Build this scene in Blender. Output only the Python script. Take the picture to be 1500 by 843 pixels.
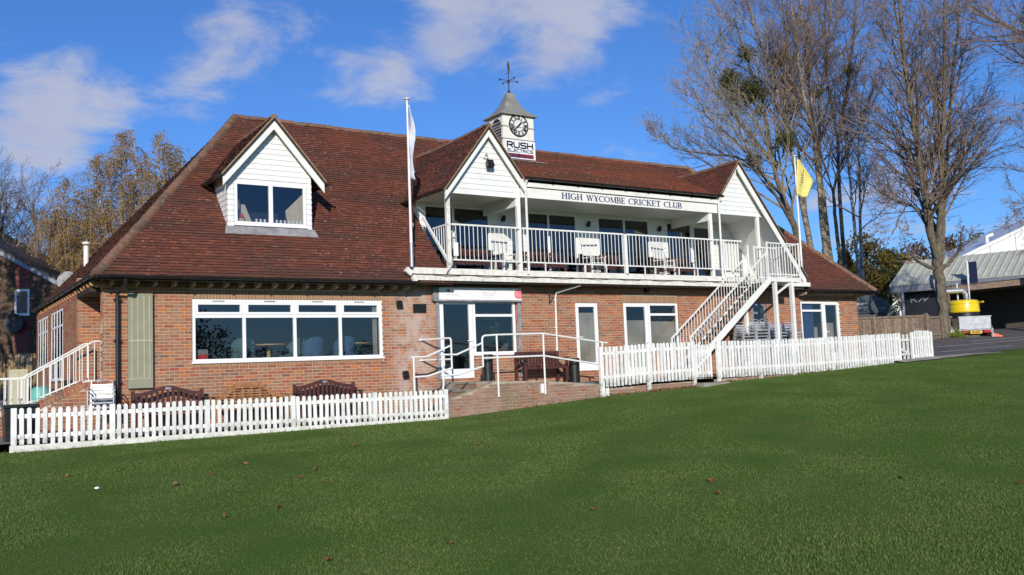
import bpy, math, random
import numpy as np
from mathutils import Vector, Matrix
rnd = random.Random(7)
R = math.radians
for o in list(bpy.data.objects):
    bpy.data.objects.remove(o, do_unlink=True)
SC = bpy.context.scene
COL = SC.collection

# ------------------------------------------------------------------ camera
CAM = Vector((-3.74813, -21.91908, 0.3444))
YAW, PITCH, ROLL = 0.580872, 0.0877935, -0.0396878
fwd = Vector((math.sin(YAW) * math.cos(PITCH), math.cos(YAW) * math.cos(PITCH), math.sin(PITCH)))
rgt = Vector((math.cos(YAW), -math.sin(YAW), 0))
upv = rgt.cross(fwd)
r2 = math.cos(ROLL) * rgt + math.sin(ROLL) * upv
u2 = -math.sin(ROLL) * rgt + math.cos(ROLL) * upv
cd = bpy.data.cameras.new('camera')
cam = bpy.data.objects.new('camera', cd)
COL.objects.link(cam)
cam.matrix_world = Matrix(((r2.x, u2.x, -fwd.x, CAM.x), (r2.y, u2.y, -fwd.y, CAM.y), (r2.z, u2.z, -fwd.z, CAM.z), (0, 0, 0, 1)))
cd.sensor_width = 36
cd.lens = 1372.17 / 1500 * 36
cd.clip_start = 0.1
cd.clip_end = 4000
SC.camera = cam
SC.view_settings.view_transform = 'Standard'
SC.view_settings.look = 'None'
SC.view_settings.exposure = 0.0
SC.view_settings.gamma = 1.0

# ------------------------------------------------------------------ world and sun
SUN_EL, SUN_AZ = R(19), R(30)          # azimuth: degrees to the west of the facade's normal
sdir = Vector((-math.sin(SUN_AZ) * math.cos(SUN_EL), -math.cos(SUN_AZ) * math.cos(SUN_EL), math.sin(SUN_EL)))
W = bpy.data.worlds.new('World')
SC.world = W
W.use_nodes = True
nt = W.node_tree
nt.nodes.clear()
def N(t, **k):
    n = nt.nodes.new(t)
    for a, b in k.items():
        setattr(n, a, b)
    return n
def L(a, b):
    nt.links.new(a, b)
sky = N('ShaderNodeTexSky', sky_type='NISHITA', sun_disc=False, sun_elevation=SUN_EL,
        sun_rotation=math.atan2(sdir.x, sdir.y), altitude=100, air_density=1.0, dust_density=0.25, ozone_density=3.2)
tc = N('ShaderNodeTexCoord')
sep = N('ShaderNodeSeparateXYZ')
L(tc.outputs['Generated'], sep.inputs[0])
def math_node(op, a, b=None, c=None, clamp=False):
    n = N('ShaderNodeMath', operation=op, use_clamp=clamp)
    for i, v in enumerate((a, b, c)):
        if v is None:
            continue
        if isinstance(v, (int, float)):
            n.inputs[i].default_value = v
        else:
            L(v, n.inputs[i])
    return n.outputs[0]
den = math_node('ADD', math_node('MAXIMUM', sep.outputs[2], 0.0), 0.22)
comb = N('ShaderNodeCombineXYZ')
L(math_node('DIVIDE', sep.outputs[0], den), comb.inputs[0])
L(math_node('DIVIDE', sep.outputs[1], den), comb.inputs[1])
cn = N('ShaderNodeTexNoise', noise_dimensions='3D')
cn.inputs['Scale'].default_value = 4.6
cn.inputs['Detail'].default_value = 9
cn.inputs['Roughness'].default_value = 0.62
cn.inputs['Distortion'].default_value = 0.35
L(comb.outputs[0], cn.inputs['Vector'])
# where the day's cloud banks stand (direction, half angle, weight)
BANKS = [((0.5151, 0.7775, 0.3608), 6.5, 0.5),
         ((0.4542, 0.8110, 0.3687), 5, 0.34),
         ((0.5800, 0.7368, 0.3475), 5, 0.4),
         ((0.2043, 0.9190, 0.3373), 7, 0.3),
         ((0.2674, 0.9110, 0.3139), 4, 0.26),
         ((0.1284, 0.9578, 0.2573), 4.5, 0.52),
         ((0.0809, 0.9694, 0.2319), 5, 0.45),
         ((0.3972, 0.8644, 0.3083), 3.5, 0.34),
         ((0.4347, 0.8553, 0.2819), 3, 0.24),
         ((0.8107, 0.5645, 0.1553), 6, 0.46),
         ((0.6594, 0.7221, 0.2091), 5, 0.22),
         ((0.3064, 0.8801, 0.3626), 4, 0.26)]
cover = None
vn = N('ShaderNodeVectorMath', operation='NORMALIZE')
L(tc.outputs['Generated'], vn.inputs[0])
for d, a, w in BANKS:
    dp = N('ShaderNodeVectorMath', operation='DOT_PRODUCT')
    L(vn.outputs[0], dp.inputs[0])
    dp.inputs[1].default_value = Vector(d).normalized()
    mr = N('ShaderNodeMapRange', interpolation_type='SMOOTHSTEP')
    L(dp.outputs['Value'], mr.inputs[0])
    mr.inputs[1].default_value = math.cos(R(a))
    mr.inputs[2].default_value = 1.0
    mr.inputs[3].default_value = 0.0
    mr.inputs[4].default_value = w
    cover = mr.outputs[0] if cover is None else math_node('ADD', cover, mr.outputs[0])
dens = math_node('ADD', cn.outputs['Fac'], math_node('MULTIPLY', cover, 0.47))
mr = N('ShaderNodeMapRange', interpolation_type='SMOOTHSTEP')
L(dens, mr.inputs[0])
mr.inputs[1].default_value = 0.59
mr.inputs[2].default_value = 0.90
mr.inputs[3].default_value = 0.0
mr.inputs[4].default_value = 0.85
# the same sheet a little lower is greyer, so banks get a lit top and a lilac base
cn2 = N('ShaderNodeTexNoise')
cn2.inputs['Scale'].default_value = 4.5
cn2.inputs['Detail'].default_value = 5
L(comb.outputs[0], cn2.inputs['Vector'])
cc = N('ShaderNodeMix', data_type='RGBA')
L(cn2.outputs['Fac'], cc.inputs[0])
cc.inputs[6].default_value = (3.9, 4.3, 5.8, 1)
cc.inputs[7].default_value = (6.0, 6.1, 7.0, 1)
tint = N('ShaderNodeMix', data_type='RGBA', blend_type='MULTIPLY')
tint.inputs[0].default_value = 1.0
L(sky.outputs[0], tint.inputs[6])
tint.inputs[7].default_value = (0.53, 0.87, 1.40, 1)
mx = N('ShaderNodeMix', data_type='RGBA')
L(mr.outputs[0], mx.inputs[0])
L(tint.outputs[2], mx.inputs[6])
L(cc.outputs[2], mx.inputs[7])
bg = N('ShaderNodeBackground')
bg.inputs['Strength'].default_value = 0.1
L(mx.outputs[2], bg.inputs[0])
wo = N('ShaderNodeOutputWorld')
L(bg.outputs[0], wo.inputs[0])

sd = bpy.data.lights.new('sun', 'SUN')
sd.energy = 4.5
sd.angle = R(0.53)
sd.color = (1.0, 0.93, 0.82)
sun = bpy.data.objects.new('sun', sd)
COL.objects.link(sun)
sun.location = (-20, -40, 30)
sun.rotation_euler = (-sdir).to_track_quat('-Z', 'Y').to_euler()

# ------------------------------------------------------------------ materials
def new_mat(name):
    m = bpy.data.materials.new(name)
    m.use_nodes = True
    t = m.node_tree
    b = t.nodes['Principled BSDF']
    return m, t, b
def tn(t, ty, **k):
    n = t.nodes.new(ty)
    for a, b in k.items():
        setattr(n, a, b)
    return n
def ramp(t, fac, stops, mode='LINEAR'):
    n = tn(t, 'ShaderNodeValToRGB')
    n.color_ramp.interpolation = mode
    e = n.color_ramp.elements
    while len(e) < len(stops):
        e.new(0.5)
    for i, (p, c) in enumerate(stops):
        e[i].position = p
        e[i].color = (*c, 1) if len(c) == 3 else c
    t.links.new(fac, n.inputs[0])
    return n.outputs[0]
def noise(t, scale, detail=4, rough=.55, vec=None, dist=0):
    n = tn(t, 'ShaderNodeTexNoise')
    n.inputs['Scale'].default_value = scale
    n.inputs['Detail'].default_value = detail
    n.inputs['Roughness'].default_value = rough
    n.inputs['Distortion'].default_value = dist
    t.links.new(vec if vec is not None else pos(t), n.inputs['Vector'])
    return n.outputs['Fac']
def pos(t):
    return tn(t, 'ShaderNodeNewGeometry').outputs['Position']
def island(t):
    g = tn(t, 'ShaderNodeNewGeometry')
    o = tn(t, 'ShaderNodeObjectInfo')
    a = tn(t, 'ShaderNodeMath', operation='ADD')
    t.links.new(g.outputs['Random Per Island'], a.inputs[0])
    t.links.new(o.outputs['Random'], a.inputs[1])
    f = tn(t, 'ShaderNodeMath', operation='FRACT')
    t.links.new(a.outputs[0], f.inputs[0])
    return f.outputs[0]
def mixc(t, fac, a, b, blend='MIX'):
    n = tn(t, 'ShaderNodeMix', data_type='RGBA', blend_type=blend)
    for i, v in ((0, fac), (6, a), (7, b)):
        if isinstance(v, (int, float)):
            n.inputs[i].default_value = v
        elif isinstance(v, tuple):
            n.inputs[i].default_value = (*v, 1)
        else:
            t.links.new(v, n.inputs[i])
    return n.outputs[2]
def mrange(t, v, a, b, c=0., d=1.):
    n = tn(t, 'ShaderNodeMapRange', interpolation_type='SMOOTHSTEP')
    t.links.new(v, n.inputs[0])
    for i, q in enumerate((a, b, c, d)):
        n.inputs[i + 1].default_value = q
    return n.outputs[0]
def mul(t, a, b, op='MULTIPLY'):
    n = tn(t, 'ShaderNodeMath', operation=op)
    for i, v in enumerate((a, b)):
        if isinstance(v, (int, float)):
            n.inputs[i].default_value = v
        else:
            t.links.new(v, n.inputs[i])
    return n.outputs[0]
def bump(t, b, h, strength=.3, dist=.01):
    n = tn(t, 'ShaderNodeBump')
    n.inputs['Strength'].default_value = strength
    n.inputs['Distance'].default_value = dist
    t.links.new(h, n.inputs['Height'])
    t.links.new(n.outputs[0], b.inputs['Normal'])
def mat(name, c1, c2=None, rough=.6, metal=0., scale=6., detail=5, isl=0., bmp=0., bscale=60., spec=.5, dirt=None, dirt_amt=0., dscale=2.5):
    m, t, b = new_mat(name)
    b.inputs['Roughness'].default_value = rough
    b.inputs['Metallic'].default_value = metal
    b.inputs['Specular IOR Level'].default_value = spec
    c2 = c2 or tuple(x * .86 for x in c1)
    c = mixc(t, mrange(t, noise(t, scale, detail), .35, .65), c1, c2)
    if isl:
        v = tn(t, 'ShaderNodeMapRange')
        t.links.new(island(t), v.inputs[0])
        v.inputs[3].default_value = 1 - isl
        v.inputs[4].default_value = 1 + isl
        h = tn(t, 'ShaderNodeHueSaturation')
        t.links.new(v.outputs[0], h.inputs['Value'])
        t.links.new(c, h.inputs['Color'])
        c = h.outputs[0]
    if dirt:
        c = mixc(t, mul(t, mrange(t, noise(t, dscale, 8, .7), .5, .72), dirt_amt), c, dirt)
    t.links.new(c, b.inputs['Base Color'])
    if bmp:
        bump(t, b, noise(t, bscale, 4), bmp)
    return m
def brick_mat(name, stops, pale=0., grime=None, gamt=0.):
    m, t, b = new_mat(name)
    b.inputs['Roughness'].default_value = .85
    b.inputs['Specular IOR Level'].default_value = .2
    c = ramp(t, island(t), stops, 'CONSTANT')
    c = mixc(t, mul(t, noise(t, 38, 5, .7), .3), c, (.20, .105, .065))
    c = mixc(t, mul(t, mrange(t, noise(t, 9, 6, .7), .45, .75), .5), c, (.45, .30, .21))
    if pale:
        # salts that came out of the wall by the gutter's end
        sp = tn(t, 'ShaderNodeSeparateXYZ')
        t.links.new(pos(t), sp.inputs[0])
        wx = mul(t, mrange(t, sp.outputs[0], 6.6, 7.3), mrange(t, sp.outputs[0], 8.4, 7.7))
        e = mul(t, mul(t, wx, mrange(t, noise(t, 2.6, 6, .65), .36, .58)), pale)
        c = mixc(t, e, c, (.50, .40, .36))
    else_s = tn(t, 'ShaderNodeSeparateXYZ')
    t.links.new(pos(t), else_s.inputs[0])
    if pale:
        # damp and splash marks near the ground, uneven soot higher up
        dampw = mul(t, mrange(t, else_s.outputs[2], .45, -.45), mrange(t, noise(t, 1.7, 6, .65), .35, .62))
        c = mixc(t, mul(t, dampw, .55), c, (.12, .085, .06))
        c = mixc(t, mul(t, mrange(t, noise(t, .7, 5, .6), .52, .74), .35), c, (.15, .09, .065))
    if grime:
        c = mixc(t, mul(t, mrange(t, noise(t, 1.6, 7, .65), .42, .62), gamt), c, grime)
        c = mixc(t, mul(t, mrange(t, noise(t, 5.5, 7, .7), .6, .72), .6), c, (.55, .5, .46))
    t.links.new(c, b.inputs['Base Color'])
    bump(t, b, noise(t, 110, 4), .5, .004)
    return m
M = {}
M['brick'] = brick_mat('red_brick', [(0, (.34, .105, .055)), (.17, (.36, .14, .08)), (.34, (.29, .15, .095)), (.5, (.37, .18, .105)),
                                     (.62, (.31, .085, .045)), (.74, (.32, .17, .105)), (.86, (.48, .155, .05)), (.93, (.20, .10, .08))], pale=.75)
M['soldier'] = brick_mat('buff_brick', [(0, (.33, .19, .11)), (.4, (.29, .17, .10)), (.75, (.37, .20, .11))])
M['ramp_brick'] = brick_mat('weathered_brick', [(0, (.29, .17, .125)), (.3, (.33, .20, .155)), (.55, (.27, .17, .13)), (.8, (.36, .23, .175)), (.95, (.32, .10, .055))], grime=(.17, .14, .08), gamt=.6)
M['mortar'] = mat('mortar', (.62, .49, .34), (.50, .39, .27), rough=.95, scale=9, bmp=.3)
M['ramp_mortar'] = mat('grey_mortar', (.42, .35, .27), (.30, .26, .19), rough=.95, scale=5, bmp=.3)
M['white'] = mat('white_gloss_paint', (.80, .79, .75), (.75, .74, .70), rough=.45, scale=3, dirt=(.42, .38, .30), dirt_amt=.28)
M['board'] = mat('white_weatherboard', (.79, .79, .77), (.75, .75, .73), rough=.4, scale=2, dirt=(.50, .49, .42), dirt_amt=.28, dscale=2.2)
M['upvc'] = mat('white_upvc', (.82, .82, .82), (.79, .79, .79), rough=.3, scale=3)
M['oldwhite'] = mat('flaking_white_paint', (.76, .74, .69), (.66, .63, .56), rough=.7, scale=7, dirt=(.25, .21, .16), dirt_amt=.6, dscale=9)
M['fence'] = mat('white_fence_paint', (.82, .82, .80), (.76, .76, .74), rough=.6, scale=8, isl=.05, dirt=(.36, .37, .28), dirt_amt=.5, dscale=5)
def fence_mat():
    m, t, b = new_mat('white_fence_paint')
    b.inputs['Roughness'].default_value = .6
    c = mixc(t, mrange(t, noise(t, 8, 5), .35, .65), (.82, .82, .80), (.75, .75, .72))
    c = mixc(t, mul(t, mrange(t, noise(t, 5, 8, .7), .5, .72), .45), c, (.36, .37, .28))
    o = tn(t, 'ShaderNodeTexCoord')
    sp = tn(t, 'ShaderNodeSeparateXYZ')
    t.links.new(o.outputs['Object'], sp.inputs[0])
    foot = mul(t, mrange(t, sp.outputs[2], .26, .02), mrange(t, noise(t, 7, 6, .7), .38, .66))
    c = mixc(t, mul(t, foot, .75), c, (.20, .21, .12))
    v = tn(t, 'ShaderNodeMapRange')
    t.links.new(island(t), v.inputs[0])
    v.inputs[3].default_value = .88
    v.inputs[4].default_value = 1.03
    h = tn(t, 'ShaderNodeHueSaturation')
    t.links.new(v.outputs[0], h.inputs['Value'])
    t.links.new(c, h.inputs['Color'])
    t.links.new(h.outputs[0], b.inputs['Base Color'])
    return m
M['fence'] = fence_mat()
M['gravelboard'] = mat('worn_white_board', (.74, .73, .69), (.60, .58, .53), rough=.8, scale=5, dirt=(.22, .21, .15), dirt_amt=.65, dscale=7)
M['rail'] = mat('white_rail_paint', (.80, .80, .77), (.74, .74, .70), rough=.35, scale=5, dirt=(.4, .33, .25), dirt_amt=.2, dscale=9)
M['black'] = mat('black_plastic', (.012, .012, .013), (.02, .02, .02), rough=.35)
M['blackwood'] = mat('dark_stained_wood', (.02, .014, .010), (.035, .022, .015), rough=.7)
M['rafter'] = mat('grey_rafter_paint', (.42, .35, .27), (.26, .21, .15), rough=.8, scale=12)
M['rafter_orange'] = mat('bare_rafter_wood', (.42, .22, .10), (.33, .17, .08), rough=.8, scale=12)
M['lead'] = mat('lead_sheet', (.30, .30, .30), (.20, .20, .20), rough=.6, scale=4, dirt=(.45, .44, .40), dirt_amt=.5)
M['copperlead'] = mat('weathered_lead_roof', (.19, .185, .165), (.26, .25, .22), rough=.6, scale=3, dirt=(.42, .44, .36), dirt_amt=.6, dscale=3.5, bmp=.2, bscale=12)
M['verge'] = mat('verge_mortar', (.34, .26, .16), (.24, .18, .10), rough=.95, scale=14, bmp=.4)
M['cream'] = mat('cream_render', (.77, .75, .67), (.71, .69, .61), rough=.7, scale=3, dirt=(.4, .38, .3), dirt_amt=.2)
M['steel'] = mat('galvanised_steel', (.50, .51, .53), (.38, .39, .41), rough=.42, metal=.6, scale=5)
M['polished'] = mat('polished_aluminium', (.58, .59, .60), (.46, .47, .48), rough=.28, metal=.4, scale=6)
M['bench_dark'] = mat('dark_red_bench_wood', (.085, .028, .022), (.055, .02, .016), rough=.5, scale=10)
M['bench_oak'] = mat('orange_teak', (.36, .17, .06), (.26, .12, .045), rough=.6, scale=9)
M['concrete'] = mat('concrete', (.34, .31, .26), (.24, .22, .18), rough=.95, scale=2.2, bmp=.3, bscale=90, dirt=(.12, .11, .08), dirt_amt=.5)
M['patio'] = mat('patio_slab', (.26, .24, .21), (.19, .18, .15), rough=.95, scale=2.5, isl=.12, bmp=.3)
M['asphalt'] = mat('asphalt', (.115, .105, .098), (.085, .08, .076), rough=.95, scale=1.2, bmp=.5, bscale=220, dirt=(.13, .11, .08), dirt_amt=.3)
M['linepaint'] = mat('road_line_paint', (.55, .55, .53), (.35, .35, .33), rough=.8, scale=8)
M['earth'] = mat('bare_earth', (.10, .075, .045), (.07, .055, .03), rough=1, scale=2)
M['meadow'] = mat('distant_grass', (.06, .085, .025), (.045, .06, .02), rough=1, scale=.05)
M['navy'] = mat('navy_paint', (.012, .018, .06), (.01, .015, .05), rough=.5)
M['navytext'] = mat('navy_lettering', (.055, .075, .16), (.045, .06, .13), rough=.5)
M['red'] = mat('red_print', (.55, .04, .03), (.5, .035, .03), rough=.5)
M['pink'] = mat('pink_print', (.75, .16, .22), (.8, .3, .34), rough=.5, scale=9)
M['greytext'] = mat('pale_grey_print', (.55, .55, .56), (.5, .5, .5), rough=.6)
M['yellowflag'] = mat('yellow_flag_cloth', (.74, .65, .20), (.68, .58, .17), rough=.8, scale=3)
M['whiteflag'] = mat('white_flag_cloth', (.62, .64, .74), (.52, .54, .64), rough=.8, scale=3)
M['yellow'] = mat('yellow_gloss_paint', (.80, .56, .01), (.76, .52, .01), rough=.25)
M['orange'] = mat('orange_plastic', (.80, .12, .03), (.7, .1, .03), rough=.4)
M['redlight'] = mat('red_lens', (.55, .02, .02), (.4, .015, .015), rough=.2)
M['plate'] = mat('yellow_plate', (.85, .55, .02), (.8, .5, .02), rough=.4)
M['plastic'] = mat('white_plastic', (.72, .71, .66), (.66, .65, .60), rough=.4)
M['shutter'] = mat('sage_shutter_paint', (.27, .27, .19), (.24, .24, .17), rough=.6, scale=3)
M['beading'] = mat('cream_beading', (.50, .46, .30), (.44, .40, .27), rough=.6)
M['carpet'] = mat('dark_carpet', (.03, .035, .05), (.025, .03, .04), rough=1)
M['inwall'] = mat('inside_wall', (.30, .28, .24), (.26, .24, .2), rough=.9)
M['inwallcream'] = mat('inside_cream_wall', (.62, .52, .38), (.56, .47, .34), rough=.9)
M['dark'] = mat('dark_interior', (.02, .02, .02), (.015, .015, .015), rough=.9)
M['blind'] = mat('beige_blind', (.42, .38, .31), (.30, .27, .22), rough=.9, scale=1.3, detail=2)
M['bluecloth'] = mat('blue_upholstery', (.045, .10, .21), (.035, .08, .17), rough=.9)
M['tealcloth'] = mat('teal_upholstery', (.075, .13, .15), (.06, .11, .13), rough=.9)
M['bluecurtain'] = mat('blue_curtain', (.03, .07, .24), (.02, .05, .18), rough=.9, scale=18)
M['tabletop'] = mat('pale_table_wood', (.55, .36, .15), (.45, .28, .11), rough=.5)
M['oldfence'] = mat('weathered_fence_board', (.23, .175, .125), (.15, .11, .08), rough=.95, scale=9, isl=.25)
M['bamboo'] = mat('bamboo_screen', (.36, .26, .13), (.25, .18, .09), rough=.9, scale=14, isl=.25)
M['metalroof'] = mat('pale_green_metal_roof', (.50, .51, .43), (.43, .44, .37), rough=.6, scale=1.5)
M['fasciagrey'] = mat('grey_fascia', (.22, .23, .28), (.19, .2, .25), rough=.5)
M['showroom'] = mat('charcoal_cladding', (.02, .022, .028), (.025, .027, .033), rough=.4)
M['silver'] = mat('silver_lettering', (.30, .31, .33), (.27, .28, .3), rough=.5)
M['shed'] = mat('white_metal_cladding', (.72, .73, .74), (.68, .69, .70), rough=.5, scale=1)
M['darkbrick'] = brick_mat('dark_brown_brick', [(0, (.055, .033, .024)), (.3, (.036, .023, .018)), (.6, (.075, .045, .032)), (.85, (.026, .018, .016))])
M['darkmortar'] = mat('pale_mortar', (.22, .17, .12), (.17, .13, .10), rough=.95)
M['redpanel'] = mat('red_brown_cladding', (.20, .03, .016), (.15, .024, .014), rough=.6, isl=.1)
M['slate'] = mat('dark_roof_slate', (.05, .045, .045), (.04, .036, .036), rough=.7)
M['beam'] = mat('sawn_timber_beam', (.22, .155, .11), (.16, .11, .08), rough=.9, scale=7)
M['bannergreen'] = mat('dark_teal_paint', (.012, .035, .05), (.008, .02, .035), rough=.35)
M['aqua'] = mat('aqua_plastic', (.12, .42, .36), (.1, .36, .3), rough=.5)
M['leafbrown'] = mat('dead_leaf', (.30, .12, .035), (.20, .085, .03), rough=.8, scale=30)
M['leaftan'] = mat('tan_dead_leaf', (.36, .22, .10), (.28, .16, .07), rough=.8, scale=30)
M['flower'] = mat('foliage_plant', (.10, .30, .11), (.06, .18, .06), rough=.6)

def tile_mat():
    m, t, b = new_mat('clay_roof_tile')
    b.inputs['Roughness'].default_value = .85
    b.inputs['Specular IOR Level'].default_value = .25
    c = ramp(t, island(t), [(0, (.205, .056, .034)), (.22, (.17, .05, .033)), (.42, (.23, .066, .038)), (.6, (.15, .048, .034)), (.78, (.19, .064, .042)), (.92, (.27, .08, .042))], 'CONSTANT')
    # broad bands of soot and lichen, and fresh orange areas
    mp = tn(t, 'ShaderNodeMapping')
    t.links.new(pos(t), mp.inputs[0])
    mp.inputs['Scale'].default_value = (.16, .5, 1.5)
    c = mixc(t, mul(t, mrange(t, noise(t, 1.3, 6, .6, mp.outputs[0]), .42, .64), .75), c, (.085, .05, .035))
    c = mixc(t, mul(t, mrange(t, noise(t, .45, 4, .6), .56, .72), .5), c, (.29, .078, .036))
    c = mixc(t, mul(t, noise(t, 25, 6, .7), .4), c, (.075, .035, .025))
    sp = mrange(t, noise(t, 13, 3, .6), .63, .68)
    sp = mul(t, sp, mrange(t, noise(t, .55, 3), .36, .56))
    c = mixc(t, mul(t, sp, .9), c, (.42, .34, .28))
    sp2 = mrange(t, noise(t, 7.5, 6, .75), .63, .70)
    c = mixc(t, mul(t, sp2, .35), c, (.24, .20, .13))
    t.links.new(c, b.inputs['Base Color'])
    bump(t, b, noise(t, 60, 5), .5, .006)
    return m
M['tile'] = tile_mat()
M['tile_edge'] = mat('mossy_tile_edge', (.045, .022, .015), (.07, .034, .022), rough=1, scale=9)
def ridge_mat():
    m, t, b = new_mat('lichened_ridge_tile')
    b.inputs['Roughness'].default_value = .9
    c = ramp(t, island(t), [(0, (.17, .075, .05)), (.4, (.13, .07, .045)), (.7, (.20, .09, .055))], 'CONSTANT')
    c = mixc(t, mul(t, mrange(t, noise(t, 9, 7, .7), .45, .65), .75), c, (.21, .18, .11))
    t.links.new(c, b.inputs['Base Color'])
    bump(t, b, noise(t, 40, 5), .5, .01)
    return m
M['ridge'] = ridge_mat()
def glass_mat(name, tint=(.75, .78, .8), refl=1.0):
    m = bpy.data.materials.new(name)
    m.use_nodes = True
    t = m.node_tree
    t.nodes.clear()
    tr = tn(t, 'ShaderNodeBsdfTransparent')
    tr.inputs[0].default_value = (*tint, 1)
    gl = tn(t, 'ShaderNodeBsdfGlossy')
    gl.inputs['Roughness'].default_value = 0.004
    gl.inputs[0].default_value = (.92, .95, 1, 1)
    fr = tn(t, 'ShaderNodeFresnel')
    fr.inputs[0].default_value = 1.5
    f = mul(t, mul(t, fr.outputs[0], 1.9 * refl), 0.02, 'ADD')
    nz = tn(t, 'ShaderNodeBump')
    nz.inputs['Strength'].default_value = .035
    nz.inputs['Distance'].default_value = .02
    t.links.new(noise(t, .9, 2), nz.inputs['Height'])
    t.links.new(nz.outputs[0], gl.inputs['Normal'])
    ms = tn(t, 'ShaderNodeMixShader')
    t.links.new(f, ms.inputs[0])
    t.links.new(tr.outputs[0], ms.inputs[1])
    t.links.new(gl.outputs[0], ms.inputs[2])
    o = tn(t, 'ShaderNodeOutputMaterial')
    t.links.new(ms.outputs[0], o.inputs[0])
    return m
M['glass'] = glass_mat('window_glass')
M['glass_dark'] = glass_mat('tinted_glass', (.30, .33, .36), 1.0)
def leaf_mat(name, stops, trans=.3):
    m, t, b = new_mat(name)
    b.inputs['Roughness'].default_value = .6
    b.inputs['Specular IOR Level'].default_value = .25
    c = ramp(t, island(t), stops, 'LINEAR')
    t.links.new(c, b.inputs['Base Color'])
    td = tn(t, 'ShaderNodeBsdfTranslucent')
    t.links.new(c, td.inputs[0])
    ms = tn(t, 'ShaderNodeMixShader')
    ms.inputs[0].default_value = trans
    t.links.new(b.outputs[0], ms.inputs[1])
    t.links.new(td.outputs[0], ms.inputs[2])
    t.links.new(ms.outputs[0], t.nodes['Material Output'].inputs[0])
    return m
M['leaf_birch'] = leaf_mat('birch_leaf', [(0, (.40, .23, .05)), (.4, (.32, .16, .04)), (.7, (.46, .29, .06)), (1, (.22, .14, .04))])
M['leaf_autumn'] = leaf_mat('autumn_leaf', [(0, (.16, .12, .025)), (.5, (.10, .085, .025)), (.8, (.24, .16, .03)), (1, (.07, .065, .02))])
M['leaf_rust'] = leaf_mat('rust_leaf', [(0, (.14, .07, .025)), (.5, (.09, .05, .02)), (.8, (.19, .11, .03)), (1, (.06, .045, .02))])
M['leaf_green'] = leaf_mat('green_leaf', [(0, (.05, .07, .02)), (.5, (.035, .05, .015)), (1, (.075, .085, .02))])
M['leaf_mistle'] = leaf_mat('mistletoe_leaf', [(0, (.10, .105, .025)), (.5, (.065, .07, .02)), (1, (.15, .14, .03))])
M['leaf_lime'] = leaf_mat('lime_shrub_leaf', [(0, (.30, .38, .03)), (1, (.20, .28, .02))])
M['leaf_dark'] = leaf_mat('ivy_leaf', [(0, (.025, .03, .012)), (1, (.045, .04, .015))])
M['bark'] = mat('grey_bark', (.33, .285, .21), (.19, .16, .115), rough=.95, scale=5, bmp=.6, bscale=18)
M['bark_dark'] = mat('dark_bark', (.16, .135, .095), (.085, .07, .05), rough=.95, scale=5, bmp=.6, bscale=18)
M['bark_birch'] = mat('white_birch_bark', (.55, .52, .46), (.18, .15, .12), rough=.8, scale=6, bmp=.3, bscale=20)
M['twig'] = mat('brown_twig', (.24, .175, .13), (.17, .115, .095), rough=.9)
M['twig_pale'] = mat('grey_twig', (.29, .24, .18), (.21, .17, .13), rough=.9)

def grass_mat(name, blade):
    m, t, b = new_mat(name)
    b.inputs['Roughness'].default_value = .55 if blade else .9
    b.inputs['Specular IOR Level'].default_value = .12 if blade else 0.
    c = mixc(t, mrange(t, noise(t, .8, 6, .65), .35, .68), (.102, .18, .036), (.13, .19, .048))
    c = mixc(t, mul(t, mrange(t, noise(t, 3.6, 6, .7), .5, .72), .45), c, (.08, .16, .022))  # turf mottling; darker patches also paint low-sun shade of uneven ground into the colour
    if blade:
        c = mixc(t, .55, c, ramp(t, island(t), [(0, (.056, .122, .024)), (.4, (.122, .192, .045)), (.75, (.185, .23, .075)), (.93, (.32, .31, .14)), (1, (.40, .36, .18))]))
    else:
        c = mixc(t, .12, c, (.05, .09, .018))
    # thin and worn turf along the boundary
    sp = tn(t, 'ShaderNodeSeparateXYZ')
    t.links.new(pos(t), sp.inputs[0])
    w = mul(t, mrange(t, sp.outputs[1], -4.6, -3.2), mrange(t, noise(t, 1.3, 5, .65), .52, .66))
    c = mixc(t, mul(t, w, .5), c, (.13, .10, .04))
    t.links.new(c, b.inputs['Base Color'])
    if blade:
        td = tn(t, 'ShaderNodeBsdfTranslucent')
        t.links.new(c, td.inputs[0])
        ms = tn(t, 'ShaderNodeMixShader')
        ms.inputs[0].default_value = .3
        t.links.new(b.outputs[0], ms.inputs[1])
        t.links.new(td.outputs[0], ms.inputs[2])
        t.links.new(ms.outputs[0], t.nodes['Material Output'].inputs[0])
    else:
        bump(t, b, noise(t, 45, 5, .7), .8, .03)
    return m
M['grass'] = grass_mat('turf', False)
M['blade'] = grass_mat('grass_blade', True)

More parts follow.
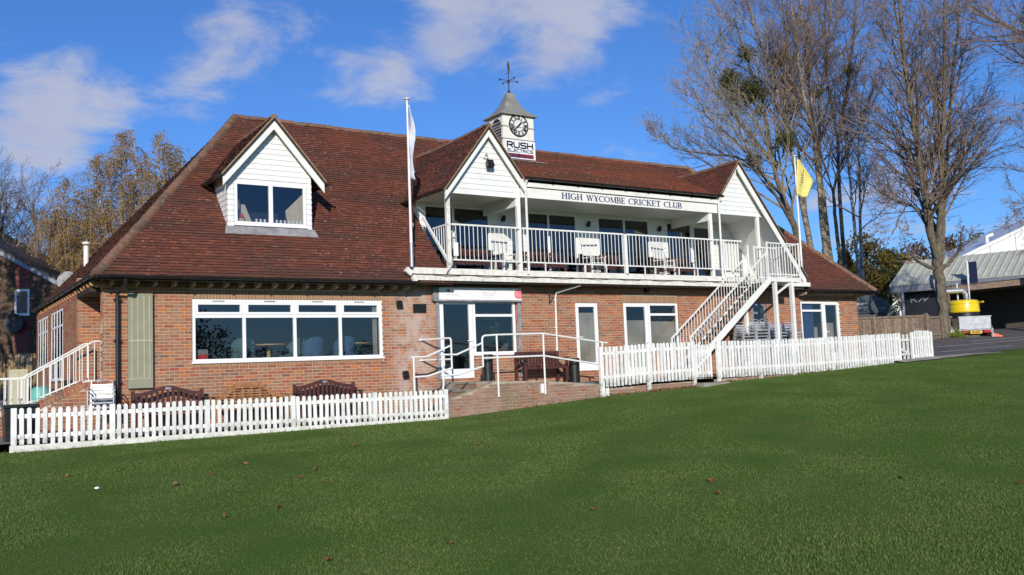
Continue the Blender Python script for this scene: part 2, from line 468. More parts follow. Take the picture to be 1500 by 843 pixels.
# ------------------------------------------------------------------ mesh helpers
OFF = {}
class MB:
    def __init__(s):
        s.v, s.f = [], []
        s.second = None
        s.mark = []
    def add(s, vs, fs):
        b = len(s.v)
        s.v += [tuple(v) for v in vs]
        s.f += [tuple(i + b for i in f) for f in fs]
        return s
    def box(s, x0, x1, y0, y1, z0, z1):
        return s.add([(x0, y0, z0), (x1, y0, z0), (x1, y1, z0), (x0, y1, z0), (x0, y0, z1), (x1, y0, z1), (x1, y1, z1), (x0, y1, z1)],
                     [(0, 3, 2, 1), (4, 5, 6, 7), (0, 1, 5, 4), (1, 2, 6, 5), (2, 3, 7, 6), (3, 0, 4, 7)])
    def obox(s, c, ax, ay, az):
        c, ax, ay, az = Vector(c), Vector(ax), Vector(ay), Vector(az)
        vs = [c + sx * ax + sy * ay + sz * az for sz in (-1, 1) for sx, sy in ((-1, -1), (1, -1), (1, 1), (-1, 1))]
        return s.add(vs, [(0, 3, 2, 1), (4, 5, 6, 7), (0, 1, 5, 4), (1, 2, 6, 5), (2, 3, 7, 6), (3, 0, 4, 7)])
    def bar(s, p0, p1, w, h, up=(0, 0, 1)):
        p0, p1 = Vector(p0), Vector(p1)
        d = (p1 - p0)
        l = d.length
        d.normalize()
        a = d.cross(Vector(up))
        if a.length < 1e-4:
            a = d.cross(Vector((0, 1, 0)))
        a.normalize()
        b = a.cross(d)
        return s.obox((p0 + p1) / 2, d * l / 2, a * w / 2, b * h / 2)
    def poly(s, pts):
        return s.add(pts, [tuple(range(len(pts)))])
    def prism(s, pts, vec):
        n = len(pts)
        vec = Vector(vec)
        vs = [Vector(p) for p in pts] + [Vector(p) + vec for p in pts]
        fs = [tuple(range(n)), tuple(reversed(range(n, 2 * n)))]
        fs += [(i, i + n, (i + 1) % n + n, (i + 1) % n) for i in range(n)]
        return s.add(vs, fs)
    def tube(s, pts, r, n=8, cap=True):
        pts = [Vector(p) for p in pts]
        k = len(pts)
        rs = r if isinstance(r, (list, tuple)) else [r] * k
        b = len(s.v)
        d0 = (pts[1] - pts[0]).normalized()
        a = d0.cross(Vector((0, 0, 1)))
        if a.length < .05:
            a = Vector((1, 0, 0))
        a.normalize()
        cs = [(math.cos(2 * math.pi * i / n), math.sin(2 * math.pi * i / n)) for i in range(n)]
        for i in range(k):
            if i == 0:
                d = d0
            elif i == k - 1:
                d = (pts[i] - pts[i - 1]).normalized()
            else:
                d = (pts[i + 1] - pts[i - 1]).normalized()
            a = a - d * a.dot(d)
            if a.length < 1e-5:
                a = d.orthogonal()
            a.normalize()
            c = d.cross(a)
            p, rr = pts[i], rs[i]
            for x, y in cs:
                s.v.append((p.x + rr * (a.x * x + c.x * y), p.y + rr * (a.y * x + c.y * y), p.z + rr * (a.z * x + c.z * y)))
        for i in range(k - 1):
            q = b + i * n
            for j in range(n):
                j2 = (j + 1) % n
                s.f.append((q + j, q + j2, q + n + j2, q + n + j))
        if cap:
            s.f.append(tuple(b + j for j in reversed(range(n))))
            s.f.append(tuple(b + (k - 1) * n + j for j in range(n)))
        return s
    def lathe(s, prof, c, n=16):
        c = Vector(c)
        b = len(s.v)
        for r, z in prof:
            for j in range(n):
                a = 2 * math.pi * j / n
                s.v.append((c.x + r * math.cos(a), c.y + r * math.sin(a), c.z + z))
        for i in range(len(prof) - 1):
            for j in range(n):
                j2 = (j + 1) % n
                s.f.append((b + i * n + j, b + i * n + j2, b + (i + 1) * n + j2, b + (i + 1) * n + j))
        s.f.append(tuple(b + j for j in reversed(range(n))))
        s.f.append(tuple(b + (len(prof) - 1) * n + j for j in range(n)))
        return s
    def mesh(s, name, m, off=None, smooth=False):
        me = bpy.data.meshes.new(name)
        v = s.v
        if off is not None and off.length > 0:
            v = [(a - off.x, b - off.y, c - off.z) for a, b, c in v]
        me.from_pydata(v, [], s.f)
        me.materials.append(M[m] if isinstance(m, str) else m)
        if s.second:
            me.materials.append(M[s.second])
            ix = np.zeros(len(me.polygons), dtype=np.int32)
            ix[s.mark] = 1
            me.polygons.foreach_set('material_index', ix)
        if smooth:
            me.polygons.foreach_set('use_smooth', [True] * len(me.polygons))
            me.set_sharp_from_angle(angle=R(40))
        me.update()
        return me
    def build(s, name, m, parent=None, smooth=False, bevel=0, at=None):
        off = OFF.get(parent.name, Vector()) if parent else (Vector(at) if at is not None else Vector())
        o = bpy.data.objects.new(name, s.mesh(name, m, off, smooth))
        COL.objects.link(o)
        if parent:
            o.parent = parent
            OFF[o.name] = off
        elif at is not None:
            o.location = at
            OFF[o.name] = Vector(at)
        if bevel:
            md = o.modifiers.new('bevel', 'BEVEL')
            md.width = bevel
            md.segments = 1
            md.limit_method = 'ANGLE'
        return o
def inst(name, me, parent, loc, rot=None):
    """a further piece that shares mesh data; loc in world space for world-built things"""
    o = bpy.data.objects.new(name, me)
    COL.objects.link(o)
    o.location = Vector(loc) - (OFF.get(parent.name, Vector()) if parent else Vector())
    if rot:
        o.rotation_euler = rot
    if parent:
        o.parent = parent
    return o
def tag(o, label=None, cat=None, group=None, kind=None):
    for k, v in (('label', label), ('category', cat), ('group', group), ('kind', kind)):
        if v:
            o[k] = v
    return o
def thing(name, label, cat, loc=(0, 0, 0), rotz=0, group=None, world=True):
    o = bpy.data.objects.new(name, None)
    COL.objects.link(o)
    o.location = loc
    o.rotation_euler = (0, 0, rotz)
    o.empty_display_size = .2
    if world:
        OFF[o.name] = Vector(loc)
    else:
        OFF[o.name] = Vector()
    return tag(o, label, cat, group)
def dup(root, loc, rotz=0, label=None, group=None, scale=None):
    r = root.copy()
    COL.objects.link(r)
    r.location = loc
    r.rotation_euler = (0, 0, rotz)
    if scale:
        r.scale = (scale,) * 3
    if label:
        r['label'] = label
    if group:
        r['group'] = group
    for ch in list(root.children):
        c = ch.copy()
        COL.objects.link(c)
        c.parent = r
        for g in list(ch.children):
            d = g.copy()
            COL.objects.link(d)
            d.parent = c
    return r
def lerp(xs, ys, x):
    return float(np.interp(x, xs, ys))

# ------------------------------------------------------------------ terrain
FX = ([-60, -2, 7, 8, 12, 15, 16, 19.2, 24.6, 26.5, 31.6, 40, 60, 100], [-.95, -.79, -.735, -.69, -.44, -.34, -.26, -.15, .09, .15, .36, .62, 1.1, 1.6])
def lawn_h(x, y):
    return lerp(*FX, x) + .025 * (y + 2.5)
def car_h(x, y):
    return .19 + .03 * (x - 26.5) + min(.11 * (y + 2.7), .75)
def grid(name, m, xs, ys, hf, label=None, kind='structure', parent=None):
    b = MB()
    for y in ys:
        for x in xs:
            b.v.append((x, y, hf(x, y)))
    n = len(xs)
    for j in range(len(ys) - 1):
        for i in range(n - 1):
            b.f.append((j * n + i, j * n + i + 1, (j + 1) * n + i + 1, (j + 1) * n + i))
    o = b.build(name, m, parent, smooth=True)
    return tag(o, label, None, None, kind)
xs = [-400, -250, -150, -100, -70] + list(np.arange(-50, 62, 1.0)) + [75, 100, 150, 250, 400]
ys = [-500, -300, -200, -150, -120, -100, -80, -60, -50, -40] + list(np.arange(-34, -3, 1.0)) + [-2.37]
ll = random.Random(3)
xs = sorted(set(xs + [26.2, 27.4]))
grid('lawn', 'grass', xs, ys, lambda x, y: lawn_h(x, y) + (ll.uniform(-.012, .012) if -30 < y < -3 else 0), 'mown green cricket outfield rising gently to the right')
def ground_h(x, y):
    if y < -2.6:
        return lawn_h(x, y) - .35
    if x < 26:
        return -1.1 + (max(0, y - 4) * .02 if y > 4 else 0)
    return car_h(x, min(y, 5)) - .3
grid('ground', 'meadow', [-900, -500, -300, -150, -80, -40, -15, -4, 5, 15, 26, 30, 36, 45, 60, 100, 200, 400, 900],
     [-1200, -600, -300, -100, -50, -20, -8, -2.7, -2.5, 0, 4, 10, 16, 25, 40, 60, 100, 200, 500, 1200], ground_h, 'ground that carries the whole place')
grid('car_park', 'asphalt', [25.9] + list(np.arange(27, 64, 1.0)), [-2.45] + list(np.arange(-2, 16, 1.0)), car_h, 'dark asphalt car park with faded bay lines beyond the gate')
grid('path', 'concrete', list(np.arange(24.2, 31, .5)), [-2.9, -2.6, -2.35, -2.0], lambda x, y: (lawn_h(x, y) if y < -2.6 else lerp([24, 26, 31], [.10, .19, .335], x)) + .03 - (max(0, x - 28.5) * .02), 'pale concrete edging path between lawn and car park')
mk = MB()
for x0, x1, y0, y1 in ((28.5, 33.5, -1.55, -1.47), (30.2, 36.8, -.25, -.17), (35.5, 40.5, -1.3, -1.22), (34, 39.5, .6, .68)):
    k = 8
    for i in range(k):
        a, c = x0 + (x1 - x0) * i / k, x0 + (x1 - x0) * (i + 1) / k
        mk.poly([(a, y0, car_h(a, y0) + .006), (c, y0, car_h(c, y0) + .006), (c, y1, car_h(c, y1) + .006), (a, y1, car_h(a, y1) + .006)])
tag(mk.build('bay_marking', 'linepaint'), 'faded white parking bay lines on the asphalt', None, None, 'structure')
grid('patio', 'patio', list(np.arange(-8, 6.5, .6)) + [6.94], [-2.49, -2, -1.4, -.8, -.2, .3], lambda x, y: -.63, 'paved terrace behind the left picket fence')
grid('patio', 'patio', [6.94, 7.7, 8.4], [-2.11, -1.4, -.8, -.2, .3], lambda x, y: -.63, 'paved strip at the foot of the entrance steps')
grid('side_yard', 'concrete', [-12, -8, -4, 0], [.3, 2, 5, 9, 14, 20], lambda x, y: -.66 + max(0, y - 4) * .04, 'concrete yard beside the pavilion end wall')
grid('terrace', 'concrete', list(np.arange(11.7, 26.2, .65)), [-2.36, -1.6, -.8, .05], lambda x, y: lerp([11.7, 13, 16, 20, 26], [-.10, -.06, -.08, .0, .19], x), 'concrete terrace behind the right picket fence')

# ------------------------------------------------------------------ brickwork
class Frame:
    def __init__(s, o, u, n):
        s.o, s.u, s.n = Vector(o), Vector(u).normalized(), Vector(n).normalized()
    def p(s, u, d, z):
        q = s.o + s.u * u + s.n * d
        return (q.x, q.y, q.z + z)
BH, BW, MJ = .075, .225, .0125
def brick_list(u0, u1, z0, z1, skips=(), top=None, course=BH, length=BW, seed=1):
    out = []
    r = 0
    z = z0
    while z < z1 - .02:
        zc = z + course / 2
        iv = [(u0, u1)]
        for a, b, c, d in skips:
            if c < zc < d:
                nv = []
                for p, q in iv:
                    if b <= p or a >= q:
                        nv.append((p, q))
                    else:
                        if a > p:
                            nv.append((p, a))
                        if b < q:
                            nv.append((b, q))
                iv = nv
        k0 = math.floor((u0) / length) - 1
        off = (r % 2) * length / 2
        for p, q in iv:
            k = math.floor((p - off) / length)
            while k * length + off < q:
                a, b = max(p, k * length + off), min(q, (k + 1) * length + off)
                if b - a > .035:
                    if top is None or z + course <= top((a + b) / 2) + .012:
                        out.append((a, b - MJ, z, min(z + course, z1) - MJ, b - a > length - .002))
                k += 1
        z += course
        r += 1
    return out
def brick_box(b, fr, u0, u1, z0, z1, d):
    p = fr.p
    return b.add([p(u0, -.03, z0), p(u1, -.03, z0), p(u1, -.03, z1), p(u0, -.03, z1), p(u0, d, z0), p(u1, d, z0), p(u1, d, z1), p(u0, d, z1)],
                 [(4, 5, 6, 7), (0, 1, 5, 4), (1, 2, 6, 5), (2, 3, 7, 6), (3, 0, 4, 7)])
def lay_bricks(parent, fr, lst, m, single=0, key=None, rr=random.Random(5)):
    full = [t for t in lst if t[4]]
    if single:
        full.sort(key=key)
        ind = set(full[:single])
    else:
        ind = set()
    b = MB()
    me = None
    for t in lst:
        d = rr.uniform(-.002, .0025)
        if t in ind:
            if me is None:
                mb = MB()
                brick_box(mb, Frame((0, 0, 0), fr.u, fr.n), 0, t[1] - t[0], 0, t[3] - t[2], 0)
                me = mb.mesh('brick', m)
            inst('brick', me, parent, fr.p(t[0], d, t[2]))
        else:
            brick_box(b, fr, t[0], t[1], t[2], t[3], d)
    if b.v:
        tag(b.build('brickwork', m, parent), None, None, None, 'stuff')
def soldier(b, fr, u0, u1, z0, z1, w=.075):
    n = max(1, round((u1 - u0) / w))
    w = (u1 - u0) / n
    for i in range(n):
        brick_box(b, fr, u0 + i * w, u0 + (i + 1) * w - MJ, z0, z1 - MJ, rnd.uniform(-.002, .002))
def wall_with_holes(b, fr, u0, u1, z0, z1, holes, d0, d1):
    us = sorted({u0, u1, *[h[0] for h in holes], *[h[1] for h in holes]})
    zs = sorted({z0, z1, *[h[2] for h in holes], *[h[3] for h in holes]})
    us = [u for u in us if u0 <= u <= u1]
    zs = [z for z in zs if z0 <= z <= z1]
    def solid(i, j):
        if not (0 <= i < len(us) - 1 and 0 <= j < len(zs) - 1):
            return False
        u, z = (us[i] + us[i + 1]) / 2, (zs[j] + zs[j + 1]) / 2
        return not any(h[0] < u < h[1] and h[2] < z < h[3] for h in holes)
    p = fr.p
    for i in range(len(us) - 1):
        for j in range(len(zs) - 1):
            if not solid(i, j):
                continue
            a, c, e, g = us[i], us[i + 1], zs[j], zs[j + 1]
            b.poly([p(a, d1, e), p(c, d1, e), p(c, d1, g), p(a, d1, g)])
            b.poly([p(a, d0, e), p(a, d0, g), p(c, d0, g), p(c, d0, e)])
            if not solid(i - 1, j):
                b.poly([p(a, d0, e), p(a, d1, e), p(a, d1, g), p(a, d0, g)])
            if not solid(i + 1, j):
                b.poly([p(c, d0, e), p(c, d0, g), p(c, d1, g), p(c, d1, e)])
            if not solid(i, j - 1):
                b.poly([p(a, d0, e), p(c, d0, e), p(c, d1, e), p(a, d1, e)])
            if not solid(i, j + 1):
                b.poly([p(a, d0, g), p(a, d1, g), p(c, d1, g), p(c, d0, g)])
    return b

PAV = thing('cricket_pavilion', 'brick pavilion with tiled roof, white balcony and gables facing the lawn', 'pavilion', (0, 0, -.66))
FR = Frame((0, 0, 0), (1, 0, 0), (0, -1, 0))
HOLES = [(1.86, 6.62, .80, 2.26), (8.30, 9.34, .17, 2.29), (9.34, 10.74, .80, 2.29), (12.84, 13.68, .22, 2.24),
         (14.66, 15.66, .02, 2.25), (15.66, 16.90, .78, 2.25), (20.26, 20.96, .4, 2.27), (22.72, 23.95, .95, 2.35), (23.95, 24.83, .25, 2.35)]
SOL = [(1.86, 6.62, 2.26, 2.485), (1.86, 6.62, .69, .80), (12.84, 13.68, 2.24, 2.465), (14.66, 16.90, 2.25, 2.475), (22.72, 24.83, 2.35, 2.575), (9.34, 10.74, .72, .80)]
wb = wall_with_holes(MB(), FR, -.05, 25.85, -.75, 2.95, HOLES, -.26, -.008)
WALL = wb.build('front_wall', 'mortar', PAV)
bl = brick_list(-.05, 25.86, -.72, 2.93, HOLES + SOL)
lay_bricks(WALL, FR, bl, 'brick', 300, key=lambda t: t[0] + (20 if t[2] < 0.0 else 0))
sb = MB()
for s in SOL:
    soldier(sb, FR, *s)
tag(sb.build('soldier_course', 'soldier', WALL), None, None, None, 'stuff')
# left end: pier flank, entrance recess and the end wall
def plain_wall(fr, u0, u1, z0, z1, holes=()):
    w = wall_with_holes(MB(), fr, u0 + .03, u1 - .03, z0, z1, list(holes), -.24, -.008).build('end_wall', 'mortar', PAV)
    lay_bricks(w, fr, brick_list(u0, u1, z0, z1, holes), 'brick')
    return w
plain_wall(Frame((-.05, .27, 0), (0, -1, 0), (-1, 0, 0)), 0, .262, -.75, 2.9)
plain_wall(Frame((-.28, 2.0, 0), (1, 0, 0), (0, -1, 0)), 0, .72, -.75, 2.9)
EH = [(.95, 2.35, .95, 2.34), (3.1, 5.6, 1.05, 2.34)]
EW = Frame((-.28, 9.6, 0), (0, -1, 0), (-1, 0, 0))
EHu = [(9.6 - 4.2 - 2.1, 9.6 - 4.2, .55, 2.36), (9.6 - 9.2, 9.6 - 7.1, .95, 2.36)]
plain_wall(EW, 0, 7.6, -.75, 2.6, EHu)
plain_wall(Frame((25.85, 0, 0), (0, 1, 0), (1, 0, 0)), 0, 9.0, -.2, 2.7)
plain_wall(Frame((.42, 2.0, 0), (0, -1, 0), (-1, 0, 0)), 0, 1.74, -.75, 2.9)
back = MB().box(-.28, 25.8, 9.0, 9.2, -.75, 2.7)
back.build('back_wall', 'brick', PAV)

# ------------------------------------------------------------------ windows and doors
def frame_bars(b, fr, u0, u1, z0, z1, w, d0, d1):
    def bx(a, c, e, g):
        p = fr.p
        b.add([p(a, d0, e), p(c, d0, e), p(c, d0, g), p(a, d0, g), p(a, d1, e), p(c, d1, e), p(c, d1, g), p(a, d1, g)],
              [(0, 3, 2, 1), (4, 5, 6, 7), (0, 1, 5, 4), (1, 2, 6, 5), (2, 3, 7, 6), (3, 0, 4, 7)])
    bx(u0, u0 + w, z0, z1)
    bx(u1 - w, u1, z0, z1)
    bx(u0 + w, u1 - w, z0, z0 + w)
    bx(u0 + w, u1 - w, z1 - w, z1)
    return bx
def window(fr, u0, u1, z0, z1, cols=(), transom=None, w=.07, dep=.02, m='upvc', gm='glass', name='window', parent=None, sill=True, sash_cols=None, wm=.07, inner=0.0, rec=.03, bd=.07):
    """a frame (part) with its panes (sub-parts); dep = how far its face stands behind the wall face"""
    b = MB()
    d1, d0 = -dep, -dep - bd
    bx = frame_bars(b, fr, u0, u1, z0, z1, w, d0, d1)
    cs = [u0 + w / 2] + list(cols) + [u1 - w / 2]
    for c in cols:
        bx(c - wm / 2, c + wm / 2, z0 + w, z1 - w)
    panes = []
    for i in range(len(cs) - 1):
        a = cs[i] + (w / 2 if i == 0 else wm / 2)
        c = cs[i + 1] - (w / 2 if i == len(cs) - 2 else wm / 2)
        if transom and (sash_cols is None or i in sash_cols):
            bx(a, c, transom - wm / 2, transom + wm / 2)
            panes += [(a, c, z0 + w, transom - wm / 2, 0), (a, c, transom + wm / 2, z1 - w, inner)]
        else:
            panes.append((a, c, z0 + w, z1 - w, 0))
    for a, c, e, g, inn in panes:
        if inn:
            frame_bars(b, fr, a + .004, c - .004, e + .004, g - .004, inn, d0 + .01, d1 + .014)
    if sill:
        p = fr.p
        q = [p(u0 - .03, .045, z0 - .03), p(u1 + .03, .045, z0 - .03), p(u1 + .03, -.06, z0 - .03), p(u0 - .03, -.06, z0 - .03),
             p(u0 - .03, .045, z0 + .012), p(u1 + .03, .045, z0 + .012), p(u1 + .03, -.06, z0 + .03), p(u0 - .03, -.06, z0 + .03)]
        b.add(q, [(0, 3, 2, 1), (4, 5, 6, 7), (0, 1, 5, 4), (1, 2, 6, 5), (2, 3, 7, 6), (3, 0, 4, 7)])
    f = b.build(name, m, parent or PAV)
    for a, c, e, g, inn in panes:
        p = fr.p
        MB().poly([p(a - .005, d1 - rec, e - .005), p(c + .005, d1 - rec, e - .005), p(c + .005, d1 - rec, g + .005), p(a - .005, d1 - rec, g + .005)]).build('pane', gm, f)
    return f
def door(fr, u0, u1, z0, z1, handle_right=True, gm='glass', dep=.03, w=.11, low=.14, m='upvc', plate=True):
    b = MB()
    d1, d0 = -dep, -dep - .07
    bx = frame_bars(b, fr, u0, u1, z0, z1, w, d0, d1)
    bx(u0 + w, u1 - w, z0 + w, z0 + w + low)
    f = b.build('door', m, PAV)
    p = fr.p
    a, c, e, g = u0 + w - .005, u1 - w + .005, z0 + w + low - .005, z1 - w + .005
    MB().poly([p(a, d1 - .03, e), p(c, d1 - .03, e), p(c, d1 - .03, g), p(a, d1 - .03, g)]).build('pane', gm, f)
    hx = u1 - w * .55 if handle_right else u0 + w * .55
    h = MB()
    zc = z0 + 1.0
    h.bar(p(hx, d1 + .012, zc - .13), p(hx, d1 + .012, zc + .17), .05, .022, up=fr.n)
    sx = -1 if handle_right else 1
    h.bar(p(hx, d1 + .05, zc), p(hx + sx * .14, d1 + .05, zc), .022, .022)
    h.bar(p(hx, d1, zc), p(hx, d1 + .05, zc), .02, .02)
    h.build('handle', 'upvc' if plate else 'steel', f)
    return f
window(FR, 1.86, 6.62, .80, 2.26, cols=(3.06, 4.30, 5.48), transom=1.86, inner=.055, wm=.075)
door(FR, 8.32, 9.33, .18, 2.28)
window(FR, 9.345, 10.72, .80, 2.28, transom=1.87, sill=True)
door(FR, 12.85, 13.67, .23, 2.23, handle_right=False)
door(FR, 14.67, 15.65, .03, 2.24)
window(FR, 15.665, 16.89, .79, 2.24, transom=1.89)
window(FR, 20.28, 20.94, .42, 2.26, transom=1.94, m='fasciagrey', sill=False)
window(FR, 22.73, 23.94, .96, 2.34, transom=2.02)
door(FR, 23.955, 24.82, .26, 2.34, handle_right=False)
for u0, u1, z0, z1 in EHu:
    n = 4
    window(EW, u0 + .01, u1 - .01, z0, z1, cols=[u0 + (u1 - u0) * i / n for i in range(1, n)], transom=z1 - .42, wm=.05, w=.05, dep=-.004, rec=.006, bd=.02)

tv = MB()
for a in (2.46, 3.68, 4.89, 6.0):
    tv.box(a - .14, a + .14, -.005 + .018, .03, 2.205, 2.222)
tv.build('trickle_vent', 'showroom', PAV)
# rooms behind the glass
def room(x0, x1, y1, z0, z1, wallm='inwall', floorm='carpet'):
    b = MB()
    b.poly([(x0, .27, z0), (x0, y1, z0), (x0, y1, z1), (x0, .27, z1)])
    b.poly([(x1, .27, z0), (x1, .27, z1), (x1, y1, z1), (x1, y1, z0)])
    b.poly([(x0, y1, z0), (x1, y1, z0), (x1, y1, z1), (x0, y1, z1)])
    b.poly([(x0, .27, z1), (x0, y1, z1), (x1, y1, z1), (x1, .27, z1)])
    o = b.build('room', wallm, PAV)
    MB().poly([(x0, .27, z0), (x1, .27, z0), (x1, y1, z0), (x0, y1, z0)]).build('floor', floorm, o)
room(.9, 8.1, 5.5, .48, 2.55)
room(8.12, 12.0, 5.5, .1, 2.55)
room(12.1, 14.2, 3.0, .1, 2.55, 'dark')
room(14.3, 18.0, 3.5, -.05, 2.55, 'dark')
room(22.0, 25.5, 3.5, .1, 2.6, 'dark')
bb = MB()
bb.box(12.9, 13.62, .135, .15, .3, 1.95)
bb.box(14.75, 15.55, .135, .15, .1, 1.72)
bb.box(15.74, 16.84, .135, .15, .8, 1.68)
bb.build('blind', 'blind', PAV)
cb = MB()
for i in range(9):
    a = 23.05 + i * .055
    cb.tube([(a, .16 + .02 * (i % 2), 1.0), (a, .16 + .02 * (i % 2), 2.25)], .032, 6)
cb.build('curtain', 'bluecurtain', PAV, smooth=True)
MB().box(22.8, 23.9, .30, .32, .9, 1.45).box(24.0, 24.8, .30, .32, .3, 1.6).build('blind', 'blind', PAV)
MB().box(6.40, 6.52, .12, .14, .85, 2.2).build('curtain', 'inwall', PAV)

# ------------------------------------------------------------------ roofs
K = 1.035
def mz(y):
    return 2.72 + K * (y + .55)
def clip(poly, cp):
    out = poly
    n = len(cp)
    for i in range(n):
        ax, ay = cp[i]
        bx, by = cp[(i + 1) % n]
        inp, out = out, []
        if not inp:
            return []
        for j in range(len(inp)):
            p, q = inp[j - 1], inp[j]
            sp = (bx - ax) * (p[1] - ay) - (by - ay) * (p[0] - ax)
            sq = (bx - ax) * (q[1] - ay) - (by - ay) * (q[0] - ax)
            if (sp >= 0) != (sq >= 0):
                f = sp / (sp - sq)
                out.append((p[0] + f * (q[0] - p[0]), p[1] + f * (q[1] - p[1])))
            if sq >= 0:
                out.append(q)
    return out
ROWH, TW = .105, .168
tr = random.Random(11)
def tile_plane(b, O, U, V, poly):
    """plain tiles over the convex polygon poly (u, v) of the plane O + uU + vV"""
    O, U, V = Vector(O), Vector(U).normalized(), Vector(V).normalized()
    Nn = U.cross(V)
    # make the polygon counter-clockwise
    ar = sum(poly[i - 1][0] * poly[i][1] - poly[i][0] * poly[i - 1][1] for i in range(len(poly)))
    if ar < 0:
        poly = poly[::-1]
    v0, v1 = min(p[1] for p in poly), max(p[1] for p in poly)
    r = int(math.floor(v0 / ROWH))
    while r * ROWH < v1:
        a0 = r * ROWH
        xsr = [p[0] for p in clip([(-99, a0), (99, a0), (99, a0 + ROWH), (-99, a0 + ROWH)], poly)]
        if xsr:
            lo, hi = min(xsr), max(xsr)
            off = (r % 2) * TW / 2
            k = math.floor((lo - off) / TW)
            while k * TW + off < hi:
                u0 = k * TW + off + tr.uniform(.001, .004)
                u1 = (k + 1) * TW + off - tr.uniform(.001, .004)
                dz = tr.uniform(-.002, .004)
                sag = tr.uniform(-.007, .004) + .008 * math.sin(u0 * 1.1 + r * .35) + .006 * math.sin(u0 * .37 + r * 1.7)
                cl = clip([(u0, a0 + sag), (u1, a0 + sag), (u1, a0 + ROWH), (u0, a0 + ROWH)], poly)
                k += 1
                if len(cl) < 3:
                    continue
                base = len(b.v)
                n = len(cl)
                tilt = tr.uniform(-.003, .003)
                for (u, v) in cl:
                    h = .027 - .021 * (v - a0) / ROWH + dz + tilt * (u - u0) / TW * 2
                    q = O + U * u + V * v + Nn * h
                    b.v.append((q.x, q.y, q.z))
                for (u, v) in cl:
                    h = -.004
                    q = O + U * u + V * v + Nn * h
                    b.v.append((q.x, q.y, q.z))
                b.f.append(tuple(base + i for i in range(n)))
                for i in range(n):
                    j = (i + 1) % n
                    if (cl[i][1] + cl[j][1]) / 2 < a0 + ROWH - .01:
                        if abs(cl[i][1] - cl[j][1]) < .02:
                            b.mark.append(len(b.f))
                        b.f.append((base + j, base + i, base + n + i, base + n + j))
        r += 1
def deck(O, U, V, poly, b, t=.05, lift=-.012):
    O, U, V = Vector(O), Vector(U).normalized(), Vector(V).normalized()
    Nn = U.cross(V)
    b.prism([O + U * u + V * v + Nn * lift for u, v in poly], -Nn * t)
cphi = math.cos(math.atan(K))
def mp(x, y):
    return (x, (y + .55) / cphi)
MO, MU, MV = (0, -.55, 2.72), (1, 0, 0), (0, cphi, math.sin(math.atan(K)))
planes = []
MAIN_L = [mp(-.3, -.6), mp(8.42, -.6), mp(8.42, 4.5), mp(4.28, 4.5)]
# the main slope is left open inside the dormer
for xa, xb, ya, yb_ in ((-1, 2.98, -1, 5), (4.99, 9, -1, 5), (2.98, 4.99, -1, .76), (2.98, 4.99, 1.95, 5)):
    pc = clip([mp(xa, ya), mp(xb, ya), mp(xb, yb_), mp(xa, yb_)], MAIN_L)
    planes.append((MO, MU, MV, pc))
planes.append((MO, MU, MV, [mp(8.42, 2.0), mp(9.9, 3.5), mp(9.9, 4.5), mp(8.42, 4.5)]))
planes.append((MO, MU, MV, [mp(9.9, 3.5), mp(12.5, 4.5), mp(9.9, 4.5)]))
planes.append((MO, MU, MV, [mp(22.74, -.6), mp(26.22, -.6), mp(22.1, 4.5), mp(18.57, 4.5)]))
# catslide over the balcony
ck = .442
cph = math.cos(math.atan(ck))
def cp_(x, y):
    return (x, (y + .58) / cph)
CO, CV = (0, -.58, 5.72 - .08 * ck), (0, cph, math.sin(math.atan(ck)))
planes.append((CO, MU, CV, [cp_(10.70, -.58), cp_(18.42, -.58), cp_(19.36, 2.24), cp_(19.4, 4.5), cp_(11.2, 4.5), cp_(9.78, 2.5)]))
# hip ends
def hip_plane(A, B, C, D=None):
    """eave from A to B, apex C"""
    A, B, C = Vector(A), Vector(B), Vector(C)
    U = (B - A).normalized()
    W_ = C - A
    V = (W_ - U * W_.dot(U)).normalized()
    return (A, U, V, [(0, 0), ((B - A).length, 0), (W_.dot(U), W_.dot(V))])
planes.append(hip_plane((-.3, 9.55, 2.72), (-.3, -.58, 2.70), (4.28, 4.5, 7.94)))
planes.append(hip_plane((26.22, -.58, 2.70), (26.22, 9.55, 2.72), (22.1, 4.5, 7.94)))
# gables and dormer: ridge (x, z), slope k, front y, eave x, back y at the ridge / at the eave
def gable_planes(ax, az, k, yf, ex, yb_ridge, yb_eave, left):
    ez = az - k * abs(ax - ex)
    sgn = 1 if left else -1
    V = Vector((sgn, 0, k)).normalized()
    ln = math.hypot(ax - ex, az - ez)
    if left:
        return ((ex, yb_ridge, ez), (0, -1, 0), V, [(yb_ridge - yb_eave, 0), (yb_ridge - yf, 0), (yb_ridge - yf, ln), (0, ln)])
    return ((ex, yf, ez), (0, 1, 0), V, [(0, 0), (yb_eave - yf, 0), (yb_ridge - yf, ln), (0, ln)])
GL = (9.68, 7.05, 1.29)
GR = (19.36, 6.93, 1.245)
GD = (4.03, 6.91, 1.175)
planes.append(gable_planes(*GL, -.64, 8.25, 3.64, 1.85, True))
planes.append(gable_planes(*GL, -.64, 10.74, 3.64, -.55, False))
planes.append(gable_planes(GR[0], GR[1], 1.28, -.64, 18.42, 3.52, -.5, True))
planes.append(gable_planes(*GR, -.64, 22.45, 3.52, -.2, False))
planes.append(gable_planes(*GD, .45, 2.69, 3.5, 2.02, True))
planes.append(gable_planes(*GD, .45, 5.37, 3.5, 2.02, False))
rb, db = MB(), MB()
rb.second = 'tile_edge'
for O, U, V, poly in planes:
    nm = len(rb.mark)
    tile_plane(rb, O, U, V, poly)
    if O is CO:
        del rb.mark[nm:]
    deck(O, U, V, poly, db)
db.poly([(-.3, 9.55, 2.7), (4.28, 4.52, 7.92), (22.1, 4.52, 7.92), (26.2, 9.55, 2.7)])
ROOF = db.build('roof', 'blackwood', PAV)
tag(rb.build('roof_tile', 'tile', ROOF), None, None, None, 'stuff')
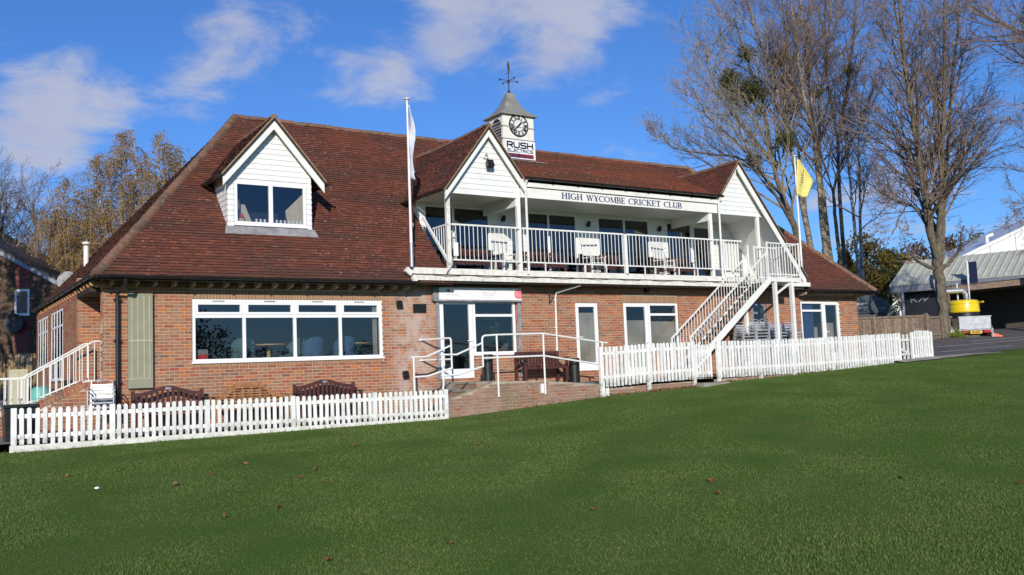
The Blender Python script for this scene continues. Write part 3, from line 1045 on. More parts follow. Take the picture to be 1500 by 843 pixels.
def half_round(b, p0, p1, r=.115, n=7, up=(0, 0, 1), taper=.94):
    p0, p1 = Vector(p0), Vector(p1)
    d = (p1 - p0).normalized()
    a = d.cross(Vector(up)).normalized()
    c = a.cross(d)
    vs = []
    for p, q in ((p0, r), (p1, r * taper)):
        for i in range(n):
            t = math.pi * (-.06 + 1.12 * i / (n - 1))
            vs.append(p + a * q * math.cos(t) + c * (q * math.sin(t) * .95))
    fs = [(i, i + 1, n + i + 1, n + i) for i in range(n - 1)] + [tuple(range(n)), tuple(reversed(range(n, 2 * n)))]
    return b.add(vs, fs)
def ridge_run(name, p0, p1, step=.30, r=.115, drop=.05):
    p0, p1 = Vector(p0) - Vector((0, 0, drop)), Vector(p1) - Vector((0, 0, drop))
    l = (p1 - p0).length
    n = max(1, round(l / step))
    d = (p1 - p0) / n
    mb = half_round(MB(), (0, 0, 0), d * 1.04, r)
    me = mb.mesh(name, 'ridge', smooth=True)
    for i in range(n):
        inst(name, me, ROOF, p0 + d * i + Vector((0, 0, tr.uniform(-.014, .010) - .035 * math.sin(math.pi * i / n))), (0, 0, tr.uniform(-.02, .02)))
ridge_run('ridge_tile', (22.1, 4.5, 7.97), (4.22, 4.5, 7.97))
ridge_run('hip_tile', (-.28, -.56, 2.75), (4.28, 4.5, 7.97), step=.31, r=.125)
ridge_run('hip_tile', (26.2, -.56, 2.75), (22.1, 4.5, 7.97), step=.31, r=.12)
ridge_run('ridge_tile', (GL[0], -.62, GL[1] + .02), (GL[0], 3.7, GL[1] + .02), r=.1)
ridge_run('ridge_tile', (GR[0], -.62, GR[1] + .02), (GR[0], 3.6, GR[1] + .02), r=.1)
ridge_run('ridge_tile', (GD[0], .46, GD[1] + .02), (GD[0], 3.5, GD[1] + .02), r=.1)

# gutters, fascias, rafters
def gutter(p0, p1, m='black', r=.06, parent=PAV, name='gutter'):
    b = MB()
    p0, p1 = Vector(p0), Vector(p1)
    d = (p1 - p0).normalized()
    a = d.cross(Vector((0, 0, 1))).normalized()
    n = 7
    vs, fs = [], []
    for p in (p0, p1):
        for i in range(n):
            t = math.pi * i / (n - 1)
            vs.append(p + a * r * math.cos(t) - Vector((0, 0, 1)) * r * math.sin(t))
        for i in range(n):
            t = math.pi * (n - 1 - i) / (n - 1)
            vs.append(p + a * r * .82 * math.cos(t) - Vector((0, 0, 1)) * r * .82 * math.sin(t))
    k = 2 * n
    fs = [(i, (i + 1) % k, k + (i + 1) % k, k + i) for i in range(k)] + [tuple(range(k)), tuple(reversed(range(k, 2 * k)))]
    b.add(vs, fs)
    l = (p1 - p0).length
    for i in range(int(l / .9) + 1):
        c = p0 + d * min(l - .02, .05 + i * .9)
        b.obox(c - Vector((0, 0, r * .55)) , d * .012, a * r * 1.12, Vector((0, 0, r * .6)))
    return b.build(name, m, parent, smooth=True)
gutter((-.34, -.67, 2.70), (7.36, -.67, 2.70))
gutter((22.5, -.67, 2.70), (26.24, -.67, 2.70))
gutter((-.38, 9.5, 2.70), (-.38, -.67, 2.70))
gutter((10.78, -.66, 5.70), (18.52, -.66, 5.70), r=.065)
gutter((8.18, -.6, 5.20), (8.18, 1.9, 5.20))
gutter((2.63, .5, 5.32), (2.63, 1.95, 5.32))
gutter((5.43, 2.05, 5.32), (5.43, .5, 5.32))
MB().box(-.28, 7.3, -.59, -.565, 2.60, 2.72).box(22.5, 26.2, -.59, -.565, 2.60, 2.72).box(-.30, -.275, -.5, 9.5, 2.58, 2.70).box(-.27, 25.8, -.56, .05, 2.70, 2.72).build('eaves_board', 'blackwood', PAV)
def rafter_mesh(m, d):
    # a shaped tail: d = direction it runs out
    b = MB()
    pr = [(0, 0), (.40, 0), (.44, -.04), (.42, -.10), (.30, -.13), (0, -.15)]
    w = .025
    side = Vector(d).cross(Vector((0, 0, 1)))
    b.prism([Vector(d) * a + Vector((0, 0, z)) - side * w for a, z in pr], side * 2 * w)
    return b.mesh('rafter_tail', m)
rm = rafter_mesh('rafter', (0, -1, 0))
for x in [.08, .62, 1.0, 1.42, 1.80, 2.2, 2.58, 2.92, 3.3, 3.72, 4.12, 4.5, 4.88, 5.28, 5.68, 6.06, 6.46, 6.84, 7.2]:
    inst('rafter_tail', rm, PAV, (x + rnd.uniform(-.02, .02), .0, 2.655))
for i in range(10):
    inst('rafter_tail', rm, PAV, (22.55 + i * .36, .0, 2.66))
rm2 = rafter_mesh('rafter_orange', (-1, 0, 0))
for i in range(22):
    q = inst('rafter_tail', rm2, PAV, (.10, -.1 + i * .42, 2.62))
# brick-coloured soffit box over the side entrance
MB().box(-.28, .42, .28, 2.0, 2.42, 2.6).build('porch_lintel', 'blackwood', PAV)

# ------------------------------------------------------------------ weatherboarded faces
def boards(parent, y, zlo, zhi, xl, xr, row=.15, m='board', proud=.018, name='board', holes=()):
    z = zlo
    while z < zhi - .01:
        z1 = min(z + row, zhi)
        spans = [(xl, xr)]
        cuts = [h for h in holes if h[2] < (z + z1) / 2 < h[3]]
        segs = []
        a0, b0, a1, b1 = xl(z), xr(z), xl(z1), xr(z1)
        if cuts:
            x = None
            edges = sorted(cuts)
            cur = (a0, a1)
            for h in edges:
                segs.append((cur[0], h[0], cur[1], h[0]))
                cur = (h[1], h[1])
            segs.append((cur[0], b0, cur[1], b1))
        else:
            segs.append((a0, b0, a1, b1))
        for p, q, r, s in segs:
            if q - p < .03:
                continue
            s = max(s, r + .002)
            b = MB()
            b.add([(p, y - proud, z), (q, y - proud, z), (s, y - .003, z1 - .002), (r, y - .003, z1 - .002), (p, y + .006, z), (q, y + .006, z), (s, y + .006, z1 - .002), (r, y + .006, z1 - .002)],
                  [(0, 1, 2, 3), (0, 4, 5, 1), (1, 5, 6, 2), (3, 2, 6, 7), (0, 3, 7, 4)])
            b.build(name, m, parent)
        z = z1
def barge(b, p0, p1, h, t, y):
    """board from apex p0 to foot p1 (x, z) hanging h below the line, its face at y"""
    (x0, z0), (x1, z1) = p0, p1
    d = Vector((x1 - x0, 0, z1 - z0)).normalized()
    nrm = Vector((d.z, 0, -d.x))
    if nrm.z > 0:
        nrm = -nrm
    hv = h / abs(nrm.z) if abs(nrm.z) > .01 else h
    # plumb cut at the apex, square cut at the foot
    pts = [(x0, y, z0), (x1, y, z1), (x1 + nrm.x * h * .0, y, z1 - hv), (x0, y, z0 - hv)]
    b.prism(pts, (0, t, 0))
def verge(b, p0, p1, y0, y1, th=.035):
    (x0, z0), (x1, z1) = p0, p1
    b.prism([(x0, y0, z0), (x1, y0, z1), (x1, y0, z1 + th), (x0, y0, z0 + th)], (0, y1 - y0, 0))
def line(p, k, x, sgn):
    return p[1] - k * abs(x - p[0])

# left gable
ax, az, k = GL
GLF = MB().prism([(8.38, -.40, 5.12), (10.76, -.40, 5.12), (10.76, -.40, line(GL, k, 10.76, 1) - .1), (ax, -.40, az - .1), (8.38, -.40, line(GL, k, 8.38, 1) - .08)], (0, .08, 0)).build('gable', 'board', PAV)
boards(GLF, -.40, 5.125, 6.75, lambda z: max(8.40, ax - (az - .12 - z) / k), lambda z: min(10.76, ax + (az - .12 - z) / k))
b = MB()
barge(b, (ax, az - .03), (8.26, line(GL, k, 8.26, 1) - .03), .17, .04, -.60)
barge(b, (ax, az - .03), (10.80, line(GL, k, 10.80, 1) - .03), .17, .04, -.601)
b.build('barge_board', 'white', GLF)
b = MB()
verge(b, (ax, az - .028), (8.22, line(GL, k, 8.22, 1) - .028), -.655, -.50)
verge(b, (ax, az - .026), (10.80, line(GL, k, 10.80, 1) - .026), -.656, -.50)
b.build('verge', 'verge', GLF)
# right gable
ax, az, k = GR
GRF = MB().prism([(18.47, -.40, 5.14), (20.72, -.40, 5.14), (ax, -.40, az - .1), (18.47, -.40, 5.75)], (0, .08, 0)).build('gable', 'board', PAV)
boards(GRF, -.40, 5.145, 6.65, lambda z: max(18.48, ax - (az - .12 - z) / 1.28), lambda z: ax + (az - .16 - z) / k)
b = MB()
barge(b, (ax, az - .03), (22.38, line(GR, k, 22.38, 1) - .03), .21, .04, -.60)
barge(b, (ax, az - .03), (18.5, az - 1.28 * (ax - 18.5) - .03), .10, .04, -.601)
b.build('barge_board', 'white', GRF)
b = MB()
verge(b, (ax, az - .028), (22.42, line(GR, k, 22.42, 1) - .028), -.655, -.50)
verge(b, (ax, az - .026), (18.45, az - 1.28 * (ax - 18.45) - .026), -.656, -.50)
b.build('verge', 'verge', GRF)
# dormer
ax, az, k = GD
DY = .72
dl, dr_, dz0 = 2.92, 5.05, 4.10
DORM = MB()
DORM.prism([(dl, DY + .004, dz0), (3.06, DY + .004, dz0), (3.06, DY + .004, 5.24), (4.92, DY + .004, 5.24), (4.92, DY + .004, dz0), (dr_, DY + .004, dz0), (dr_, DY + .004, line(GD, k, dr_, 1) - .1), (ax, DY + .004, az - .1), (dl, DY + .004, line(GD, k, dl, 1) - .1)], (0, .07, 0))
for x in (dl, dr_ - .06):
    DORM.prism([(x, DY + .075, dz0), (x, 2.1, 5.5), (x, DY + .075, 5.5)], (.06, 0, 0))
DORM = DORM.build('dormer', 'board', PAV)
boards(DORM, DY, dz0, 6.72, lambda z: max(dl, ax - (az - .12 - z) / k), lambda z: min(dr_, ax + (az - .12 - z) / k), row=.135, holes=[(3.06, 4.92, 4.16, 5.27)])
for i in range(9):
    z = 4.12 + i * .135
    y1 = DY + (z + .13 - 2.72) / K - .55 - DY
    for x, s in ((dl, -1), (dr_, 1)):
        yb_ = (z - 2.72) / K - .55
        if yb_ < DY + .05:
            yb_ = DY + .05
        c = MB()
        c.add([(x + s * .018, DY, z), (x + s * .018, yb_, z), (x + s * .003, yb_ + .12, z + .133), (x + s * .003, DY, z + .133), (x, DY, z), (x, yb_, z), (x, yb_ + .12, z + .133), (x, DY, z + .133)],
              [(0, 1, 2, 3), (0, 4, 5, 1), (3, 2, 6, 7), (0, 3, 7, 4)])
        c.build('board', 'board', DORM)
b = MB()
barge(b, (ax, az - .03), (2.74, line(GD, k, 2.74, 1) - .03), .19, .04, .49)
barge(b, (ax, az - .03), (5.33, line(GD, k, 5.33, 1) - .03), .19, .04, .489)
b.build('barge_board', 'white', DORM)
b = MB()
verge(b, (ax, az - .028), (2.70, line(GD, k, 2.70, 1) - .028), .43, .6, .045)
verge(b, (ax, az - .026), (5.37, line(GD, k, 5.37, 1) - .026), .431, .6, .045)
b.build('verge', 'verge', DORM)
DF = Frame((0, DY, 0), (1, 0, 0), (0, -1, 0))
window(DF, 3.07, 4.91, 4.17, 5.25, cols=(3.99,), w=.075, dep=-.012, wm=.1)
MB().prism([(2.86, DY - .02, 4.12), (5.12, DY - .02, 4.12), (5.18, .56, mz(.56) + .04), (2.80, .56, mz(.56) + .04)], (0, .03, .012)).build('flashing', 'lead', DORM)
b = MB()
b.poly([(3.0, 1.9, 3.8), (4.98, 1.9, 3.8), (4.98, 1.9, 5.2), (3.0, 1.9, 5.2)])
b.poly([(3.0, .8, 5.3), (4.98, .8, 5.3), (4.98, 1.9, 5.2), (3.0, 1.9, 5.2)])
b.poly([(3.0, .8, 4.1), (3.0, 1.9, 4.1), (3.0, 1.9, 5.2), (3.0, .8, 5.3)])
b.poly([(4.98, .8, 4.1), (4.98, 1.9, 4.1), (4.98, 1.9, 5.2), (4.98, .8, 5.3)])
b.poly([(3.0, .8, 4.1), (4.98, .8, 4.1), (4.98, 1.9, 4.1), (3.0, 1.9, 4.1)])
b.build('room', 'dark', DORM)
MB().poly([(3.06, .98, 4.2), (3.62, .98, 4.2), (3.42, 1.0, 4.72), (3.06, 1.0, 4.72)]).poly([(4.52, .98, 4.2), (4.94, .98, 4.2), (4.94, 1.0, 5.1), (4.46, 1.0, 4.62)]).build('curtain', 'inwallcream', DORM)

# ------------------------------------------------------------------ balcony
by0, by1 = -.46, 1.40
MB().box(7.32, 22.42, -.44, 1.4, 2.86, 3.02).build('balcony_floor', 'concrete', PAV)
MB().box(7.30, 22.45, -.50, -.442, 2.92, 3.08).build('balcony_fascia', 'oldwhite', PAV)
MB().box(7.34, 22.4, -.44, -.02, 2.74, 2.78).build('balcony_soffit', 'oldwhite', PAV)
gb = MB()
gb.box(7.24, 19.0, -.62, -.50, 2.74, 2.87)
gb.box(7.22, 7.34, -.64, -.5, 2.66, 2.86)
gb.bar((7.2, -.56, 2.90), (7.05, -.56, 3.02), .12, .14)
for i in range(8):
    gb.box(8.6 + i * 1.42, 8.62 + i * 1.42, -.624, -.498, 2.738, 2.874)
gb.build('balcony_gutter', 'oldwhite', PAV)
COLS = (8.44, 10.70, 18.16, 20.36)
for i, x in enumerate(COLS):
    MB().box(x - .055, x + .055, -.42, -.31, 3.02, 5.16).build('column', 'oldwhite' if i == 0 else 'white', PAV, bevel=.006)
MB().tube([(10.86, -.66, 5.64), (10.86, -.56, 5.5), (10.86, -.56, 3.1), (10.86, -.52, 2.98)], .034, 8).build('downpipe', 'white', PAV, smooth=True)
MB().tube([(18.40, -.66, 5.64), (18.40, -.56, 5.5), (18.40, -.56, 3.0)], .034, 8).build('downpipe', 'white', PAV, smooth=True)
jb = MB().box(8.53, 8.66, -.49, -.45, 3.42, 3.78)
jb.build('junction_box', 'upvc', PAV)
jb = MB()
jb.box(8.49, 8.53, -.46, -.42, 4.02, 4.10)
jb.box(8.50, 8.58, -.47, -.43, 3.88, 3.93)
jb.tube([(8.50, -.45, 3.40), (8.47, -.48, 3.18), (8.36, -.53, 3.06), (8.26, -.58, 2.98), (8.16, -.645, 2.86)], .016, 6)
jb.tube([(8.50, -.45, 4.05), (8.50, -.45, 3.9), (8.55, -.46, 3.78)], .010, 5)
jb.build('conduit', 'lead', PAV)
wire = MB()
for i in range(9):
    a, c = 7.6 + i * 1.25, 7.6 + (i + 1) * 1.25
    wire.tube([(a + (c - a) * f, -.628, 2.90 - .05 * math.sin(math.pi * f)) for f in (0, .25, .5, .75, 1)], .007, 4)
wire.build('cable', 'black', PAV)
# signboard fascia
MB().box(10.77, 18.45, -.46, -.40, 5.15, 5.43).build('fascia', 'white', PAV)
MB().box(10.77, 18.45, -.52, -.40, 5.455, 5.58).build('fascia', 'white', PAV)
# back wall of the balcony
BF = Frame((0, by1, 0), (1, 0, 0), (0, -1, 0))
BHO = [(8.66, 10.86, 3.14, 5.14), (12.12, 14.10, 3.14, 5.14), (14.92, 17.12, 3.14, 5.14), (17.86, 19.04, 3.14, 5.12), (19.10, 20.0, 3.10, 5.08)]
BW_ = wall_with_holes(MB(), BF, 8.46, 22.1, 3.02, 5.42, BHO, -.12, -.008)
BW_ = BW_.build('balcony_wall', 'board', PAV)
boards(BW_, by1, 3.02, 5.30, lambda z: 8.47, lambda z: 20.9, row=.15, holes=BHO)
window(BF, *BHO[0], cols=(9.62,), w=.06, dep=.0, sill=False, gm='glass_dark')
window(BF, *BHO[1], cols=(13.0,), w=.06, dep=.0, sill=False, gm='glass_dark')
window(BF, *BHO[2], cols=(16.04,), w=.06, dep=.0, sill=False, gm='glass_dark')
window(BF, *BHO[3], w=.06, dep=.0, sill=False, gm='glass_dark')
door(BF, *BHO[4], gm='glass_dark', w=.09)
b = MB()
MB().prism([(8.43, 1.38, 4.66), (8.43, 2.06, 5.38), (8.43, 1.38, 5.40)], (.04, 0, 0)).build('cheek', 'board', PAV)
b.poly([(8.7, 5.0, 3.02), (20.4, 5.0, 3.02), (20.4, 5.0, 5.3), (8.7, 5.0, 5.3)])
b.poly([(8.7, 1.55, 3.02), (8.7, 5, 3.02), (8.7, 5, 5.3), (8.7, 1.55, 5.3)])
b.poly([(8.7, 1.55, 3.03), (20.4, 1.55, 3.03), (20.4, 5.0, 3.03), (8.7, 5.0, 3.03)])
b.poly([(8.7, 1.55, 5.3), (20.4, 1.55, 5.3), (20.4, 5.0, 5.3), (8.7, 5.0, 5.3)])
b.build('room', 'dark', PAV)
# ceiling of boards
b = MB()
for i in range(12):
    y = -.38 + i * .148
    b.box(8.3, 20.85, y, y + .142, 5.20, 5.22)
b.build('ceiling', 'board', PAV)
for x in (10.62, 18.08):
    MB().box(x, x + .1, -.38, 1.38, 4.90, 5.2).build('ceiling_beam', 'white', PAV)
# sloping soffit and cheek below the right gable
ax, az, k = GR
sx0, sx1 = 20.60, 22.30
MB().prism([(sx0, -.38, line(GR, k, sx0, 1) - .12), (sx1, -.38, line(GR, k, sx1, 1) - .12), (sx1, 1.4, line(GR, k, sx1, 1) - .12), (sx0, 1.4, line(GR, k, sx0, 1) - .12)], (.02, 0, .03)).build('soffit', 'board', PAV)
MB().box(18.52, 19.42, -.34, -.32, 3.2, 4.22).build('screen_panel', 'plastic', PAV)
# balcony railing
RY = -.455
def rail_obj(name, segs, r, parent, m='rail'):
    b = MB()
    for p, q in segs:
        b.bar(p, q, r * 2, r * 2)
    return b.build(name, m, parent)
def baluster_mesh(h, r=.0105, m='rail'):
    return MB().tube([(0, 0, 0), (0, 0, h)], r, 6).mesh('baluster', m, smooth=True)
BR = MB()
for x0, x1 in ((8.50, 10.66), (10.76, 14.40), (14.52, 18.12), (18.2, 19.45)):
    BR.bar((x0, RY, 4.27), (x1, RY, 4.27), .045, .045)
    BR.bar((x0, RY, 3.32), (x1, RY, 3.32), .035, .035)
for x in (9.7, 11.5, 12.9, 13.7, 15.2, 16.6, 17.4):
    BR.bar((x, RY, 3.05), (x, RY, 3.32), .03, .03)
BR.box(14.41, 14.51, -.50, -.41, 3.05, 4.27)
BR.box(18.6, 18.64, -.48, -.44, 3.05, 4.27)
BR.bar((8.40, -.42, 4.27), (8.40, .40, 4.27), .04, .04)
BR.bar((8.40, -.46, 3.20), (8.40, .95, 4.66), .05, .07)
BRAIL = BR.build('balcony_railing', 'rail', PAV)
bm_ = baluster_mesh(.95)
x = 8.62
while x < 19.4:
    if not (10.64 < x < 10.8 or 14.38 < x < 14.55 or 18.1 < x < 18.22):
        inst('baluster', bm_, BRAIL, (x, RY, 3.32))
    x += .1365
for i in range(6):
    y = -.33 + i * .13
    zb = 3.2 + (y + .46) * 1.035
    MB().tube([(8.40, y, zb), (8.40, y, 4.27)], .012, 6).build('baluster', 'rail', BRAIL, smooth=True)

# ------------------------------------------------------------------ clock turret
tx0, tx1, ty0, ty1 = 12.17, 13.36, 2.5, 3.42
T = MB()
T.box(tx0, tx1, ty0, ty1, 6.7, 8.50)
for z in (7.64, 8.05):
    T.box(tx0 - .012, tx1 + .012, ty0 - .012, ty1 + .012, z, z + .03)
TUR = T.build('clock_turret', 'cream', PAV)
b = MB()
for z in (7.665, 8.075):
    b.box(tx0 - .035, tx1 + .06, ty0 - .035, ty1 + .03, z, z + .018)
b.build('string_course', 'lead', TUR)
cx, cy = (tx0 + tx1) / 2, (ty0 + ty1) / 2
prof = [(1.0, 8.46), (1.0, 8.50), (.80, 8.58), (.60, 8.70), (.43, 8.86), (.31, 9.03), (.22, 9.19), (.18, 9.30)]
b = MB()
n = len(prof)
sq = [(-1, -1), (1, -1), (1, 1), (-1, 1)]
for r_, z_ in prof:
    for i in range(4):
        b.v.append((cx + sq[i][0] * r_ * .70, cy + sq[i][1] * r_ * .57, z_))
for i in range(n - 1):
    for j in range(4):
        b.f.append((i * 4 + j, i * 4 + (j + 1) % 4, (i + 1) * 4 + (j + 1) % 4, (i + 1) * 4 + j))
b.f += [(3, 2, 1, 0), tuple((n - 1) * 4 + j for j in range(4))]
b.build('turret_roof', 'copperlead', TUR)
V = MB()
VZ = -.1
V.tube([(cx, cy, 9.4), (cx, cy, 10.5)], [.022, .014], 6)
V.lathe([(.01, 0), (.05, .02), (.06, .08), (.03, .14), (.015, .16)], (cx, cy, 9.40), 8)
V.lathe([(.01, 0), (.045, .03), (.055, .07), (.03, .12), (.01, .15)], (cx, cy, 9.76), 8)
for dx, dy in ((1, 0), (0, 1)):
    V.tube([(cx - .36 * dx, cy - .36 * dy, 9.87), (cx + .36 * dx, cy + .36 * dy, 9.87)], .012, 5)
for dx, dy in ((1, 0), (-1, 0), (0, 1), (0, -1)):
    c = Vector((cx + .38 * dx, cy + .38 * dy, 9.87))
    V.obox(c, (.045 * abs(dx) + .01, 0, 0), (0, .045 * abs(dy) + .01, 0), (0, 0, .012))
    V.obox(c + Vector((.03 * dx, .03 * dy, 0)), (.012, 0, 0), (0, .012, 0), (0, 0, .05))
# a batsman-like plate seen nearly edge on, with its pointer
V.prism([(cx + .01, cy - .01, 10.18), (cx + .05, cy - .03, 10.26), (cx + .045, cy - .03, 10.42), (cx + .03, cy - .02, 10.52), (cx + .0, cy, 10.58), (cx - .025, cy + .02, 10.42), (cx - .02, cy + .01, 10.28)], (.02, .02, 0))
V.bar((cx - .09, cy + .06, 10.10), (cx + .09, cy - .06, 10.18), .015, .02)
V.v = [(cx + (x - cx) * .85, cy + (y - cy) * .85, 9.3 + (z - 9.4) * .95) for x, y, z in V.v]
V.build('weather_vane', 'blackwood', TUR)
# louvred opening on the west face
b = MB()
lx = tx0 - .01
yc = 2.86
arch = [(yc - .27, 7.50), (yc + .27, 7.50), (yc + .27, 8.12)] + [(yc + .27 * math.cos(t), 8.12 + .25 * math.sin(t)) for t in np.linspace(.25, math.pi - .25, 7)] + [(yc - .27, 8.12)]
b.prism([(lx, y, z) for y, z in arch], (.006, 0, 0))
LV = b.build('louvre_opening', 'blackwood', TUR)
for i in range(8):
    z = 7.56 + i * .095
    hw = .25 if z < 8.12 else .25 * math.sqrt(max(.05, 1 - ((z - 8.08) / .29) ** 2))
    MB().prism([(lx - .004, yc - hw, z), (lx - .045, yc - hw, z - .05), (lx - .045, yc - hw, z - .035), (lx - .004, yc - hw, z + .018)], (0, 2 * hw, 0)).build('louvre_slat', 'lead', TUR)
# clock face
fcx, fcz, fr_ = 12.77, 8.14, .365
FY = ty0 - .02
def disc(b, r0, r1, y, n=40, t=.012):
    vs = []
    for i in range(n):
        a = 2 * math.pi * i / n
        ca, sa = math.cos(a), math.sin(a)
        vs += [(fcx + r0 * ca, y, fcz + r0 * sa), (fcx + r1 * ca, y, fcz + r1 * sa), (fcx + r1 * ca, y + t, fcz + r1 * sa)]
    fs = []
    for i in range(n):
        j = (i + 1) % n
        fs += [(3 * i, 3 * i + 1, 3 * j + 1, 3 * j), (3 * i + 1, 3 * i + 2, 3 * j + 2, 3 * j + 1)]
    return b.add(vs, fs)
b = MB()
disc(b, .0001, .362, FY, t=.02)
CF = b.build('clock_face', 'plastic', TUR)
b = MB()
disc(b, .325, .368, FY - .012, t=.03)
disc(b, .185, .205, FY - .008, t=.006)
b.build('clock_ring', 'black', TUR)
num = {1: 'I', 2: 'II', 3: 'III', 4: 'IIII', 5: 'V', 6: 'VI', 7: 'VII', 8: 'VIII', 9: 'IX', 10: 'X', 11: 'XI', 12: 'XII'}
for h, s in num.items():
    a = R(90 - 30 * h)
    c = Vector((fcx + .265 * math.cos(a), FY - .008, fcz + .265 * math.sin(a)))
    rad = Vector((math.cos(a), 0, math.sin(a)))
    tan = Vector((math.sin(a), 0, -math.cos(a)))
    b = MB()
    wd = {'I': .028, 'V': .06, 'X': .06}
    tot = sum(wd[q] for q in s)
    x = -tot / 2
    for q in s:
        m_ = x + wd[q] / 2
        x += wd[q]
        if q == 'I':
            b.obox(c + tan * m_, tan * .0095, rad * .052, (0, .004, 0))
        else:
            for sg in (-1, 1):
                if q == 'V':
                    p0, p1 = c + tan * (m_ + sg * .022) + rad * .052, c + tan * m_ - rad * .052
                else:
                    p0, p1 = c + tan * (m_ + sg * .024) + rad * .052, c + tan * (m_ - sg * .024) - rad * .052
                b.bar(p0, p1, .015, .008, up=(0, 1, 0))
    b.build('numeral', 'black', TUR)
b = MB()
for ang, l0, l1, w in ((R(90 - 6 * 38), -.10, .285, .03), (R(90 - 30 * 1.45), -.10, .15, .05)):
    d = Vector((math.cos(ang), 0, math.sin(ang)))
    c = Vector((fcx, FY - .02, fcz))
    b.bar(c + d * l0, c + d * l1, w, .01, up=(0, 1, 0))
b.build('clock_hand', 'black', TUR)
MB().box(tx0 - .05, tx1 + .1, ty0 - .06, ty0 + .1, 6.72, 6.98).build('lead_apron', 'lead', TUR)
MB().prism([(tx0 - .1, ty0 - .04, 6.98), (tx1 + .12, ty0 - .04, 6.98), (tx1 + .22, ty0 - .38, 6.90), (tx0 - .14, ty0 - .38, 6.90)], (0, 0, .02)).build('flashing', 'lead', TUR)

# ------------------------------------------------------------------ lettering
SER = {'H': .86, 'I': .40, 'G': .86, 'W': 1.15, 'Y': .82, 'C': .80, 'O': .92, 'M': 1.05, 'B': .72, 'E': .70, 'R': .80, 'K': .84, 'T': .74, 'L': .68, 'U': .82}
def serif_letter(b, ch, P, sx, h):
    """P(u, v) gives the world point on the sign face; strokes swell and thin like a cut Roman letter"""
    TH, TN = .17, .065
    def quad(pts):
        b.prism([P(u * sx, v * h) for u, v in pts], (0, -.008, 0))
    def st(x, y0=0, y1=1, w=TH, s=True):
        quad([(x - w / 2, y0), (x + w / 2, y0), (x + w / 2, y1), (x - w / 2, y1)])
        if s:
            for y in (y0, y1):
                yy = y if y == y0 else y - .055
                quad([(x - w / 2 - .085, yy), (x + w / 2 + .085, yy), (x + w / 2 + .085, yy + .055), (x - w / 2 - .085, yy + .055)])
    def ln(x0, y0, x1, y1, w):
        quad([(x0 - w / 2, y0), (x0 + w / 2, y0), (x1 + w / 2, y1), (x1 - w / 2, y1)])
    def hb(x0, x1, y, w=TN):
        quad([(x0, y - w / 2), (x1, y - w / 2), (x1, y + w / 2), (x0, y + w / 2)])
    def arc(cx, cy, rx, ry, a0, a1, n=12, th=TH):
        pr = None
        for i in range(n + 1):
            a = R(a0 + (a1 - a0) * i / n)
            ca, sa = math.cos(a), math.sin(a)
            w = TN + (th - TN) * abs(ca) ** 1.3
            q = ((cx + (rx - w / 2) * ca, cy + (ry - w / 2) * sa), (cx + (rx + w / 2) * ca, cy + (ry + w / 2) * sa))
            if pr:
                quad([pr[0], pr[1], q[1], q[0]])
            pr = q
    if ch == 'H':
        st(.18); st(.68); hb(.18, .68, .52)
    elif ch == 'I':
        st(.2)
    elif ch in 'GC':
        arc(.44, .5, .36, .47, 48, 312)
        if ch == 'G':
            st(.72, .08, .46, TH * .9, False); hb(.55, .84, .46)
        else:
            ln(.70, .72, .72, .93, .05)
    elif ch == 'O':
        arc(.46, .5, .37, .46, 0, 360, 20)
    elif ch == 'W':
        ln(.14, 1, .36, 0, TH * .9); ln(.36, 0, .56, .95, TN); ln(.56, .98, .78, 0, TH * .9); ln(.78, 0, 1.0, 1, TN)
        hb(.02, .28, .97); hb(.45, .66, .97); hb(.9, 1.12, .97)
    elif ch == 'Y':
        ln(.14, 1, .41, .48, TH); ln(.68, 1, .41, .48, TN); st(.41, 0, .5); hb(.02, .28, .97); hb(.57, .8, .97)
    elif ch == 'M':
        ln(.16, 0, .18, 1, TN); st(.88); ln(.18, 1, .52, .05, TH); ln(.86, 1, .52, .05, TN); hb(.04, .28, .03)
    elif ch == 'B':
        st(.18); arc(.32, .75, .24, .23, -90, 90, 8); arc(.34, .27, .29, .25, -90, 90, 8); hb(.18, .34, .97); hb(.18, .36, .5); hb(.18, .36, .03)
    elif ch == 'E':
        st(.18); hb(.18, .62, .97); hb(.18, .52, .52); hb(.18, .64, .03); ln(.62, .78, .62, 1, .05); ln(.64, 0, .64, .22, .05); ln(.52, .44, .52, .6, .05)
    elif ch == 'R':
        st(.18); arc(.34, .74, .25, .24, -90, 90, 8); hb(.18, .36, .97); hb(.18, .36, .5); ln(.40, .5, .70, 0, TH); hb(.62, .82, .03)
    elif ch == 'K':
        st(.18); ln(.68, 1, .26, .48, TN); ln(.36, .58, .70, 0, TH); hb(.56, .8, .97); hb(.60, .84, .03)
    elif ch == 'T':
        st(.37, 0, 1); hb(.02, .72, .965); ln(.05, .76, .05, 1, .05); ln(.69, .76, .69, 1, .05)
    elif ch == 'L':
        st(.18); hb(.18, .62, .03); ln(.62, 0, .62, .24, .05)
    elif ch == 'U':
        st(.2, .3, 1); arc(.42, .32, .27, .31, 180, 360, 10); ln(.68, .3, .68, 1, TN + .02); hb(.56, .8, .97); hb(.05, .36, .97)
SIGN = thing('name_sign', 'navy serif HIGH WYCOMBE CRICKET CLUB lettering on the white balcony fascia', 'sign', (14.5, -.465, 5.22))
for word, x0, x1 in (('HIGH', 12.16, 12.93), ('WYCOMBE', 13.06, 14.55), ('CRICKET', 14.67, 15.97), ('CLUB', 16.10, 16.86)):
    tot = sum(SER[c] for c in word)
    s = (x1 - x0) / tot
    x = x0
    for c in word:
        b = MB()
        serif_letter(b, c, lambda u, v, x=x: (x + u, -.464, 5.205 + v), s, .178)
        b.build('letter', 'navytext', SIGN)
        x += SER[c] * s
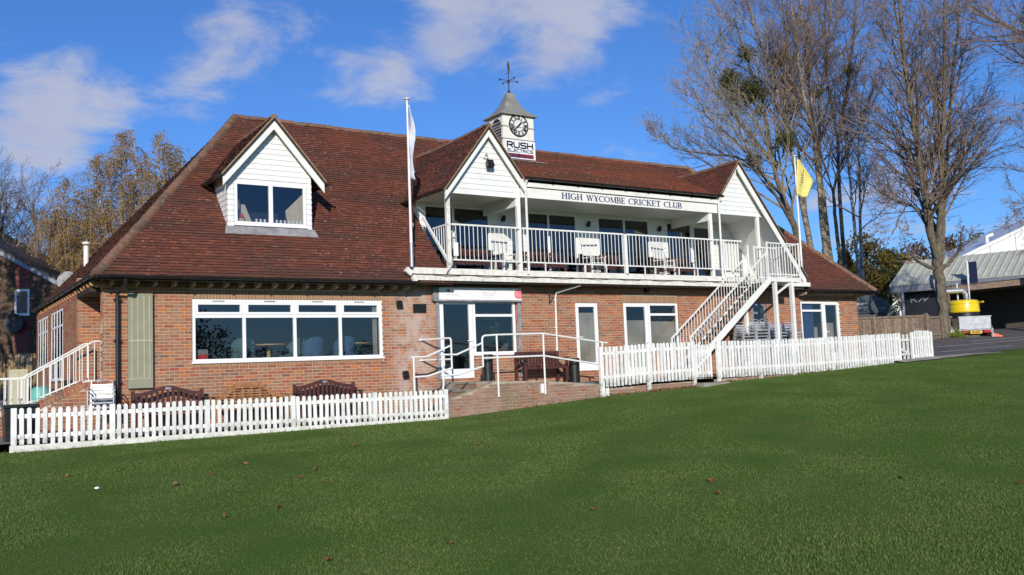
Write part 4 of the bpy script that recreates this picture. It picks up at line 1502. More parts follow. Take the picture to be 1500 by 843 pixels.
# squared-off stroke letters, on a unit box
STK = {'R': [[(0, 0), (0, 1)], [(0, 1), (.75, 1), (1, .85), (1, .6), (.75, .45), (.2, .45)], [(.55, .45), (1, 0)]],
       'U': [[(0, 1), (0, .2), (.2, 0), (.8, 0), (1, .2), (1, 1)]], 'S': [[(1, 1), (.2, 1), (0, .85), (0, .62), (.2, .5), (.8, .5), (1, .38), (1, .15), (.8, 0), (0, 0)]],
       'H': [[(0, 0), (0, 1)], [(1, 0), (1, 1)], [(0, .5), (1, .5)]], 'E': [[(1, 1), (0, 1), (0, 0), (1, 0)], [(0, .5), (.85, .5)]], 'L': [[(0, 1), (0, 0), (1, 0)]],
       'C': [[(1, 1), (.2, 1), (0, .8), (0, .2), (.2, 0), (1, 0)]], 'T': [[(0, 1), (1, 1)], [(.5, 1), (.5, 0)]], 'I': [[(.5, 0), (.5, 1)]],
       '0': [[(0, .15), (0, .85), (.2, 1), (.8, 1), (1, .85), (1, .15), (.8, 0), (.2, 0), (0, .15)]], '7': [[(0, 1), (1, 1), (.4, 0)]], '1': [[(.2, .8), (.6, 1), (.6, 0)]],
       '4': [[(.75, 0), (.75, 1), (0, .35), (1, .35)]], '6': [[(1, 1), (.2, 1), (0, .8), (0, .1), (.2, 0), (1, 0), (1, .5), (0, .5)]], '5': [[(1, 1), (0, 1), (0, .55), (1, .55), (1, 0), (0, 0)]],
       '8': [[(0, 0), (0, 1), (1, 1), (1, 0), (0, 0)], [(0, .5), (1, .5)]], 'K': [[(.05, 0), (.05, 1)], [(1, 1), (.05, .3)], [(.35, .5), (.8, 0)]],
       'N': [[(0, 0), (.75, 1)], [(.75, 1), (.75, 0)], [(.75, 0), (1.6, 1)]], '|': [[(0, 0), (.5, 1)]]}
def stroke_text(b, txt, P, x0, x1, z0, h, w, gap=.32, nrm=(0, -1, 0), narrow='I1'):
    ws = [(.35 if c in narrow else (.6 if c == ' ' else 1)) for c in txt]
    unit = (x1 - x0) / (sum(ws) + gap * (len(txt) - 1))
    x = x0
    for c, cw in zip(txt, ws):
        for pl in STK.get(c, []):
            for p, q in zip(pl[:-1], pl[1:]):
                off = -.32 if c in narrow else 0
                a, e = P(x + (p[0] + off) * unit, z0 + p[1] * h), P(x + (q[0] + off) * unit, z0 + q[1] * h)
                a, e = Vector(a), Vector(e)
                d = (e - a).normalized() * w * .45
                b.bar(a - d, e + d, .006, w, up=Vector(nrm).cross(d).normalized())
        x += (cw + gap) * unit
RS = thing('advert_sign', 'white RUSH ELECTRICS board with red phone number on the clock turret', 'sign', (12.78, 2.48, 6.98))
SY = ty0 - .052
MB().box(tx0 + .03, tx1 - .005, SY, SY + .03, 6.985, 7.635).build('sign_panel', 'upvc', RS)
fp = lambda u, z: (u, SY - .006, z)
b = MB()
stroke_text(b, 'RUSH', fp, 12.28, 13.25, 7.40, .165, .045)
b.build('lettering', 'navy', RS)
b = MB()
stroke_text(b, 'ELECTRICS', fp, 12.29, 13.25, 7.255, .085, .02)
b.build('lettering', 'navy', RS)
MB().box(12.26, 13.28, SY - .006, SY, 7.075, 7.205).build('stripe', 'navy', RS)
b = MB()
stroke_text(b, '07714 657878', lambda u, z: (u, SY - .010, z), 12.29, 13.25, 7.10, .08, .013)
b.build('lettering', 'red', RS)
def text(body, size, loc, m, parent, name='lettering', rot=(math.pi / 2, 0, 0), ext=.002, align='LEFT'):
    c = bpy.data.curves.new(name, 'FONT')
    c.body = body
    c.size = size
    c.extrude = ext
    c.align_x = align
    c.resolution_u = 2
    o = bpy.data.objects.new(name, c)
    COL.objects.link(o)
    c.materials.append(M[m])
    o.location = Vector(loc) - OFF.get(parent.name, Vector())
    o.rotation_euler = rot
    me = bpy.data.meshes.new_from_object(o)
    bpy.data.objects.remove(o, do_unlink=True)
    o = bpy.data.objects.new(name, me)
    COL.objects.link(o)
    o.location = Vector(loc) - OFF.get(parent.name, Vector())
    o.rotation_euler = rot
    o.parent = parent
    return o
SS = thing('shop_sign', 'long white shop sign with a pink ball and faint grey print above the glazed door', 'sign', (9.56, -.1, 2.28))
MB().box(8.22, 10.84, -.16, -.01, 2.28, 2.61).build('sign_panel', 'upvc', SS)
MB().box(8.06, 8.22, -.14, -.01, 2.27, 2.60).box(8.06, 10.84, -.15, -.01, 2.24, 2.28).build('shutter_housing', 'lead', SS)
text('cafe & kitchen', .07, (8.42, -.163, 2.40), 'greytext', SS)
b = MB()
b.prism([(8.50 + .06 * math.cos(a), -.162, 2.525 + .045 * math.sin(a)) for a in np.linspace(0, 2 * math.pi, 4, endpoint=False)], (0, -.003, 0))
b.build('emblem', 'red', SS)
text('at the cricket ground', .065, (9.45, -.163, 2.53), 'greytext', SS)
text('breakfasts and lunches', .05, (9.55, -.163, 2.46), 'greytext', SS)
text('served every day', .05, (9.60, -.163, 2.40), 'greytext', SS)
text('private functions', .04, (9.60, -.163, 2.34), 'greytext', SS)
b = MB()
b.prism([(10.72 + .12 * math.cos(a), -.162, 2.45 + .135 * math.sin(a)) for a in np.linspace(R(70), R(290), 14)] + [(10.835, -.162, 2.32), (10.835, -.162, 2.58)], (0, -.003, 0))
b.build('ball_emblem', 'pink', SS)
MB().box(8.18, 8.26, -.06, -.012, .17, 2.24).build('door_rail', 'steel', SS)
MB().box(10.78, 10.86, -.06, -.012, .15, 2.24).build('door_rail', 'steel', SS)

# ------------------------------------------------------------------ fittings on the front
sh = thing('wall_cupboard', 'tall sage green boarded cupboard fixed to the brick wall beside the downpipe', 'cupboard', (.7, -.05, .27))
MB().box(.45, .97, -.11, -.01, .27, 2.36).build('panel', 'shutter', sh)
b = MB()
for x in (.53, .655, .785, .905):
    b.box(x - .009, x + .009, -.122, -.11, .48, 2.30)
b.box(.46, .96, -.124, -.111, 1.30, 1.325)
b.box(.46, .96, -.124, -.111, .46, .475)
b.build('beading', 'beading', sh)
dpipe = MB().tube([(.30, -.67, 2.64), (.30, -.62, 2.5), (.235, -.09, 2.34), (.235, -.09, -.6)], .043, 10)
for z in (.4, 1.3, 2.2):
    dpipe.box(.17, .30, -.11, -.005, z, z + .05)
tag(dpipe.build('downpipe', 'black', at=(.235, -.09, -.6), smooth=True), 'black round downpipe at the left corner of the brick front', 'downpipe')
wp = MB().tube([(12.68, -.56, 2.78), (12.66, -.5, 2.70), (12.12, -.06, 2.52), (12.09, -.05, 2.40), (12.06, -.05, .08)], .030, 8)
for z in (.6, 1.5, 2.3):
    wp.box(12.02, 12.12, -.06, -.002, z, z + .03)
tag(wp.build('downpipe', 'white', at=(12.06, -.05, .08), smooth=True), 'thin white downpipe with a slanting top beside the narrow glazed door', 'downpipe')
def wall_lamp(x, y, z, label, s=1.0):
    t = thing('wall_lamp', label, 'lamp', (x, y, z))
    MB().box(x - .05 * s, x + .05 * s, y - .03 * s, y, z - .09 * s, z + .03 * s).build('bracket', 'black', t)
    MB().lathe([(.03 * s, -.11 * s), (.06 * s, -.02 * s), (.065 * s, .06 * s), (.04 * s, .1 * s)], (x, y - .11 * s, z), 10).build('lamp_head', 'black', t, smooth=True)
    return t
def flood(x, y, z, label, s=1.0):
    t = thing('floodlight', label, 'lamp', (x, y, z))
    MB().box(x - .02, x + .02, y - .1 * s, y, z - .02, z + .02).build('bracket', 'black', t)
    MB().obox((x, y - .13 * s, z), (.08 * s, 0, 0), (0, .035 * s, -.03 * s), (0, .03 * s, .07 * s)).build('lamp_head', 'black', t, bevel=.01)
    return t
flood(7.06, 0, 2.16, 'small black floodlight on the wall at the right end of the big window')
wall_lamp(15.57, 0, 2.68, 'black spotlight high on the brick wall under the balcony', 1.2)
flood(7.18, 0, .34, 'twin black box low on the brick wall left of the handrail')
flood(9.70, -.42, 5.98, 'black floodlight in the middle of the left white gable', 1.3)
for x, lb in ((11.3, 'small dark wall lamp between the first and second balcony windows'), (14.5, 'small dark wall lamp between the second and third balcony windows'), (17.5, 'small dark wall lamp right of the third balcony window')):
    wall_lamp(x, by1 - .015, 4.86, lb, .9)
t = thing('air_vent', 'black grille set in the stained brickwork left of the shop sign', 'vent', (7.72, 0, 1.95))
MB().box(7.51, 7.89, -.03, .0, 1.94, 2.17).build('vent_frame', 'black', t)
for i in range(5):
    MB().bar((7.53, -.035, 1.975 + i * .042), (7.87, -.035, 1.975 + i * .042), .02, .012).build('slat', 'black', t)
t = thing('gable_emblem', 'small dark ornament on the left white gable above the floodlight', 'emblem', (9.66, -.43, 6.22))
b = MB()
b.bar((9.58, -.43, 6.16), (9.74, -.43, 6.16), .02, .025)
b.bar((9.74, -.43, 6.16), (9.70, -.43, 6.30), .02, .025)
b.bar((9.70, -.43, 6.30), (9.64, -.43, 6.22), .02, .025)
b.build('outline', 'lead', t)
t = thing('basket_bracket', 'black iron hanging basket bracket on the brick right of the shop sign', 'bracket', (11.9, 0, 2.3))
b = MB()
b.bar((11.9, -.02, 2.18), (11.9, -.02, 2.48), .02, .02)
b.bar((11.9, -.02, 2.45), (11.9, -.34, 2.45), .016, .016)
b.bar((11.9, -.02, 2.22), (11.9, -.28, 2.44), .014, .014)
b.build('bracket_arm', 'black', t)

# ------------------------------------------------------------------ flagpoles
def flagpole(x, y, z0, z1, label):
    t = thing('flagpole', label, 'flagpole', (x, y, z0))
    MB().tube([(x, y, z0 + .5), (x, y, z1)], [.04, .026], 10).build('pole', 'white', t, smooth=True)
    MB().lathe([(.02, 0), (.08, .02), (.08, .04), (.02, .07)], (x, y, z1), 10).build('finial', 'white', t, smooth=True)
    MB().tube([(x, y, z0), (x, y, z0 + .62)], .052, 10).build('sleeve', 'steel', t, smooth=True)
    MB().bar((x + .04, y, z0 + 1.1), (x + .08, y, z0 + 1.1), .03, .09).build('cleat', 'steel', t)
    return t
flagpole(7.24, -.54, 3.08, 7.46, 'white flagpole standing at the left end of the balcony')
flagpole(22.26, -.54, 3.08, 7.34, 'white flagpole standing at the right end of the balcony')
def cloth(name, rows, m, label, at, thick=.006):
    """rows: list of rows of points"""
    b = MB()
    n = len(rows[0])
    for r in rows:
        b.v += [tuple(p) for p in r]
    for i in range(len(rows) - 1):
        for j in range(n - 1):
            b.f.append((i * n + j, i * n + j + 1, (i + 1) * n + j + 1, (i + 1) * n + j))
    o = b.build(name, m, at=at, smooth=True)
    md = o.modifiers.new('thickness', 'SOLIDIFY')
    md.thickness = thick
    return tag(o, label, 'flag')
rows = []
for i in range(26):
    f = i / 25
    z = 7.34 - 1.86 * f
    w = .05 + .15 * math.sin(min(1, f * 2.2) * 1.45) * (1 - .3 * f)
    if f > .9:
        w *= .8
    row = []
    for j in range(13):
        g = j / 12
        row.append((7.25 + w * g + .03 * math.sin(f * 7), -.56 - .07 * math.sin(g * 9 + f * 3) * (.25 + f) - .05 * math.sin(f * 11 + g * 4), z - .16 * g * f - .05 * math.sin(g * 3.1)))
    rows.append(row)
cloth('white_flag', rows, 'whiteflag', 'limp white flag hanging from the left flagpole', (7.24, -.54, 5.5))
rows = []
for i in range(16):
    f = i / 15
    row = []
    for j in range(12):
        g = j / 11
        x0, z0_ = 22.33 - .13 * f, 7.28 - 1.28 * f
        xe = 22.40 + (.66 * min(1, f * 1.9) if f < .53 else .66 * (1 - (f - .53) * 1.15))
        ze = 7.25 - .72 * min(1, f * 1.9) - (.62 * max(0, f - .53) / .47)
        row.append((x0 + (xe - x0) * g, -.58 - .06 * math.sin(g * 7 + f * 2) * g, z0_ + (ze - z0_) * g))
    rows.append(row)
yf = cloth('yellow_flag', rows, 'yellowflag', 'yellow flag half unfurled on the right flagpole in front of the bare trees', (22.26, -.54, 6.0))
b = MB()
for i in range(6):
    c = Vector((22.37 + i * .018, -.72, 6.42 + i * .085))
    b.obox(c, (.02, 0, -.008), (0, .003, 0), (.006, 0, .024))
o = b.build('flag_print', 'black', yf)

# ------------------------------------------------------------------ picket fences
def picket_mesh(h, w=.074, t=.02):
    b = MB()
    pts = [(-w / 2, 0, 0), (w / 2, 0, 0), (w / 2, 0, h - .035)] + [(w / 2 * math.cos(a), 0, h - .035 + .035 * math.sin(a)) for a in np.linspace(.5, math.pi - .5, 5)] + [(-w / 2, 0, h - .035)]
    b.prism([(x, -t, z) for x, _, z in pts], (0, t, 0))
    return b.mesh('picket', 'fence')
PK1, PK2 = picket_mesh(.665), picket_mesh(1.06, .086)
pr = random.Random(21)
def picket_fence(label, x0, x1, y, topf, me, h, posts, low, pitch=.128, rails=(.15, .52), pw=.095):
    t = thing('picket_fence', label, 'fence', ((x0 + x1) / 2, y, topf((x0 + x1) / 2) - h), group='white picket fences around the pavilion')
    x = x0
    n = round((x1 - x0) / pitch)
    for i in range(n + 1):
        x = x0 + (x1 - x0) * i / n
        if any(abs(x - q) < pw * .6 for q in posts):
            continue
        inst('picket', me, t, (x, y + pr.uniform(-.003, .003), topf(x) - h + pr.uniform(-.008, .008)), (0, pr.gauss(0, .011), pr.uniform(-.05, .05)))
    for k, dz in enumerate(rails):
        xsn = np.linspace(x0, x1, 7)
        b = MB()
        for a, c in zip(xsn[:-1], xsn[1:]):
            b.bar((a, y + .022, topf(a) - dz), (c, y + .022, topf(c) - dz), .035, .075)
        b.build('fence_rail', 'fence', t)
    for q in posts:
        zb = low(q)
        MB().box(q - pw / 2, q + pw / 2, y - .035, y + .055, zb, topf(q) + .005).build('fence_post', 'fence', t, bevel=.006)
    return t
lowL = lambda x: lawn_h(x, -2.6) - .1
tL = lambda x: .005 - .006 * (x + 2)
FL = picket_fence('low white picket fence in front of the benches, left of the brick ramp', -1.98, 7.0, -2.5, tL, PK1, .665, (-1.98, -.30, 1.5, 3.30, 5.2, 7.02), lowL)
b = MB()
b.prism([(-2.05, -2.545, -.85), (7.05, -2.545, -.80), (7.05, -2.545, -.675), (-2.05, -2.545, -.672)], (0, .05, 0))
b.build('gravel_board', 'gravelboard', FL)
tR = lambda x: lerp([11.7, 13.4, 15.1, 16, 19.2, 24.65, 26.5], [.85, .92, .95, .94, .955, 1.075, 1.10], x)
lowR = lambda x: lawn_h(x, -2.6) - .08
picket_fence('white picket fence section on the brick plinth left of the staircase gate', 11.78, 15.02, -2.45, tR, PK2, 1.06, (11.74, 13.38, 15.08), lowR, .13, (.18, .80))
picket_fence('long white picket fence section right of the staircase hiding the stacked chairs', 16.12, 24.58, -2.45, tR, PK2, 1.06, (16.05, 17.8, 19.25, 21.1, 22.9, 24.62), lowR, .13, (.18, .80))
picket_fence('short end section of white picket fence beside the car park', 25.40, 26.42, -2.45, tR, PK2, 1.0, (25.36, 26.46), lowR, .13, (.18, .80))
def gate(label, hinge, w, z0, h, ang):
    t = thing('picket_gate', label, 'gate', hinge, ang, world=False)
    me = picket_mesh(h)
    n = max(3, round(w / .128))
    for i in range(n):
        inst('picket', me, t, ((i + .5) * w / n, 0, z0))
    for z in (.17, h - .2):
        MB().box(0, w, .0, .03, z0 + z - .04, z0 + z + .04).build('gate_rail', 'fence', t)
    MB().bar((.03, .018, z0 + .2), (w - .03, .018, z0 + h - .24), .028, .075).build('gate_brace', 'fence', t)
    return t
gate('white picket gate with a diagonal brace at the foot of the staircase', (15.16, -2.30, 0), .84, -.12, .98, R(4))
gate('white picket gate standing open near the car park', (25.30, -2.38, 0), .8, .18, .86, R(100))
gate('second leaf of the open white gate behind the short fence', (24.70, -2.2, 0), .62, .15, .86, R(62))

# ------------------------------------------------------------------ brick ramp wall, platform, steps, handrails
RWT = lambda x: lerp([6.9, 7.2, 8.55, 10.06, 11.72, 11.75, 15.08, 15.09], [-.42, -.3, .085, .02, -.14, -.235, -.17, -.30], x)
RW = thing('ramp_wall', 'low weathered brick retaining wall of the entrance ramp beside the lawn', 'wall', (11, -2.3, -.8))
RF = Frame((0, -2.33, 0), (1, 0, 0), (0, -1, 0))
b = MB()
px_ = [6.95, 7.2, 8.55, 10.06, 11.72, 11.76, 15.08]
b.prism([(x, -2.322, RWT(x) - .005) for x in px_] + [(15.08, -2.322, -1.0), (6.95, -2.322, -1.0)], (0, .20, 0))
b.build('wall_core', 'ramp_mortar', RW)
lay_bricks(RW, RF, brick_list(6.95, 15.08, -.95, .16, top=RWT), 'ramp_brick', 300, key=lambda t: -t[2] + (3 if t[2] < lawn_h(t[0], -2.4) - .1 else 0))
PW = thing('fence_plinth', 'low brick plinth under the long right picket fence', 'wall', (19, -2.4, -.4))
PWT = lambda x: lerp([16, 20, 24.5], [-.155, -.075, .03], x)
b = MB()
b.prism([(16.0, -2.392, -.9), (24.5, -2.392, -.6), (24.5, -2.392, PWT(24.5)), (20, -2.392, PWT(20)), (16, -2.392, PWT(16))], (0, .12, 0))
b.build('wall_core', 'ramp_mortar', PW)
lay_bricks(PW, Frame((0, -2.40, 0), (1, 0, 0), (0, -1, 0)), brick_list(16, 24.5, -.5, .06, top=PWT), 'ramp_brick')
pl = MB()
pl.prism([(8.42, -2.30, .098), (10.06, -2.30, .035), (11.8, -2.30, -.12), (12.2, -2.30, -.13), (12.2, -2.30, -.8), (8.42, -2.30, -.8)], (0, 2.29, 0))
pl.box(8.2, 8.42, -1.05, -.01, -.8, .098)
tag(pl.build('entrance_platform', 'concrete'), 'concrete entrance platform in front of the glazed doors', None, None, 'structure')
ST = thing('entrance_steps', 'short flight of brick steps rising to the glazed door between two handrails', 'steps', (7.7, -1.65, -.63))
for i in range(4):
    z = -.63 + .18 * (i + 1)
    x0 = 7.18 + i * .31
    MB().box(x0, 8.42, -2.11, -1.06, z - .18, z - .045).build('riser', 'ramp_brick', ST)
    MB().box(x0 - .02, 8.42, -2.11, -1.06, z - .045, z).build('tread', 'concrete', ST)
tag(MB().box(15.05, 16.05, -2.85, -2.1, -.42, -.235).build('step_slab', 'concrete', at=(15.55, -2.5, -.42)), 'stone step at the staircase gate on the lawn edge', 'step')
def tube_thing(name, label, cat, tubes, posts, r=.024, base=(0, 0, 0), m='rail'):
    t = thing(name, label, cat, base)
    for p in tubes:
        MB().tube(p, r, 8).build('rail', m, t, smooth=True)
    for p in posts:
        MB().tube(p, r, 8).build('post', m, t, smooth=True)
    return t
Y = -2.36
def curve3(a, c, e, n=4):
    a, c, e = Vector(a), Vector(c), Vector(e)
    return [tuple((1 - t) ** 2 * a + 2 * t * (1 - t) * c + t * t * e) for t in [i / n for i in range(n + 1)]]
HR = tube_thing('handrail', 'white tubular handrail along the front of the ramp platform', 'handrail',
                [[(8.16, Y, .45), (8.16, Y, 1.10)] + curve3((8.16, Y, 1.12), (8.16, Y, 1.20), (8.26, Y, 1.21)) + [(8.57, Y, 1.225), (9.97, Y, 1.24), (11.88, Y, .985), (12.05, Y, .965)],
                 [(8.16, Y, .66), (9.97, Y, .675), (11.85, Y, .39)], [(6.98, Y, .77), (7.43, Y, .765), (8.16, Y, 1.03)], [(6.99, Y, .275), (7.46, Y, .285), (8.16, Y, .46)]],
                [[(8.58, Y, -.30), (8.58, Y, 1.225)], [(9.98, Y, -.30), (9.98, Y, 1.24)], [(11.88, Y, -.5), (11.88, Y, .985)], [(7.05, Y + .2, -.62), (7.05, Y + .1, -.3), (7.05, Y, .1), (7.05, Y, .77)]], base=(9.5, Y, -.3))
b = MB()
b.box(9.84, 9.93, Y - .02, Y + .02, -.27, -.03)
b.box(11.74, 11.83, Y - .02, Y + .02, -.5, -.28)
b.box(11.93, 12.03, Y - .02, Y + .02, -.47, -.22)
b.build('fixing_plate', 'rail', HR)
YA = -1.1
HA = tube_thing('handrail', 'white tubular handrail on the wall side of the entrance steps', 'handrail',
                [[(7.70, -.02, 1.225), (7.98, YA + .1, 1.22)] + curve3((7.985, YA + .08, 1.22), (8.0, YA, 1.22), (8.0, YA, 1.12)) + [(8.0, YA, .43)],
                 [(7.71, -.02, .69), (8.0, YA, .68)], [(6.84, YA, .755), (7.29, YA, .76), (8.0, YA, 1.03)], [(6.90, YA, .265), (7.3, YA, .275), (8.0, YA, .455)]],
                [[(6.92, YA, -.62), (6.92, YA, .755)]], base=(7.5, YA, -.62))
b = MB()
b.lathe([(.05, -.02), (.055, .0), (.05, .02)], (7.70, -.02, 1.225), 10)
b.lathe([(.05, -.02), (.055, .0), (.05, .02)], (7.71, -.02, .69), 10)
b.build('wall_plate', 'rail', HA)

# ------------------------------------------------------------------ outside staircase to the balcony
M['treadgrey'] = mat('grey_tread_plate', (.16, .165, .17), (.11, .115, .12), rough=.6)
SCASE = thing('balcony_staircase', 'white steel staircase with barred rails rising from the gate to the balcony', 'staircase', (17.8, -1.05, -.1))
sz = lambda x: 1.06 + .756 * (x - 17.1)
for y in (-1.47, -.66):
    b = MB()
    tp = .11 if y < -1 else -.07
    b.prism([(15.75, y - .02, sz(15.75) - .16), (19.58, y - .02, sz(19.58) - .13), (19.58, y - .02, sz(19.58) + tp), (15.75, y - .02, sz(15.75) + tp)], (0, .04, 0))
    b.build('stringer', 'white', SCASE)
n = 15
for i in range(n):
    z = .12 + (2.93 - .12) * i / n
    x = 17.1 + (z - 1.06) / .756
    MB().box(x - .02, x + .22, -1.45, -.68, z - .025, z).build('tread', 'treadgrey', SCASE)
MB().box(19.54, 21.02, -1.50, -.51, 2.84, 2.98).build('landing', 'white', SCASE)
MB().box(21.02, 22.5, -.66, -.51, 2.80, 2.94).build('landing_beam', 'white', SCASE)
for x in (19.80, 20.60):
    MB().box(x - .055, x + .055, -1.49, -1.38, -.02, 2.84).build('post', 'white', SCASE)
MB().bar((19.86, -1.43, 2.45), (20.52, -1.43, 2.80), .05, .06).build('brace', 'white', SCASE)
MB().box(19.3, 19.4, -.62, -.52, .0, 2.3).build('post', 'white', SCASE)
bs, bl_ = baluster_mesh(.80, .0105), baluster_mesh(1.10, .0105)
for y in (-1.47, -.66):
    b = MB()
    b.bar((15.95, y, sz(15.95) + .93), (19.50, y, sz(19.50) + .93), .04, .035)
    b.bar((15.95, y, sz(15.95) - .2), (15.95, y, sz(15.95) + .95), .045, .045)
    b.bar((19.50, y, sz(19.50) + .1), (19.50, y, sz(19.50) + 1.25), .045, .045)
    o = b.build('stair_railing', 'rail', SCASE)
    x = 16.06
    while x < 19.48:
        inst('baluster', bs, o, (x, y, sz(x) + .12))
        x += .125
b = MB()
for z in (4.09, 3.08):
    b.bar((19.52, -1.48, z), (21.0, -1.48, z), .035, .035)
    b.bar((21.0, -1.48, z), (21.0, -.55, z), .035, .035)
    b.bar((19.95, -.52, z), (21.0, -.52, z), .035, .035)
for x, y in ((21.0, -1.48), (21.0, -.55), (19.95, -.52)):
    b.bar((x, y, 2.98), (x, y, 4.14), .045, .045)
LR = b.build('landing_railing', 'rail', SCASE)
for i in range(1, 11):
    inst('baluster', bl_, LR, (19.55 + i * .13, -1.48, 2.99))
for i in range(1, 8):
    inst('baluster', bl_, LR, (21.0, -1.48 + i * .118, 2.99))
for i in range(1, 8):
    inst('baluster', bl_, LR, (19.97 + i * .13, -.52, 2.99))

# left side entrance stairs and railings
SSR = thing('side_steps', 'brick side steps up to the landing at the pavilion end wall', 'steps', (-.8, 1.0, -.66))
SF = Frame((0, .38, 0), (1, 0, 0), (0, -1, 0))
stop = lambda x: lerp([-1.5, -.36, -.05], [-.08, .44, .44], x)
b = MB()
b.prism([(-3.2, .39, -.8), (-.07, .39, -.8), (-.07, .39, .43), (-.36, .39, .43), (-1.5, .39, -.09), (-3.2, .39, -.09)], (0, 1.3, 0))
b.build('wall_core', 'mortar', SSR)
lay_bricks(SSR, SF, brick_list(-3.2, -.07, -.72, .45, top=lambda x: stop(x) - .1 if x > -1.5 else -.18), 'brick')
cb_ = MB()
for i in range(15):
    a = Vector((-1.5 + i * .078, 0, -.085 + i * .0356))
    cb_.obox(a + Vector((0, .5, -.03)), Vector((.033, 0, .015)), (0, .125, 0), Vector((-.035, 0, .077)))
for i in range(5):
    cb_.box(-.36 + i * .062, -.36 + i * .062 + .053, .375, .62, .33, .445)
cb_.build('coping', 'brick', SSR)
def side_railing(y, label, xe):
    t = thing('side_railing', label, 'railing', (-.9, y, -.1))
    top = lambda x: lerp([-2.6, -1.48, -.17, .1], [.585, .585, 1.34, 1.34], x)
    bot = lambda x: lerp([-2.6, -1.48, -.33, .1], [-.02, -.02, .47, .47], x)
    b = MB()
    for f in (top, bot):
        pts = [-2.6, -1.48, (-.17 if f is top else -.33), xe]
        for a, c in zip(pts[:-1], pts[1:]):
            b.bar((a, y, f(a)), (c, y, f(c)), .035, .03)
    b.bar((xe, y, .44), (xe, y, 1.35), .04, .04)
    b.bar((-1.46, y, -.3), (-1.46, y, .59), .035, .035)
    o = b.build('railing_frame', 'rail', t)
    x = -2.52
    while x < xe - .05:
        MB().tube([(x, y, bot(x)), (x, y, top(x))], .011, 6).build('baluster', 'rail', o, smooth=True)
        x += .125
side_railing(.42, 'near white barred railing of the side steps', .08)
side_railing(1.6, 'far white barred railing of the side steps', -.1)
tag(MB().box(-.45, -.1, 2.7, 3.1, -.5, .52).box(-.43, -.12, 2.68, 2.70, -.3, .4).build('storage_box', 'black', at=(-.28, 2.9, -.5)), 'black box against the end wall below the side window', 'box')
tag(MB().lathe([(.2, 0), (.24, .1), (.24, .9), (.18, 1.02), (.1, 1.05)], (-.75, 4.4, -.64), 14).build('water_butt', 'aqua', at=(-.75, 4.4, -.64), smooth=True), 'pale green plastic tub behind the side railing', 'tub')
t = thing('cabinet', 'cream metal cabinet standing behind the side railing', 'cabinet', (-1.1, 4.6, -.64))
MB().box(-1.45, -1.02, 4.5, 4.9, -.6, .85).build('body', 'beading', t, bevel=.01)
MB().box(-1.43, -1.24, 4.485, 4.5, -.5, .8).build('door', 'beading', t)
MB().box(-1.225, -1.04, 4.485, 4.5, -.5, .8).build('door', 'beading', t)
t = thing('wheelie_bin', 'black wheelie bin behind the left end of the picket fence', 'bin', (-1.78, -1.5, -.8))
MB().prism([(-2.04, -1.78, -.78), (-1.54, -1.78, -.78), (-1.50, -1.82, .0), (-2.08, -1.82, .0)], (0, .6, 0)).build('body', 'black', t)
MB().box(-2.10, -1.48, -1.86, -1.18, .0, .06).build('lid', 'black', t, bevel=.015)
for x in (-2.0, -1.58):
    MB().tube([(x - .03, -1.25, -.7), (x + .03, -1.25, -.7)], .09, 10).build('wheel', 'black', t)

# ------------------------------------------------------------------ benches and seats
def bench(label, loc, rotz, width, style, m, group=None):
    t = thing('park_bench', label, 'bench', loc, rotz, group, world=False)
    w = width / 2
    for sx in (-1, 1):
        MB().box(sx * w - .035, sx * w + .035, .18, .25, 0, .84 if style != 'arch' else .60).build('leg', m, t, bevel=.005)
        MB().box(sx * w - .035, sx * w + .035, -.26, -.19, 0, .62).build('leg', m, t, bevel=.005)
        MB().box(sx * w - .04, sx * w + .04, -.30, .19, .62, .655).build('armrest', m, t, bevel=.005)
    for i in range(5):
        MB().box(-w, w, -.25 + i * .088, -.25 + i * .088 + .07, .42, .445).build('seat_slat', m, t)
    MB().box(-w, w, -.245, -.205, .34, .415).build('seat_rail', m, t)
    MB().box(-w, w, .19, .235, .47, .53).build('back_rail', m, t)
    def topz(x):
        u = abs(x) / w
        if style == 'camel':
            return .80 + .13 * (.5 + .5 * math.cos(min(1, u / .82) * math.pi))
        if style == 'arch':
            if u > .86:
                return .60 + .06 * (1 - u) / .14
            if u > .62:
                return .66 + .05 * (.86 - u) / .24
            return .71 + .25 * math.sqrt(max(0, 1 - (u / .62) ** 2)) * .93
        return .84
    b = MB()
    xs_ = np.linspace(-w, w, 29)
    for a, c in zip(xs_[:-1], xs_[1:]):
        za, zc = topz(a), topz(c)
        h = .085 if style != 'arch' else .06
        b.prism([(a, .185, za - h), (c, .185, zc - h), (c, .185, zc), (a, .185, za)], (0, .055, 0))
    b.build('top_rail', m, t)
    n = int(width / .105)
    for i in range(n):
        x = -w + (i + .5) * width / n
        if style == 'arch':
            continue
        MB().box(x - .028, x + .028, .20, .225, .53, topz(x) - .08).build('back_slat', m, t)
    if style == 'arch':
        for z in (.58, .64, .70, .76, .82, .88):
            hw = w * .6 * math.sqrt(max(.02, 1 - ((z - .66) / .30) ** 2)) if z > .68 else w * .9
            MB().box(-hw, hw, .195, .225, z - .018, z + .012).build('back_slat', m, t)
        for x in (-.30, -.1, .1, .30):
            MB().box(x - .016, x + .016, .19, .23, .53, topz(x) - .05).build('back_slat', m, t)
    if style == 'camel':
        MB().box(-.06, .06, .178, .186, .85, .90).build('plaque', 'steel', t)
    return t
bench('dark red garden bench with a curved back, first from the left behind the fence', (1.23, -.55, -.63), 0, 1.46, 'camel', 'bench_dark')
bench('orange wooden bench with an arched lattice back under the big window', (3.0, -.5, -.63), 0, 1.62, 'arch', 'bench_oak')
bench('dark red garden bench with a curved back under the right end of the big window', (4.88, -.55, -.63), 0, 1.50, 'camel', 'bench_dark')
bench('dark red slatted bench on the ramp platform between two black cylinder bins', (11.25, -.42, -.0), 0, 1.40, 'straight', 'bench_dark')
